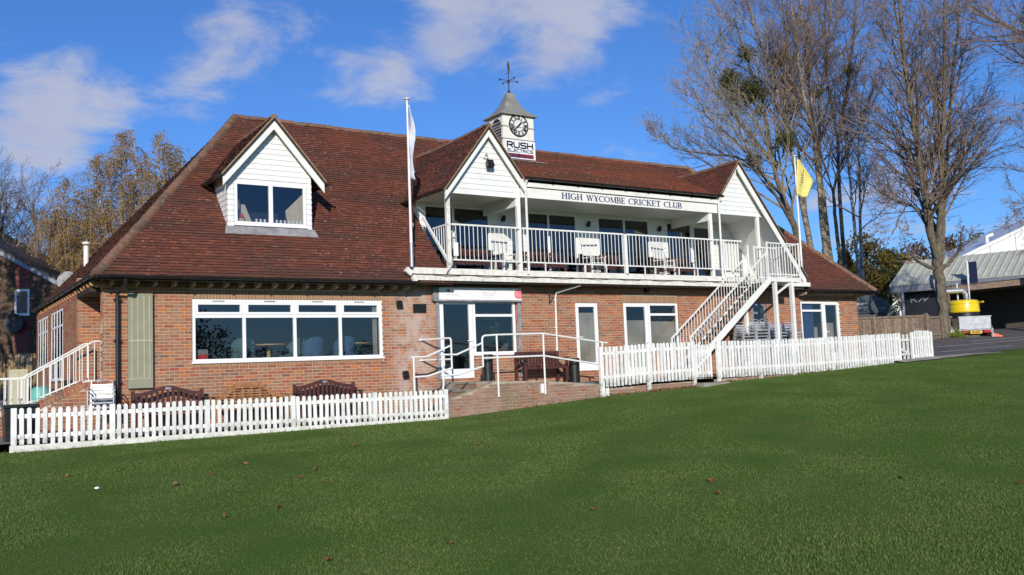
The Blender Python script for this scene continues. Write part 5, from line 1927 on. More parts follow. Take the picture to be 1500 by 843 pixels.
for x, lb in ((9.95, 'dark wooden bench on the balcony under the first window'), (12.3, 'dark wooden bench on the balcony at the left of the second window'), (14.75, 'dark wooden bench on the balcony below the third window'), (17.55, 'dark wooden bench on the balcony before the right hand window')):
    bench(lb, (x, .95, 3.02), 0, 1.55, 'straight', 'bench_dark')
def cyl_bin(label, x, y, z0, h=.64, r=.145):
    t = thing('litter_bin', label, 'bin', (x, y, z0))
    MB().lathe([(r, 0), (r, h - .06), (r + .012, h - .055), (r + .012, h), (r - .02, h + .01)], (x, y, z0), 18).build('body', 'black', t, smooth=True)
    MB().lathe([(r - .03, 0), (r - .03, .004)], (x, y, z0 + h + .008), 18).build('lid', 'dark', t)
    return t
cyl_bin('black cylindrical bin below the window beside the glazed door', 9.31, -.7, .09, .68)
cyl_bin('black cylindrical bin right of the ramp bench', 12.2, -.66, -.12, .72, .15)

def bistro_chair():
    """aluminium stacking chair: bent tube frame, slatted seat and back; front faces -y"""
    t = thing('stacking_chair', 'stack chair', 'chair', (0, 0, 0), 0, None, world=False)
    b = MB()
    for s in (-1, 1):
        x = s * .25
        b.tube([(x, -.24, 0), (x, -.22, .60), (x, -.15, .66), (x, .12, .66), (x, .2, .62), (x * .95, .26, 0)], .013, 6)
        b.tube([(x * .88, .16, .42), (x * .84, .25, .78)], .012, 6)
    b.tube([(-.21, .25, .78), (-.1, .29, .81), (.1, .29, .81), (.21, .25, .78)], .012, 6)
    b.tube([(-.25, -.22, .42), (.25, -.22, .42)], .011, 6)
    b.build('frame', 'polished', t, smooth=True)
    b = MB()
    for i in range(6):
        b.box(-.22, .22, -.20 + i * .062, -.15 + i * .062, .43, .442)
    b.build('seat', 'polished', t)
    b = MB()
    for z in (.56, .63, .70):
        b.obox((0, .2 + (z - .5) * .22, z), (.2, 0, 0), (0, .006, 0), (0, .006, .026))
    b.build('backrest', 'polished', t)
    return t
chair0 = bistro_chair()
first = [True]
ORD = ['topmost', 'second from the top', 'third from the top', 'fourth from the top', 'fifth from the top', 'fifth from the bottom', 'fourth from the bottom', 'third from the bottom', 'second from the bottom', 'lowest']
def stack(x, y, z, n, rz, where, group):
    names = (ORD[:5] + ORD[-(n - 5):]) if n > 5 else ORD[:n - 1] + ['lowest']
    for i in range(n):
        label = names[n - 1 - i] + ' aluminium chair ' + where
        loc = (x + i * .026 * math.sin(rz), y - i * .026 * math.cos(rz), z + i * .098)
        r_ = rz + pr.uniform(-.03, .03)
        if first[0]:
            first[0] = False
            o = chair0
            o.location = loc
            o.rotation_euler = (0, 0, r_)
            o['label'] = label
            o['group'] = group
        else:
            dup(chair0, loc, r_, label, group)
stack(-.14, -.42, -.63, 4, R(-15), 'in the short stack by the left corner downpipe', 'chair stack by the left corner')
for x, n, nm in ((19.08, 9, 'in the stack half behind the stair stringer'), (19.68, 10, 'in the second stack from the stringer'), (20.24, 10, 'in the stack left of the landing post'),
                 (20.80, 9, 'in the stack right of the landing post'), (21.30, 9, 'in the rightmost stack by the brick wall')):
    stack(x, -.55, .0, n, R(-8), nm, 'stacked chairs under the landing')
def plastic_chair(label, loc, rz):
    t = thing('plastic_chair', label, 'chair', loc, rz, 'white plastic chairs on the balcony', world=False)
    for sx in (-1, 1):
        for y in (-.24, .24):
            MB().prism([(sx * .29 - .03, y - .03, 0), (sx * .29 + .03, y - .03, 0), (sx * .29 + .03, y + .03, 0), (sx * .29 - .03, y + .03, 0)], (-.03 * sx, 0, .60 if y < 0 else .45)).build('leg', 'plastic', t)
        MB().box(sx * .29 - .035, sx * .29 + .035, -.28, .26, .60, .635).build('armrest', 'plastic', t, bevel=.01)
    MB().box(-.27, .27, -.25, .25, .40, .44).build('seat', 'plastic', t, bevel=.01)
    b = MB()
    for i in range(7):
        x = -.30 + i * .1
        b.obox((x, .30, .98), (.046, 0, 0), (0, .012, -.003), (0, .07, .26))
    for z in (.74, .98, 1.23):
        b.obox((0, .30 + (z - .98) * .27, z), (.345, 0, 0), (0, .016, 0), (0, .01, .03))
    b.build('backrest', 'plastic', t)
    return t
plastic_chair('high-backed white chair on the balcony below the left gable', (10.50, .05, 3.02), R(4))
plastic_chair('high-backed white chair in the middle of the balcony', (13.62, -.02, 3.02), R(-6))
plastic_chair('high-backed white chair on the balcony right of the middle post', (16.42, -.02, 3.02), R(8))
for o in [q for q in bpy.data.objects if q.name.startswith('plastic_chair')]:
    o.scale = (.82, .85, .92)
def cafe_table(label, x, y, z):
    t = thing('round_table', label, 'table', (x, y, z))
    MB().lathe([(.40, .70), (.42, .715), (.42, .735), (.40, .745)], (x, y, z), 20).build('tabletop', 'tabletop', t, smooth=True)
    MB().tube([(x, y, z + .04), (x, y, z + .70)], .05, 10).build('pedestal', 'tabletop', t, smooth=True)
    MB().lathe([(.24, 0), (.24, .03), (.06, .06)], (x, y, z), 14).build('base', 'tabletop', t)
def tub_chair(label, x, y, z, rz, m):
    t = thing('tub_chair', label, 'chair', (x, y, z), rz, 'upholstered chairs inside the big window', world=False)
    MB().box(-.26, .26, -.25, .25, .36, .46).build('seat', m, t, bevel=.03)
    b = MB()
    n = 9
    for i in range(n):
        a0, a1 = math.pi * i / n, math.pi * (i + 1) / n
        h0, h1 = .70 + .2 * math.sin(a0), .70 + .2 * math.sin(a1)
        p0, p1 = (.29 * math.cos(a0), .05 + .24 * math.sin(a0)), (.29 * math.cos(a1), .05 + .24 * math.sin(a1))
        b.add([(p0[0], p0[1], .36), (p1[0], p1[1], .36), (p1[0], p1[1], h1), (p0[0], p0[1], h0), (p0[0] * .85, p0[1] * .85, .36), (p1[0] * .85, p1[1] * .85, .36), (p1[0] * .85, p1[1] * .85, h1), (p0[0] * .85, p0[1] * .85, h0)],
              [(0, 1, 2, 3), (5, 4, 7, 6), (3, 2, 6, 7)])
    b.build('backrest', m, t, smooth=True)
    for sx in (-1, 1):
        for y_ in (-.2, .2):
            MB().tube([(sx * .22, y_, 0), (sx * .2, y_, .37)], .02, 6).build('leg', 'tabletop', t)
cafe_table('round pale wooden table inside the second pane of the big window', 3.95, .95, .48)
cafe_table('round pale wooden table inside the fourth pane of the big window', 6.35, 1.15, .48)
for i, (x, y, rz, m, lb) in enumerate(((3.25, .75, 2.9, 'tealcloth', 'grey-teal tub chair left of the first table inside the big window'), (4.55, .9, -1.2, 'tealcloth', 'grey-teal tub chair right of the first table inside the big window'),
                                       (5.0, .8, 3.3, 'bluecloth', 'blue tub chair leaning near the middle mullion inside the big window'), (5.85, .75, 3.14, 'bluecloth', 'blue tub chair seen from behind inside the third pane'), (6.9, .9, -1.4, 'bluecloth', 'blue tub chair at the right end of the big window'))):
    tub_chair(lb, x, y, .48, rz, m)
t = thing('card_box', 'red and grey card box on the sill inside the left pane', 'box', (2.13, .16, .86))
MB().box(2.02, 2.24, .14, .24, .87, .98).build('front', 'red', t)
MB().box(2.02, 2.24, .14, .24, .98, 1.10).build('lid', 'lead', t)
t = thing('potted_plant', 'tall green pot plant inside the shop window', 'plant', (10.35, .6, .1))
MB().lathe([(.11, 0), (.13, .6), (.15, .75)], (10.35, .6, .1), 12).build('pot', 'soldier', t)
b = MB()
for i in range(260):
    a, el = pr.uniform(0, 6.28), pr.uniform(.1, 1.5)
    r_ = pr.uniform(.05, .42)
    c = Vector((10.35 + r_ * math.cos(a) * .9, .55 + r_ * math.sin(a) * .5, 1.15 + pr.uniform(0, .8) + r_ * .2))
    d = Vector((math.cos(a), math.sin(a), pr.uniform(-.6, .5))).normalized()
    s = d.cross(Vector((0, 0, 1))).normalized() * .02
    b.poly([c - d * .08, c + s, c + d * .1, c - s])
b.build('foliage', 'flower', t)
t = thing('glass_row', 'row of small glass ornaments on the dormer window sill', 'glassware', (4.2, .82, 4.25))
for i in range(11):
    x = 3.66 + i * .105 + (0.1 if i > 2 else 0)
    MB().lathe([(.03, 0), (.034, .09), (.03, .1)], (x, .84, 4.245), 8).build('glass', 'shed', t)
t = thing('ornament_pile', 'stack of books and a red toy at the left of the dormer window', 'ornaments', (3.2, .84, 4.25))
MB().box(3.13, 3.22, .82, .9, 4.34, 4.56).build('book', 'bluecloth', t)
MB().box(3.13, 3.22, .82, .9, 4.562, 4.80).build('book', 'inwallcream', t)
MB().box(3.12, 3.34, .82, .9, 4.245, 4.34).build('box', 'inwallcream', t)
MB().lathe([(.02, 0), (.05, .03), (.05, .08), (.02, .12)], (3.29, .86, 4.342), 8).build('toy', 'red', t)

# ------------------------------------------------------------------ neighbours
# the dark brick house behind, on the left
HO = thing('brick_house', 'dark brown brick house with red cladding and a white sloping verge behind the left end', 'house', (0, 26, .2))
hu = Vector((.86, -.51, 0)).normalized()
hn = Vector((-.51, -.86, 0)).normalized()
ho = Vector((2.12, 24.15, 0))
HF = Frame(ho, -hu, hn)
htop = lambda u: 5.16 + u * .58
b = MB()
b.prism([HF.p(0, -.012, -.6), HF.p(7, -.012, -.6), HF.p(7, -.012, htop(7)), HF.p(0, -.012, htop(0))], tuple(-hn * 6))
hw = b.build('wall', 'darkmortar', HO)
hol = [(1.18, 1.86, 3.62, 4.82), (1.18, 1.86, .9, 1.9), (1.18, 1.84, 4.82, 7), (1.22, 1.92, 1.9, 3.52)]
lay_bricks(hw, HF, brick_list(0, 7, .3, 9.2, hol, top=lambda u: htop(u) - .1), 'darkbrick')
for z0, z1 in ((4.86, 6.1), (1.94, 3.5)):
    c = MB()
    k = 9
    for i in range(k):
        za, zb = z0 + (z1 - z0) * i / k, z0 + (z1 - z0) * (i + 1) / k
        c.add([HF.p(1.19, .02, za), HF.p(1.85, .02, za), HF.p(1.85, .004, zb), HF.p(1.19, .004, zb), HF.p(1.19, -.012, za), HF.p(1.85, -.012, za)], [(0, 1, 2, 3), (0, 4, 5, 1)])
    c.build('cladding', 'redpanel', HO)
for z0, z1 in ((3.64, 4.8), (.95, 1.88)):
    window(HF, 1.20, 1.84, z0, z1, w=.09, dep=-.01, parent=HO, gm='glass_dark', sill=True)
    MB().poly([HF.p(1.2, -.1, z0), HF.p(1.84, -.1, z0), HF.p(1.84, -.1, z1), HF.p(1.2, -.1, z1)]).build('curtain', 'inwall', HO)
b = MB()
b.prism([HF.p(-.25, .22, htop(-.25) - .2), HF.p(7, .22, htop(7) - .2), HF.p(7, .22, htop(7) + .02), HF.p(-.25, .22, htop(-.25) + .02)], tuple(-hn * .05))
b.build('bargeboard', 'fasciagrey', HO)
b = MB()
b.prism([HF.p(-.3, .26, htop(-.3) + .02), HF.p(7, .26, htop(7) + .02), HF.p(7, .26, htop(7) + .12), HF.p(-.3, .26, htop(-.3) + .12)], tuple(-hn * 6.5))
b.build('roof', 'slate', HO)
def dish(label, c, n, r, m):
    t = thing('satellite_dish', label, 'dish', c)
    n = Vector(n).normalized()
    a = n.cross(Vector((0, 0, 1))).normalized()
    u = a.cross(n)
    b = MB()
    vs, fs, k = [], [], 14
    for i, (q, d) in enumerate(((.02, .0), (.5, .03), (1, .12))):
        for j in range(k):
            t_ = 2 * math.pi * j / k
            vs.append(Vector(c) + a * r * q * math.cos(t_) + u * r * q * math.sin(t_) + n * r * d)
    for i in range(2):
        for j in range(k):
            fs.append((i * k + j, i * k + (j + 1) % k, (i + 1) * k + (j + 1) % k, (i + 1) * k + j))
    b.add(vs, fs)
    b.build('reflector', m, t, smooth=True)
    MB().tube([Vector(c) - u * r * .6, Vector(c) + n * r * 1.1 - u * r * .2], .015, 5).build('feed_arm', m, t)
    MB().tube([Vector(c), Vector(c) - n * .25, Vector(c) - n * .25 - Vector((0, 0, .5))], .02, 5).build('mount', m, t)
dish('dark satellite dish below the upper window of the brick house', HF.p(1.75, .25, 3.3), tuple(hn), .42, 'showroom')
dish('pale satellite dish at the eaves end of the brick house', (2.05, 20.5, 4.75), (-.5, -.8, .2), .42, 'lead')
t = thing('flue_pipe', 'short white flue pipe standing on the left roof slope', 'pipe', (1.9, 10.2, 4.5))
MB().tube([(.62, 6.5, 3.55), (.62, 6.5, 4.30)], .07, 10).build('pipe', 'white', t, smooth=True)
MB().lathe([(.1, 0), (.11, .05), (.02, .08)], (.62, 6.5, 4.35), 10).build('cowl', 'white', t)
BS = thing('bamboo_screen', 'straw coloured bamboo screen fence behind the side steps', 'fence', (.2, 18.6, .3))
bm2 = MB().tube([(0, 0, 0), (0, 0, 1.5)], .028, 5).mesh('cane', 'bamboo', smooth=True)
for i in range(118):
    u = i * .062
    inst('cane', bm2, BS, (-4.2 + u * .82, 21.5 - u * .56, .22 + pr.uniform(-.03, .03)), (0, pr.uniform(-.02, .02), 0))
# car showroom on the right
SH = thing('car_showroom', 'charcoal car showroom with a pale ribbed metal roof and silver KIA lettering', 'showroom', (52, 12, 2))
sA, sB = Vector((49.6, 14.7, 0)), Vector((52.2, 5.2, 0))
su = (sB - sA).normalized()
sn = Vector((su.y, -su.x, 0))
if sn.y > 0 or sn.x > 0:
    sn = -sn
SFm = Frame(sA, su, sn)
p = SFm.p
Ls = 26
b = MB()
b.prism([p(0, -.9, .2), p(Ls, -.9, .2), p(Ls, -.9, 4.4), p(0, -.9, 4.4)], tuple(-sn * 8))
b.build('wall', 'showroom', SH)
b = MB()
for i in range(9):
    u = 3.0 + i * 2.4
    b.prism([p(u, -.88, .6), p(u + 2.2, -.88, .6), p(u + 2.2, -.88, 3.1), p(u, -.88, 3.1)], tuple(sn * .01))
b.build('shop_window', 'glass_dark', SH)
MB().prism([p(-.3, .02, 4.35), p(Ls, .02, 4.35), p(Ls, .02, 4.78), p(-.3, .02, 4.78)], tuple(-sn * .1)).build('fascia', 'fasciagrey', SH)
MB().prism([p(-.3, .0, 4.28), p(Ls, .0, 4.28), p(Ls, -.92, 4.34), p(-.3, -.92, 4.34)], (0, 0, .04)).build('soffit', 'fasciagrey', SH)
MB().prism([p(-.3, .05, 4.78), p(Ls, .05, 4.78), p(Ls, -3.4, 6.55), p(-.3, -3.4, 6.55)], (0, 0, -.05)).build('roof', 'metalroof', SH)
for i in range(60):
    u = -.25 + i * .42
    MB().bar(p(u, .05, 4.79), p(u, -3.4, 6.56), .06, .09).build('roof_rib', 'metalroof', SH)
for u in (.4, 12.5):
    MB().tube([p(u, -.1, .6), p(u, -.1, 4.3)], .11, 10).build('post', 'fasciagrey', SH, smooth=True)
b = MB()
stroke_text(b, 'KN', lambda u, z: p(u, -.86, z), 0.65, 1.6, 3.66, .36, .06, gap=.10, nrm=tuple(sn))
b.build('lettering', 'silver', SH)
t = thing('banner_sign', 'narrow navy hanging banner on a pale post before the showroom roof', 'sign', p(4.8, .6, 1.5))
MB().prism([p(4.65, .5, 3.9), p(5.1, .5, 3.9), p(5.1, .5, 5.75), p(4.65, .5, 5.75)], tuple(sn * .03)).build('banner', 'navy', t)
MB().tube([p(4.55, .5, 1.2), p(4.55, .5, 5.85)], .06, 8).build('post', 'shed', t)
# white shed gable behind
WS = thing('white_shed', 'white metal clad shed with a low gable behind the showroom', 'building', (70, 20, 3))
wu = Vector((.79, -.61, 0))
wn = Vector((-.61, -.79, 0))
WF = Frame((62.5, 24.0, 0), wu, wn)
p = WF.p
wt = lambda u: 5.25 + .43 * u if u < 14 else 5.25 + .43 * (28 - u)
for i in range(14):
    a, c = i * 2.0, i * 2.0 + 1.96
    MB().prism([p(a, 0, 1), p(c, 0, 1), p(c, 0, wt(c)), p(a, 0, wt(a))], tuple(-wn * .1)).build('cladding_panel', 'shed', WS)
b = MB()
for a, c in ((-1, 14), (14, 29)):
    b.prism([p(a, .15, wt(a) + .02), p(c, .15, wt(c) + .02), p(c, .15, wt(c) + .28), p(a, .15, wt(a) + .28)], tuple(-wn * 14))
b.build('roof', 'shed', WS)
for u in (3.2, 8.2):
    MB().tube([p(u, -1, wt(u) + .2), p(u, -1, wt(u) + .75), p(u + .5, -1, wt(u) + .95)], .16, 8).build('roof_vent', 'shed', WS, smooth=True)

# timber fence by the car park
def board_fence(label, A, B, zA, zB, h):
    t = thing('board_fence', label, 'fence', ((A[0] + B[0]) / 2, (A[1] + B[1]) / 2, min(zA, zB)))
    A3, B3 = Vector((*A, zA)), Vector((*B, zB))
    L_ = (B3 - A3).length
    n = int(L_ / .15)
    d = (B3 - A3) / n
    ang = math.atan2(d.y, d.x)
    me = MB().box(0, .143, -.012, .012, 0, h).mesh('fence_board', 'oldfence')
    for i in range(n):
        inst('fence_board', me, t, A3 + d * i + Vector((0, 0, pr.uniform(-.02, .02))), (0, 0, ang))
    nrm = Vector((d.y, -d.x, 0)).normalized()
    for z in (.3, h * .97):
        MB().bar(A3 + Vector((0, 0, z)) + nrm * .03, B3 + Vector((0, 0, z)) + nrm * .03, .05, .09).build('fence_rail', 'oldfence', t)
    k = max(2, int(L_ / 1.7))
    for i in range(k + 1):
        c = A3 + (B3 - A3) * i / k + nrm * .06
        MB().box(c.x - .06, c.x + .06, c.y - .06, c.y + .06, c.z - .4, c.z + h + .08).build('fence_post', 'oldfence', t)
board_fence('weathered brown board fence between pavilion corner and bare tree', (29.2, 4.4), (33.0, 1.95), .85, .85, 1.14)
board_fence('shaded brown board fence behind the tree trunk', (33.1, 1.98), (38.6, 3.6), .85, .95, 1.08)
# dark banner truck
VN = thing('banner_hoarding', 'dark teal hoarding with white lettering behind the fence, beside the pavilion corner', 'hoarding', (37.8, 8.2, 1.5))
vu = Vector((.836, -.549, 0))
vn_ = Vector((-.549, -.836, 0))
VF = Frame((37.0, 8.75, 0), vu, vn_)
p = VF.p
MB().prism([p(-.8, 0, 2.52), p(2.0, 0, 2.52), p(2.2, 0, 2.75), p(2.0, 0, 3.15), p(1.2, 0, 3.45), p(-.8, 0, 3.5)], tuple(-vn_ * 1.2)).build('panel', 'bannergreen', VN)
MB().prism([p(-.8, -.1, .9), p(2.6, -.1, .9), p(2.6, -.1, 2.5), p(-.8, -.1, 2.5)], tuple(-vn_ * 1.0)).build('base', 'showroom', VN)
rz_ = math.atan2(vu.y, vu.x)
text('emma.ground.', .17, p(-.05, .012, 2.98), 'shed', VN, rot=(math.pi / 2, 0, rz_))
text('the home of electric driving', .09, p(-.05, .012, 2.78), 'silver', VN, rot=(math.pi / 2, 0, rz_))
text('| 3 year', .13, p(1.45, .012, 2.72), 'shed', VN, rot=(math.pi / 2, 0, rz_))
# open timber carport
PG = thing('timber_carport', 'open timber carport with a brick pier at the right edge', 'carport', (42, 4, 1))
pa, pb = Vector((39.3, 4.75, 3.42)), Vector((47, -1.2, 4.02))
b = MB()
b.bar(pa, pb, .12, .28)
b.build('front_beam', 'beam', PG)
back_v = Vector((4.6, 3.1, .15))
for i in range(12):
    c = pa + (pb - pa) * i / 11 + Vector((0, 0, .06))
    MB().bar(c, c + back_v, .07, .16).build('rafter', 'beam', PG)
MB().bar(pa + back_v, pb + back_v, .1, .25).build('rear_beam', 'beam', PG)
MB().prism([pa + Vector((0, 0, .16)), pb + Vector((0, 0, .16)), pb + back_v + Vector((0, 0, .16)), pa + back_v + Vector((0, 0, .16))], (0, 0, .04)).build('roof_sheet', 'slate', PG)
for f in (.0, .54):
    c = pa + (pb - pa) * f
    if f == 0:
        MB().box(c.x - .07, c.x + .07, c.y - .07, c.y + .07, .6, c.z).build('post', 'beam', PG)
    else:
        MB().box(c.x - .25, c.x + .25, c.y - .25, c.y + .25, .5, c.z - .14).build('pier', 'ramp_brick', PG)
MB().prism([pa + back_v + Vector((0, 0, -3)), pb + back_v + Vector((0, 0, -3)), pb + back_v + Vector((0, 0, .1)), pa + back_v + Vector((0, 0, .1))], (.05, .06, 0)).build('rear_wall', 'blackwood', PG)
# the trailer with its yellow drum and steel duct
TRL = thing('leaf_vacuum_trailer', 'galvanised trailer carrying a big yellow drum with a bent steel duct', 'trailer', (36.75, 1.95, .93), R(-33.3), world=False)
MB().box(-.72, .72, .02, .06, .42, .99).build('tailgate', 'steel', TRL, bevel=.01)
MB().box(-.72, -.68, .06, 2.2, .42, .96).box(.68, .72, .06, 2.2, .42, .96).box(-.68, .68, 2.16, 2.2, .42, .96).box(-.70, .70, .06, 2.2, .38, .44).build('tray', 'steel', TRL)
MB().box(-.75, .75, .0, .05, .97, 1.01).build('tray_rim', 'steel', TRL)
MB().box(-.68, .68, .0, .05, .24, .38).build('light_board', 'black', TRL)
for s, x in ((-1, -.52), (1, .50)):
    MB().box(x - .14, x + .14, -.03, .0, .25, .36).build('tail_light', 'redlight', TRL, bevel=.01)
pt = MB().box(-.26, .26, -.025, -.005, .22, .35).build('number_plate', 'plate', TRL)
cj = MB()
for i in range(7):
    cj.box(-.21 + i * .06, -.17 + i * .06, -.03, -.026, .245, .325)
cj.build('plate_lettering', 'black', TRL)
MB().box(-.70, .70, .012, .02, .66, .70).box(-.70, -.66, .012, .02, .45, .97).box(.66, .70, .012, .02, .45, .97).box(-.02, .02, .012, .02, .45, .97).build('tailgate_rib', 'steel', TRL)
MB().box(-.35, .25, .2, .8, .0, .22).build('chock_block', 'beam', TRL)
b = MB()
for z in (1.24, 1.60):
    b.lathe([(.675, z), (.69, z + .01), (.69, z + .03), (.675, z + .04)], (-.02, .95, 0), 28)
b.build('drum_hoop', 'yellow', TRL, smooth=True)
for s in (-1, 1):
    w = MB()
    w.tube([(s * .82 - .08, .8, .28), (s * .82 + .08, .8, .28)], .28, 16)
    w.build('wheel', 'black', TRL, smooth=True)
    m_ = MB()
    for i in range(8):
        a0, a1 = math.pi * i / 8, math.pi * (i + 1) / 8
        m_.add([(s * .82 - .12, .8 - .34 * math.cos(a0), .28 + .34 * math.sin(a0)), (s * .82 + .12, .8 - .34 * math.cos(a0), .28 + .34 * math.sin(a0)), (s * .82 + .12, .8 - .34 * math.cos(a1), .28 + .34 * math.sin(a1)), (s * .82 - .12, .8 - .34 * math.cos(a1), .28 + .34 * math.sin(a1))], [(0, 1, 2, 3)])
    m_.build('mudguard', 'steel', TRL)
    MB().bar((s * .73, -.02, .0), (s * .73, -.02, .45), .05, .05).build('prop_stand', 'steel', TRL)
MB().lathe([(.62, 1.0), (.64, 1.02), (.64, 1.20)], (-.02, .95, 0), 28).build('drum_base', 'black', TRL, smooth=True)
MB().lathe([(.63, 1.20), (.67, 1.22), (.67, 1.66), (.64, 1.74), (.55, 1.79), (.2, 1.81)], (-.02, .95, 0), 32).build('drum', 'yellow', TRL, smooth=True)
MB().box(.55, .68, .4, .7, 1.62, 1.70).build('drum_hatch', 'yellow', TRL, bevel=.02)
dp = [(.15, .95, 1.76), (.15, .95, 1.98)] + [(.15 - .26 * (1 - math.cos(a)), .95, 1.98 + .26 * math.sin(a)) for a in np.linspace(.2, math.pi / 2, 6)] + [(-.9, .95, 2.22), (-1.15, .98, 2.30), (-1.32, 1.0, 2.50), (-1.36, 1.0, 2.8), (-1.3, 1.0, 3.0)]
MB().tube(dp, .115, 12).build('duct', 'steel', TRL, smooth=True)
for x in (-.12, .42):
    MB().tube([(x, 1.2, 1.7), (x, 1.2, 2.6)], .035, 6).build('stay', 'shed', TRL)
for i, (x, y, r_, lb) in enumerate(((-1.0, -.05, R(25), 'orange plastic barrier piece on the asphalt left of the trailer'), (.98, .15, R(-30), 'orange plastic barrier piece right of the trailer wheel'))):
    c = Vector((36.75, 1.95, .93)) + Vector((math.cos(R(-33.3)) * x - math.sin(R(-33.3)) * y, math.sin(R(-33.3)) * x + math.cos(R(-33.3)) * y, 0))
    o = MB().prism([(-.28, -.06, 0), (.28, -.06, 0), (.22, -.06, .1), (-.05, -.06, .2), (-.24, -.06, .24)], (0, .12, 0)).build('plastic_barrier', 'orange', at=None)
    o.location = c
    o.rotation_euler = (0, 0, R(-33.3) + r_ * .3)
    tag(o, lb, 'barrier')

# ------------------------------------------------------------------ trees
LAT = Vector((.836, -.549, 0))
DEP = Vector((.549, .836, 0))
def leaves_mesh(b, centres, size, rr, spread, per, droop=0.):
    for c in centres:
        for _ in range(per):
            q = c + Vector((rr.gauss(0, spread), rr.gauss(0, spread), rr.gauss(0, spread) - abs(rr.gauss(0, droop)) if droop else rr.gauss(0, spread)))
            d = Vector((rr.uniform(-1, 1), rr.uniform(-1, 1), rr.uniform(-1, 1)))
            if d.length < .1:
                continue
            d.normalize()
            s = d.orthogonal().normalized()
            s.rotate(Matrix.Rotation(rr.uniform(0, 6.28), 3, d))
            l, w = size * rr.uniform(.6, 1.3), size * rr.uniform(.35, .6)
            i = len(b.v)
            for v in (q - d * l * .5, q + s * w * .5, q + d * l * .5, q - s * w * .5):
                b.v.append((v.x, v.y, v.z))
            b.f.append((i, i + 1, i + 2, i + 3))
def twig(b, p, d, L_, r, level, rr, tips, up, spec):
    """a branch with its side shoots"""
    nseg = 4 if level > 0 else 3
    pts, rs = [p.copy()], [r]
    dd = d.copy()
    for i in range(nseg):
        dd = dd + Vector((rr.gauss(0, spec['wob']), rr.gauss(0, spec['wob']), rr.gauss(0, spec['wob']) + up))
        dd.normalize()
        p = p + dd * (L_ / nseg)
        pts.append(p)
        rs.append(max(spec['rmin'], r * (1 - (i + 1) / nseg * .72)))
    b.tube(pts, rs, 5 if r > .04 else (4 if r > .02 else 3), cap=False)
    tips.append(pts[-1])
    if level <= 0:
        return
    k = spec['kids'][level - 1]
    for i in range(k):
        f = .25 + .75 * (i + rr.random() * .8) / k
        j = min(nseg - 1, int(f * nseg))
        q = pts[j].lerp(pts[j + 1], f * nseg - j)
        base = (pts[j + 1] - pts[j]).normalized()
        side = base.orthogonal().normalized()
        side.rotate(Matrix.Rotation(rr.uniform(0, 6.28), 3, base))
        a = rr.uniform(*spec['ang'])
        nd = (base * math.cos(a) + side * math.sin(a)).normalized()
        twig(b, q, nd, L_ * rr.uniform(.18, .52) * (1.2 - .5 * f), max(spec['rmin'], r * .5 * (1 - .5 * f)), level - 1, rr, tips, spec['kup'], spec)
def stem_path(base, pts):
    """pts: (lateral, up, depth) offsets"""
    return [base + LAT * a + Vector((0, 0, z)) + DEP * c for a, z, c in pts]
def bare_tree(label, base, stems, seed, spec, bark='bark', twigm='twig', name='bare_tree', mistle=(), group=None):
    rr = random.Random(seed)
    base = Vector(base)
    t = thing(name, label, 'tree', base, 0, group)
    tb, cb2 = MB(), MB()
    tips = []
    for pts, r0, r1, start, nbr, blen in stems:
        nbr = int(nbr * 1.4)
        blen = blen * 1.65
        P = stem_path(base, pts)
        # refine with a little wander
        Q, rs = [], []
        n = len(P)
        m_ = 5
        for i in range(n - 1):
            for k in range(m_):
                f = (i + k / m_) / (n - 1)
                w = 0 if i == 0 and k == 0 else .012 + .02 * f
                h_ = k / m_
                c0, c1, c2, c3 = P[max(0, i - 1)], P[i], P[i + 1], P[min(n - 1, i + 2)]
                Q.append(.5 * ((2 * c1) + (c2 - c0) * h_ + (2 * c0 - 5 * c1 + 4 * c2 - c3) * h_ ** 2 + (3 * c1 - c0 - 3 * c2 + c3) * h_ ** 3) + Vector((rr.gauss(0, w), rr.gauss(0, w), 0)))
                rs.append(r0 + (r1 - r0) * f ** .8)
        Q.append(P[-1])
        rs.append(r1)
        tb.tube(Q, rs, 9)
        N_ = len(Q)
        for i in range(nbr):
            f = start + (1 - start) * (i + rr.random()) / nbr
            j = min(N_ - 2, int(f * (N_ - 1)))
            q = Q[j].lerp(Q[j + 1], f * (N_ - 1) - j)
            ax_ = (Q[j + 1] - Q[j]).normalized()
            side = ax_.orthogonal().normalized()
            side.rotate(Matrix.Rotation(rr.uniform(0, 6.28), 3, ax_))
            a = rr.uniform(*spec['bang'])
            nd = (ax_ * math.cos(a) + side * math.sin(a)).normalized()
            ln = blen * rr.uniform(.6, 1.25) * (1.2 - .75 * f)
            r = min(rs[j] * .5, .012 + ln * .011)
            twig(cb2, q, nd, ln, r, spec['level'], rr, tips, spec['up'], spec)
    tb.build('trunk', bark, t, smooth=True)
    cb2.build('crown', twigm, t, smooth=True)
    for (a, z, c, rad) in mistle:
        lb = MB()
        cen = base + LAT * a + Vector((0, 0, z)) + DEP * c
        cs = []
        for _ in range(int(260 * rad * rad) + 60):
            d = Vector((rr.gauss(0, 1), rr.gauss(0, 1), rr.gauss(0, 1))).normalized() * rad * rr.random() ** .45
            d.z *= .9
            cs.append(cen + d)
        leaves_mesh(lb, cs, .13, rr, .12, 6)
        for _ in range(40):
            d = Vector((rr.gauss(0, 1), rr.gauss(0, 1), rr.gauss(0, 1))).normalized()
            lb.tube([cen, cen + d * rad * .95], [.02, .008], 3, cap=False)
        tag(lb.build('mistletoe', 'leaf_mistle', t), None, None, None, 'stuff')
    return t, tips
LIME = dict(level=2, kids=(7, 10), ang=(.45, 1.0), bang=(.45, .95), wob=.12, up=.11, kup=.05, rmin=.0062)
k_ = 1 / 27.44      # metres to a pixel of the sketch at this distance, used to lay out the stems
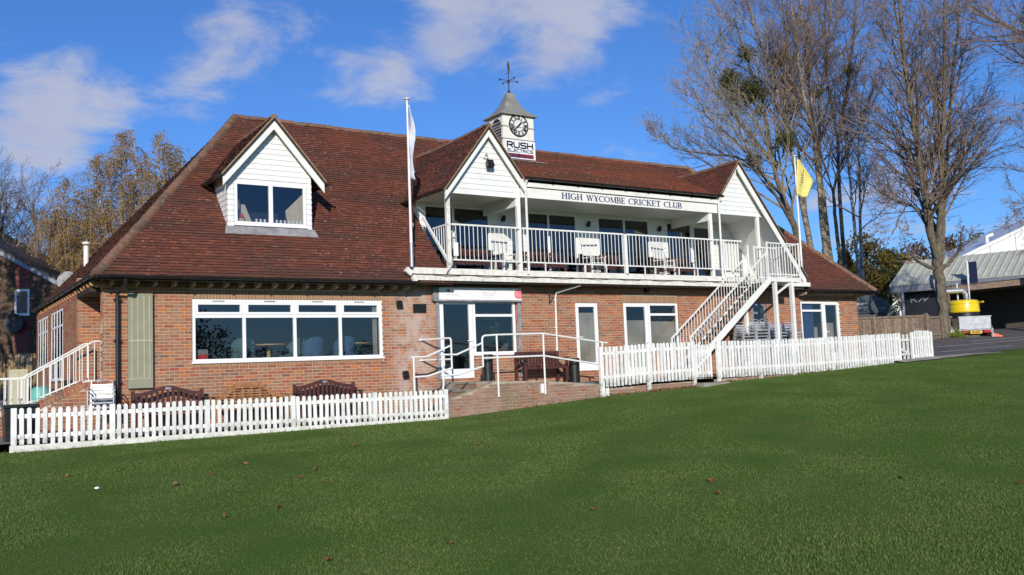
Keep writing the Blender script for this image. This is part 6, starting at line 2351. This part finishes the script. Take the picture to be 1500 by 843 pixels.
def S(pxs, r0, r1, start, nbr, bl, bx=0, by_=0, kk=k_):
    return ([((x - bx) * kk, (by_ - y) * kk, d) for x, y, d in pxs], r0, r1, start, nbr, bl)
B1 = (36.3, 11.1, 3.4)
bx, by_ = 1175, 441
bare_tree('bare tree with a dark stem and huge mistletoe mass, leftmost behind the pavilion roof', B1,
          [S([(1178, 441, 0), (1172, 340, 0), (1160, 290, .3), (1146, 230, .3), (1138, 150, .2), (1118, 70, .4), (1105, 10, .5)], .20, .04, .2, 26, 4.2, bx, by_),
           S([(1168, 330, 0), (1120, 255, -1), (1085, 215, -1.5), (1040, 175, -2), (1022, 135, -2)], .09, .02, .15, 20, 2.3, bx, by_),
           S([(1160, 290, 0), (1110, 225, 1), (1060, 210, 1.5), (1010, 195, 2), (992, 170, 2)], .09, .02, .2, 18, 1.8, bx, by_),
           S([(1150, 240, 0), (1098, 150, 1.2), (1072, 95, 1.5), (1065, 50, 1.5)], .11, .025, .2, 14, 2.6, bx, by_)], 31, LIME, 'bark_dark', 'twig_pale',
          mistle=[((1104 - bx) * k_, (by_ - 125) * k_, .3, 1.25), ((1088 - bx) * k_, (by_ - 105) * k_, .3, .6), ((1122 - bx) * k_, (by_ - 130) * k_, -.3, .8), ((1116 - bx) * k_, (by_ - 70) * k_, 0, .45), ((1130 - bx) * k_, (by_ - 158) * k_, 0, .22), ((1125 - bx) * k_, (by_ - 225) * k_, 1, .5)])
B2 = (37.1, 10.7, 3.0)
bx, by_ = 1198, 452
bare_tree('tall bare tree with pale grey upright stems, second from the left behind the roof', B2,
          [S([(1196, 452, 0), (1188, 340, 0), (1172, 200, .2), (1165, 160, .2), (1150, 90, 0), (1132, 20, .3), (1124, -40, .4)], .17, .035, .34, 22, 3.2, bx, by_),
           S([(1166, 170, 0), (1176, 110, .3), (1180, 50, .6), (1180, -30, .8)], .13, .03, .1, 16, 2.6, bx, by_),
           S([(1204, 452, 0), (1192, 330, .2), (1190, 250, .4), (1182, 180, .4)], .11, .04, .5, 6, 1.6, bx, by_)], 32, LIME, 'bark', 'twig',
          mistle=[((1163 - bx) * k_, (by_ - 204) * k_, -.5, .62), ((1164 - bx) * k_, (by_ - 78) * k_, 0, .42), ((1184 - bx) * k_, (by_ - 150) * k_, .5, .45)])
B3 = (37.7, 10.3, 2.9)
bx, by_ = 1214, 455
bare_tree('tallest bare tree with straight parallel grey stems and a smooth oval crown', B3,
          [S([(1212, 455, 0), (1208, 330, 0), (1206, 200, .1), (1203, 130, .1), (1200, 60, .2), (1198, -50, .3)], .19, .04, .3, 24, 3.0, bx, by_),
           S([(1220, 455, 0), (1216, 330, .3), (1213, 230, .3), (1222, 140, .5), (1240, 60, .7), (1252, -30, .8)], .15, .035, .32, 22, 3.2, bx, by_),
           S([(1206, 200, 0), (1192, 150, -.3), (1186, 80, -.3), (1180, 0, -.5), (1176, -50, -.5)], .14, .03, .1, 18, 2.6, bx, by_)], 33, LIME, 'bark', 'twig',
          mistle=[((1213 - bx) * k_, (by_ - 130) * k_, .3, .3)])
B4 = (38.5, 9.9, 2.8)
bx, by_ = 1236, 458
bare_tree('bare tree with a leaning dark limb crossing the sky right of the straight stems', B4,
          [S([(1232, 458, 0), (1226, 330, 0), (1228, 270, 0), (1250, 220, -.2), (1275, 170, -.3), (1290, 130, -.4)], .12, .025, .3, 18, 2.6, bx, by_),
           S([(1238, 458, 0), (1236, 320, .2), (1240, 200, .4), (1232, 100, .4), (1236, 20, .5), (1240, -40, .6)], .13, .03, .3, 22, 2.8, bx, by_),
           S([(1240, 200, 0), (1262, 110, .2), (1276, 40, .3), (1284, -20, .4)], .11, .03, .1, 16, 2.4, bx, by_)], 34, LIME, 'bark_dark', 'twig',
          mistle=[((1262 - bx) * k_, (by_ - 97) * k_, .2, .24)])
B5 = (39.1, 9.5, 2.8)
bx, by_ = 1252, 458
bare_tree('slender white-barked birch pair, rightmost of the trees behind the roof', B5,
          [S([(1250, 458, 0), (1249, 360, 0), (1247, 260, 0), (1246, 180, .1), (1250, 60, .2)], .12, .025, .35, 16, 1.8, bx, by_),
           S([(1254, 458, 0), (1258, 370, .1), (1262, 280, .2), (1268, 200, .3), (1282, 110, .3)], .12, .025, .3, 16, 1.9, bx, by_)], 35, LIME, 'bark_birch', 'twig', name='birch_tree')
# pollard-like tree by the car park
B6 = (35.5, 2.68, .95)
bx, by_, kq = 1384, 498, 1 / 32.7
PST = [S([(1384, 502, 0), (1384, 470, 0), (1383, 420, 0), (1383, 385, 0), (1382, 350, 0)], .235, .22, .9, 1, .5, bx, by_, kq)]
for k2, (pp, r0, nb, bl) in enumerate((([(1384, 385), (1368, 340), (1360, 300), (1348, 200), (1338, 130), (1330, 40), (1326, -30)], .17, 22, 2.7), ([(1380, 370), (1372, 310), (1366, 210), (1356, 110), (1350, 0), (1346, -60)], .17, 22, 2.6),
        ([(1382, 365), (1380, 300), (1378, 200), (1374, 100), (1376, 0), (1378, -60)], .17, 22, 2.6), ([(1384, 365), (1388, 300), (1392, 220), (1396, 120), (1400, 20), (1402, -50)], .17, 22, 2.6),
        ([(1386, 375), (1394, 330), (1400, 270), (1412, 210), (1424, 120), (1440, 30), (1448, -30)], .15, 22, 2.7), ([(1386, 390), (1398, 350), (1396, 290), (1408, 240), (1440, 195), (1480, 170)], .10, 18, 2.3),
        ([(1380, 350), (1360, 320), (1338, 300), (1318, 318), (1300, 345)], .06, 12, 1.4), ([(1384, 395), (1400, 385), (1416, 365), (1420, 345)], .12, 5, .9), ([(1380, 395), (1366, 385), (1360, 375), (1362, 366)], .12, 4, .8),
        ([(1374, 330), (1352, 305), (1325, 296), (1296, 285), (1270, 270)], .06, 12, 1.6))):
    PST.append(S([(x, y, (k2 % 3 - 1) * .35 * i) for i, (x, y) in enumerate(pp)], r0, .028, .18, nb, bl, bx, by_, kq))
bare_tree('bare many-stemmed tree on a thick trunk beside the yellow drum trailer', B6, PST, 36, LIME, 'bark_dark', 'twig')
B7 = (38.5, -4.2, 1.0)
bx, by_, kq = 1590, 490, 1 / 34.
bare_tree('bare tree reaching into the top right corner with a dark ivy mass', B7,
          [S([(1590, 490, 0), (1588, 350, 0), (1575, 200, 0), (1560, 60, 0), (1540, -60, 0)], .35, .1, .4, 20, 3.4, bx, by_, kq),
           S([(1582, 260, 0), (1540, 190, -.5), (1500, 160, -1), (1455, 175, -1.2), (1425, 215, -1.5)], .13, .025, .15, 18, 2.0, bx, by_, kq),
           S([(1575, 200, 0), (1520, 110, .5), (1475, 60, .7), (1430, 30, 1), (1405, 10, 1)], .12, .025, .15, 20, 2.3, bx, by_, kq),
           S([(1585, 300, 0), (1545, 250, .5), (1500, 240, .5), (1460, 300, .3), (1440, 330, .3)], .10, .025, .15, 16, 1.8, bx, by_, kq),
           S([(1570, 180, 0), (1525, 130, -.5), (1480, 110, -.7), (1445, 95, -1)], .10, .025, .15, 16, 2.0, bx, by_, kq)], 37, LIME, 'bark_dark', 'twig',
          mistle=[((1500 - bx) * kq, (by_ - 30) * kq, .4, 1.0), ((1490 - bx) * kq, (by_ - 55) * kq, .2, .6)])
# left side: birch in autumn leaf and bare neighbours
def birch(label, base, seed, h, stems, spread):
    rr = random.Random(seed)
    base = Vector(base)
    t = thing('weeping_birch', label, 'tree', base)
    tb, cb2, lb = MB(), MB(), MB()
    for a, lean, top, r0 in stems:
        P = [base + LAT * (a + lean * f) + Vector((rr.gauss(0, .1), rr.gauss(0, .1), top * f)) + DEP * rr.gauss(0, .25) for f in np.linspace(0, .94, 8)]
        tb.tube(P, [r0 * (1 - .85 * f) for f in np.linspace(0, 1, 8)], 7)
        for i in range(44):
            f = .26 + .74 * i / 43
            j = min(6, int(f * 7))
            q = P[j].lerp(P[j + 1], f * 7 - j)
            an = rr.uniform(0, 6.28)
            ln = spread * (1.1 - .62 * f) * rr.uniform(.6, 1.15)
            d = Vector((math.cos(an), math.sin(an), rr.uniform(.5, 1.1))).normalized()
            pts = [q]
            for s in range(5):
                d = (d + Vector((0, 0, -.23))).normalized()
                q = q + d * ln / 5
                pts.append(q)
            cb2.tube(pts, [.035, .028, .022, .016, .012, .009], 4, cap=False)
            for s in range(13):
                u = rr.uniform(.15, 1) * 5
                k = min(4, int(u))
                w = pts[k].lerp(pts[k + 1], u - k)
                hang = rr.uniform(.35, 1.2)
                o_ = Vector((rr.gauss(0, .22), rr.gauss(0, .22), 0))
                hp = [w, w + o_ * .6 - Vector((0, 0, hang * .35)), w + o_ - Vector((0, 0, hang))]
                cb2.tube(hp, [.008, .007, .006], 3, cap=False)
                if rr.random() < .86:
                    cs = [hp[0].lerp(hp[1], rr.random()) if rr.random() < .4 else hp[1].lerp(hp[2], rr.random()) for _ in range(8)]
                    leaves_mesh(lb, cs, .095, rr, .11, 2)
    tb.build('trunk', 'bark_birch', t, smooth=True)
    cb2.build('branches', 'twig_pale', t, smooth=True)
    lb.build('crown', 'leaf_birch', t)
birch('tall weeping birch with golden brown leaves behind the left roof slope', (5.3, 25.6, .0), 41, 13,
      [(0, -.3, 12.4, .11), (.2, .4, 13.4, .12), (-.1, -1.4, 12.0, .10), (.3, 1.5, 13.0, .11), (-.3, -2.4, 10.6, .09), (.4, 2.6, 12.2, .09), (.5, 3.3, 11.6, .08), (0, .9, 11.2, .08), (-.2, -3.1, 9.3, .07)], 2.7)
birch('lower birch with brown leaves left of the tall one', (2.9, 27.2, .0), 42, 10, [(0, -.6, 9.6, .10), (.3, .9, 10.0, .09), (.1, .2, 8.2, .08)], 2.2)
SP2 = dict(LIME, up=.06)
bare_tree('bare grey tree behind the brick house roof', (-1.0, 30.5, .3), [([(0, 0, 0), (.1, 3, 0), (-.3, 6, .2), (-.8, 9, .3), (-1.2, 11, .3)], .22, .04, .3, 24, 3.2), ([(0, 4, 0), (1.0, 6.5, .3), (1.7, 9.3, .3)], .13, .03, .2, 16, 2.6), ([(0, 5, 0), (-1.4, 7, 0), (-2.6, 9, 0)], .1, .03, .2, 14, 2.4)], 43, SP2, 'bark', 'twig_pale')
bare_tree('bare brown tree between the brick house and the birch', (1.6, 30.0, .3), [([(0, 0, 0), (0, 3, 0), (.2, 6, .2), (.1, 9.6, .3)], .18, .03, .3, 22, 2.7), ([(0, 3.5, 0), (-1.0, 6, .2), (-1.5, 8.6, .2)], .11, .03, .2, 16, 2.3), ([(0, 3, 0), (1.2, 5.5, 0), (2.0, 7.6, 0)], .1, .03, .2, 14, 2.3)], 44, SP2, 'bark', 'twig')
bare_tree('bare tree whose pale twigs enter at the left edge of the sky', (-3.9, 26.2, .3), [([(0, 0, 0), (0, 5, 0), (.4, 8, 0), (1.2, 10.2, 0)], .2, .04, .3, 18, 3.0), ([(.2, 7, 0), (1.7, 9.2, .3), (2.5, 10.6, .4)], .1, .02, .2, 12, 1.5)], 45, SP2, 'bark', 'twig_pale')
def leafy_tree(label, base, h, w, m, seed, n=26, per=60, size=.22, name='autumn_tree', bare_top=0.):
    rr = random.Random(seed)
    base = Vector(base)
    t = thing(name, label, 'tree', base)
    tb = MB()
    tb.tube([base, base + Vector((.1, 0, h * .35)), base + Vector((.0, .1, h * .7))], [w * .07, w * .05, w * .02], 7)
    lb, cen = MB(), []
    for i in range(n):
        a, f = rr.uniform(0, 6.28), rr.random()
        z = h * (.22 + .74 * f)
        rad = w * .5 * math.sin(math.pi * min(.97, .18 + .78 * f)) ** .8 * math.sqrt(rr.random())
        c = base + Vector((math.cos(a) * rad, math.sin(a) * rad, z))
        tb.tube([base + Vector((0, 0, h * (.2 + .4 * f))), (base + Vector((0, 0, z))).lerp(c, .6), c], [w * .018, w * .01, .012], 4, cap=False)
        cs = [c + Vector((rr.gauss(0, 1), rr.gauss(0, 1), rr.gauss(0, .7))) * w * .085 for _ in range(per)]
        leaves_mesh(lb, cs, size, rr, .1, 2)
    tb.build('trunk', 'bark_dark', t, smooth=True)
    lb.build('crown', m, t)
def Dp(px, py, d):
    """a point d metres in front of the camera on the sight line through a photo pixel: where the far trees stand"""
    v = fwd - u2 * ((py - 421.5) / 1372.17) + r2 * ((px - 750) / 1372.17)
    return CAM + v * d
for px_c, top, d, wpx, m, sd_, lb in ((1262, 342, 66, 80, 'leaf_autumn', 1, 'yellow-olive autumn tree just right of the pavilion roof end'), (1296, 366, 72, 62, 'leaf_green', 2, 'dark olive tree between the yellow tree and the showroom roof'),
                                      (1240, 368, 62, 36, 'leaf_autumn', 3, 'small yellowing tree low behind the right hip of the roof'), (1312, 398, 80, 40, 'leaf_rust', 4, 'brown bushy tree touching the showroom roof corner'),
                                      (1345, 352, 130, 90, 'leaf_rust', 5, 'rust brown hillside tree left of the many-stemmed trunk'), (1395, 345, 135, 90, 'leaf_rust', 6, 'rust brown hillside tree behind the many-stemmed trunk'),
                                      (1440, 338, 140, 90, 'leaf_autumn', 7, 'olive hillside tree above the white shed roof'), (1490, 325, 145, 90, 'leaf_rust', 8, 'brown hillside tree at the right edge above the shed'),
                                      (1325, 362, 120, 56, 'leaf_autumn', 9, 'olive hillside tree above the showroom roof corner')):
    c = Dp(px_c, top, d)
    bz = max(2.2, .2 + d * .022)
    hh = c.z - bz
    leafy_tree(lb, (c.x, c.y, bz), hh, wpx * d / 1372 * 1.05, m, 60 + sd_, n=44 if d < 100 else 30, per=60 if d < 100 else 44, size=.26 if d < 100 else .5)
leafy_tree('tall dense tree out of the picture on the left that shades the brick house', (-6.2, 12.6, -.6), 11.8, 8.5, 'leaf_green', 88, n=60, per=40, size=.3, name='shade_tree')
# understorey far off so the sky does not show below the crowns
ub = MB()
ru = random.Random(77)
cs = []
for i in range(520):
    d = ru.uniform(150, 190)
    c = Dp(ru.uniform(1180, 1640), 0, d)
    cs.append(Vector((c.x, c.y, ru.uniform(3, 14))))
leaves_mesh(ub, cs, 1.3, ru, 1.4, 14)
for i in range(300):
    d = ru.uniform(75, 90)
    c = Dp(ru.uniform(-260, 420), 0, d)
    cs2 = Vector((c.x, c.y, ru.uniform(1, 6.5)))
    leaves_mesh(ub, [cs2], .6, ru, .8, 14)
tag(ub.build('far_woodland', 'leaf_rust'), 'brown autumn woodland closing the view far beyond the buildings', 'woodland', None, 'stuff')
# wood on the far side of the cricket field, behind the viewer; it is what the panes mirror
wb2 = MB()
for i in range(26):
    x = -70 + i * 6.2 + ru.uniform(-2, 2)
    y = -95 + ru.uniform(-6, 6)
    h = ru.uniform(3.2, 5) + (5.5 if i in (15, 16) else (1.5 if i in (19, 20, 21) else 0))
    wb2.tube([(x, y, -3), (x, y, h * .6)], [.3, .1], 6)
    cs = [Vector((x + ru.gauss(0, 2.3), y + ru.gauss(0, 1.8), -1 + h * ru.uniform(.08, 1) )) for _ in range(44)]
    leaves_mesh(wb2, cs, .45, ru, .55, 40)
tag(wb2.build('field_edge_woodland', 'leaf_dark'), 'dark row of trees along the far side of the cricket field', 'woodland', None, 'stuff')
# lime-green shrub at the trunk's foot
t = thing('lime_shrub', 'small bright lime green shrub at the foot of the many-stemmed trunk', 'shrub', (35.6, 2.3, .93))
lb = MB()
cs = [Vector((35.62, 2.2, 1.05)) + Vector((ru.gauss(0, .15), ru.gauss(0, .13), abs(ru.gauss(0, .14)))) for _ in range(110)]
leaves_mesh(lb, cs, .08, ru, .06, 4)
lb.build('foliage', 'leaf_lime', t)
sb_ = MB()
for i in range(9):
    sb_.tube([(35.62, 2.2, .9), (35.62 + ru.gauss(0, .2), 2.2 + ru.gauss(0, .2), 1.3)], [.012, .006], 4)
sb_.build('stem', 'twig', t)

# ------------------------------------------------------------------ turf and what lies on it
rng = np.random.default_rng(5)
NB = 940000
th = YAW + rng.uniform(-.62, .62, NB)
rad = 5.2 + (36 - 5.2) * rng.random(NB) ** 1.25
X = CAM.x + rad * np.sin(th)
Yv = CAM.y + rad * np.cos(th)
keep = Yv < -2.57
keep &= ~((X > 24) & (Yv > -2.92))
X, Yv, rad = X[keep], Yv[keep], rad[keep]
# tufts are taller where the mower cannot reach, along the boards and the wall
edge = np.clip((Yv + 3.1) / .5, 0, 1) * (X < 24)
n = len(X)
Z = np.interp(X, FX[0], FX[1]) + .025 * (Yv + 2.5) - .006
clump = .9 + .22 * (np.sin(X * 3.1 + np.sin(Yv * 2.3) * 2) * np.sin(Yv * 2.7 + np.sin(X * 1.9) * 2) * .5 + .5)
H = (.011 + .018 * rng.random(n)) * clump * (1 + 2.6 * edge * rng.random(n) ** 2)
wd = (.0018 + .0020 * rng.random(n)) * (1 + rad / 26)
ang = rng.uniform(0, 2 * np.pi, n)
lean = rng.normal(0, .5, n)
la = rng.uniform(0, 2 * np.pi, n)
co = np.empty((n, 3, 3))
co[:, 0] = np.stack([X - wd * np.cos(ang), Yv - wd * np.sin(ang), Z], -1)
co[:, 1] = np.stack([X + wd * np.cos(ang), Yv + wd * np.sin(ang), Z], -1)
co[:, 2] = np.stack([X + H * lean * np.cos(la), Yv + H * lean * np.sin(la), Z + H], -1)
me = bpy.data.meshes.new('grass')
me.vertices.add(n * 3)
me.vertices.foreach_set('co', co.reshape(-1).astype(np.float32))
me.loops.add(n * 3)
me.loops.foreach_set('vertex_index', np.arange(n * 3, dtype=np.int32))
me.polygons.add(n)
me.polygons.foreach_set('loop_start', np.arange(0, n * 3, 3, dtype=np.int32))
me.update(calc_edges=True)
me.materials.append(M['blade'])
o = bpy.data.objects.new('grass', me)
COL.objects.link(o)
tag(o, 'short mown grass blades of the cricket outfield', 'grass', None, 'stuff')
rl = random.Random(13)
def leaf_mesh(m, s):
    b = MB()
    pts = []
    k = 13
    for i in range(k):
        a = 2 * math.pi * i / k
        r = s * (.55 + .45 * abs(math.cos(a * 2.5))) * (1.25 if i == 0 else 1)
        pts.append((r * math.cos(a), r * math.sin(a) * .75, .012 * math.sin(a * 2) + .02 * (r / s) ** 2))
    b.v = [(0, 0, 0)] + pts
    b.f = [(0, i + 1, (i + 1) % k + 1) for i in range(k)]
    b.tube([(s * .5, 0, .01), (s * 1.5, .01, .03)], .003, 4)
    return b.mesh('fallen_leaf', m)
LM = [leaf_mesh('leafbrown', .058), leaf_mesh('leaftan', .07), leaf_mesh('leafbrown', .045)]
spots = [(258, 709, 1), (330, 757, 2), (407, 744, 0), (463, 687, 0), (478, 708, 0), (310, 693, 2), (657, 795, 2), (1041, 703, 0), (1322, 700, 0), (1493, 706, 2), (508, 636, 0), (520, 653, 0), (357, 679, 0), (480, 819, 2), (96, 697, 2), (1052, 722, 2), (440, 700, 2), (120, 560, 0), (700, 650, 2), (985, 640, 2), (1180, 620, 2), (870, 745, 2)]
LEAF_LABELS = ['dead leaf lying just below the white paper scrap',
    'dead leaf nearest the bottom edge left of centre',
    'small dead leaf on the lower left turf, right of the darkest one',
    'orange dead leaf left of the middle of the lawn',
    'brown leaf close beside the orange one',
    'dark curled leaf above the fallen pair at left',
    'small brown leaf at the bottom middle of the lawn',
    'reddish leaf right of the lawn centre',
    'brown leaf far out on the right of the lawn',
    'small leaf at the right edge of the lawn',
    'orange leaf under the fence end by the ramp wall',
    'pale leaf just out from the fence end',
    'brown leaf between paper scrap and fence',
    'leaf at the very bottom left of centre',
    'leaf at the left edge above the paper scrap',
    'small leaf below the reddish one at centre right',
    'small leaf right of the orange leaf',
    'leaf close to the left fence',
    'leaf in front of the ramp wall',
    'leaf below the short fence by the gate',
    'leaf on the turf below the long right fence',
    'leaf low on the middle right turf']
for (px_, py_, k), lbl in zip(spots, LEAF_LABELS):
    # where that sight line meets the turf
    v = fwd - u2 * ((py_ - 421.5) / 1372.17) + r2 * ((px_ - 750) / 1372.17)
    hit = None
    for d in np.arange(5, 40, .04):
        q = CAM + v * d
        if q.y > -2.65:
            break
        if q.z < lawn_h(q.x, q.y) + .03:
            hit = q
            break
    if hit is None:
        continue
    o = inst('fallen_leaf', LM[k], None, (hit.x, hit.y, lawn_h(hit.x, hit.y) + .022), (rl.uniform(-.3, .3), rl.uniform(-.3, .3), rl.uniform(0, 6.28)))
    tag(o, lbl, 'leaf', 'dead leaves scattered over the lawn')
v = fwd - u2 * ((715 - 421.5) / 1372.17) + r2 * ((142 - 750) / 1372.17)
for d in np.arange(5, 40, .03):
    q = CAM + v * d
    if q.z < lawn_h(q.x, q.y) + .03:
        break
o = MB().lathe([(.02, 0), (.034, .008), (.028, .022), (.01, .03)], (q.x, q.y, lawn_h(q.x, q.y) + .012), 8).build('paper_scrap', 'upvc', at=(q.x, q.y, lawn_h(q.x, q.y)))
tag(o, 'small scrap of white paper on the lawn in front of the left fence', 'litter')
# drift of dead leaves against the wall foot by the gate
db2 = MB()
for i in range(520):
    x = rl.choice([rl.uniform(13.2, 16.6), rl.uniform(9, 21), rl.uniform(11.9, 15)])
    y = -2.45 - abs(rl.gauss(0, .14)) - .02
    z = lawn_h(x, -2.6) + .02 + rl.random() * .03
    a = rl.uniform(0, 6.28)
    s = rl.uniform(.025, .05)
    dx, dy = math.cos(a) * s, math.sin(a) * s
    db2.poly([(x - dx, y - dy, z), (x + dy * .6, y - dx * .6, z + rl.uniform(0, .03)), (x + dx, y + dy, z + rl.uniform(-.01, .03)), (x - dy * .6, y + dx * .6, z)])
tag(db2.build('leaf_litter', 'leafbrown'), 'drift of dead leaves along the foot of the ramp wall', 'leaf litter', None, 'stuff')
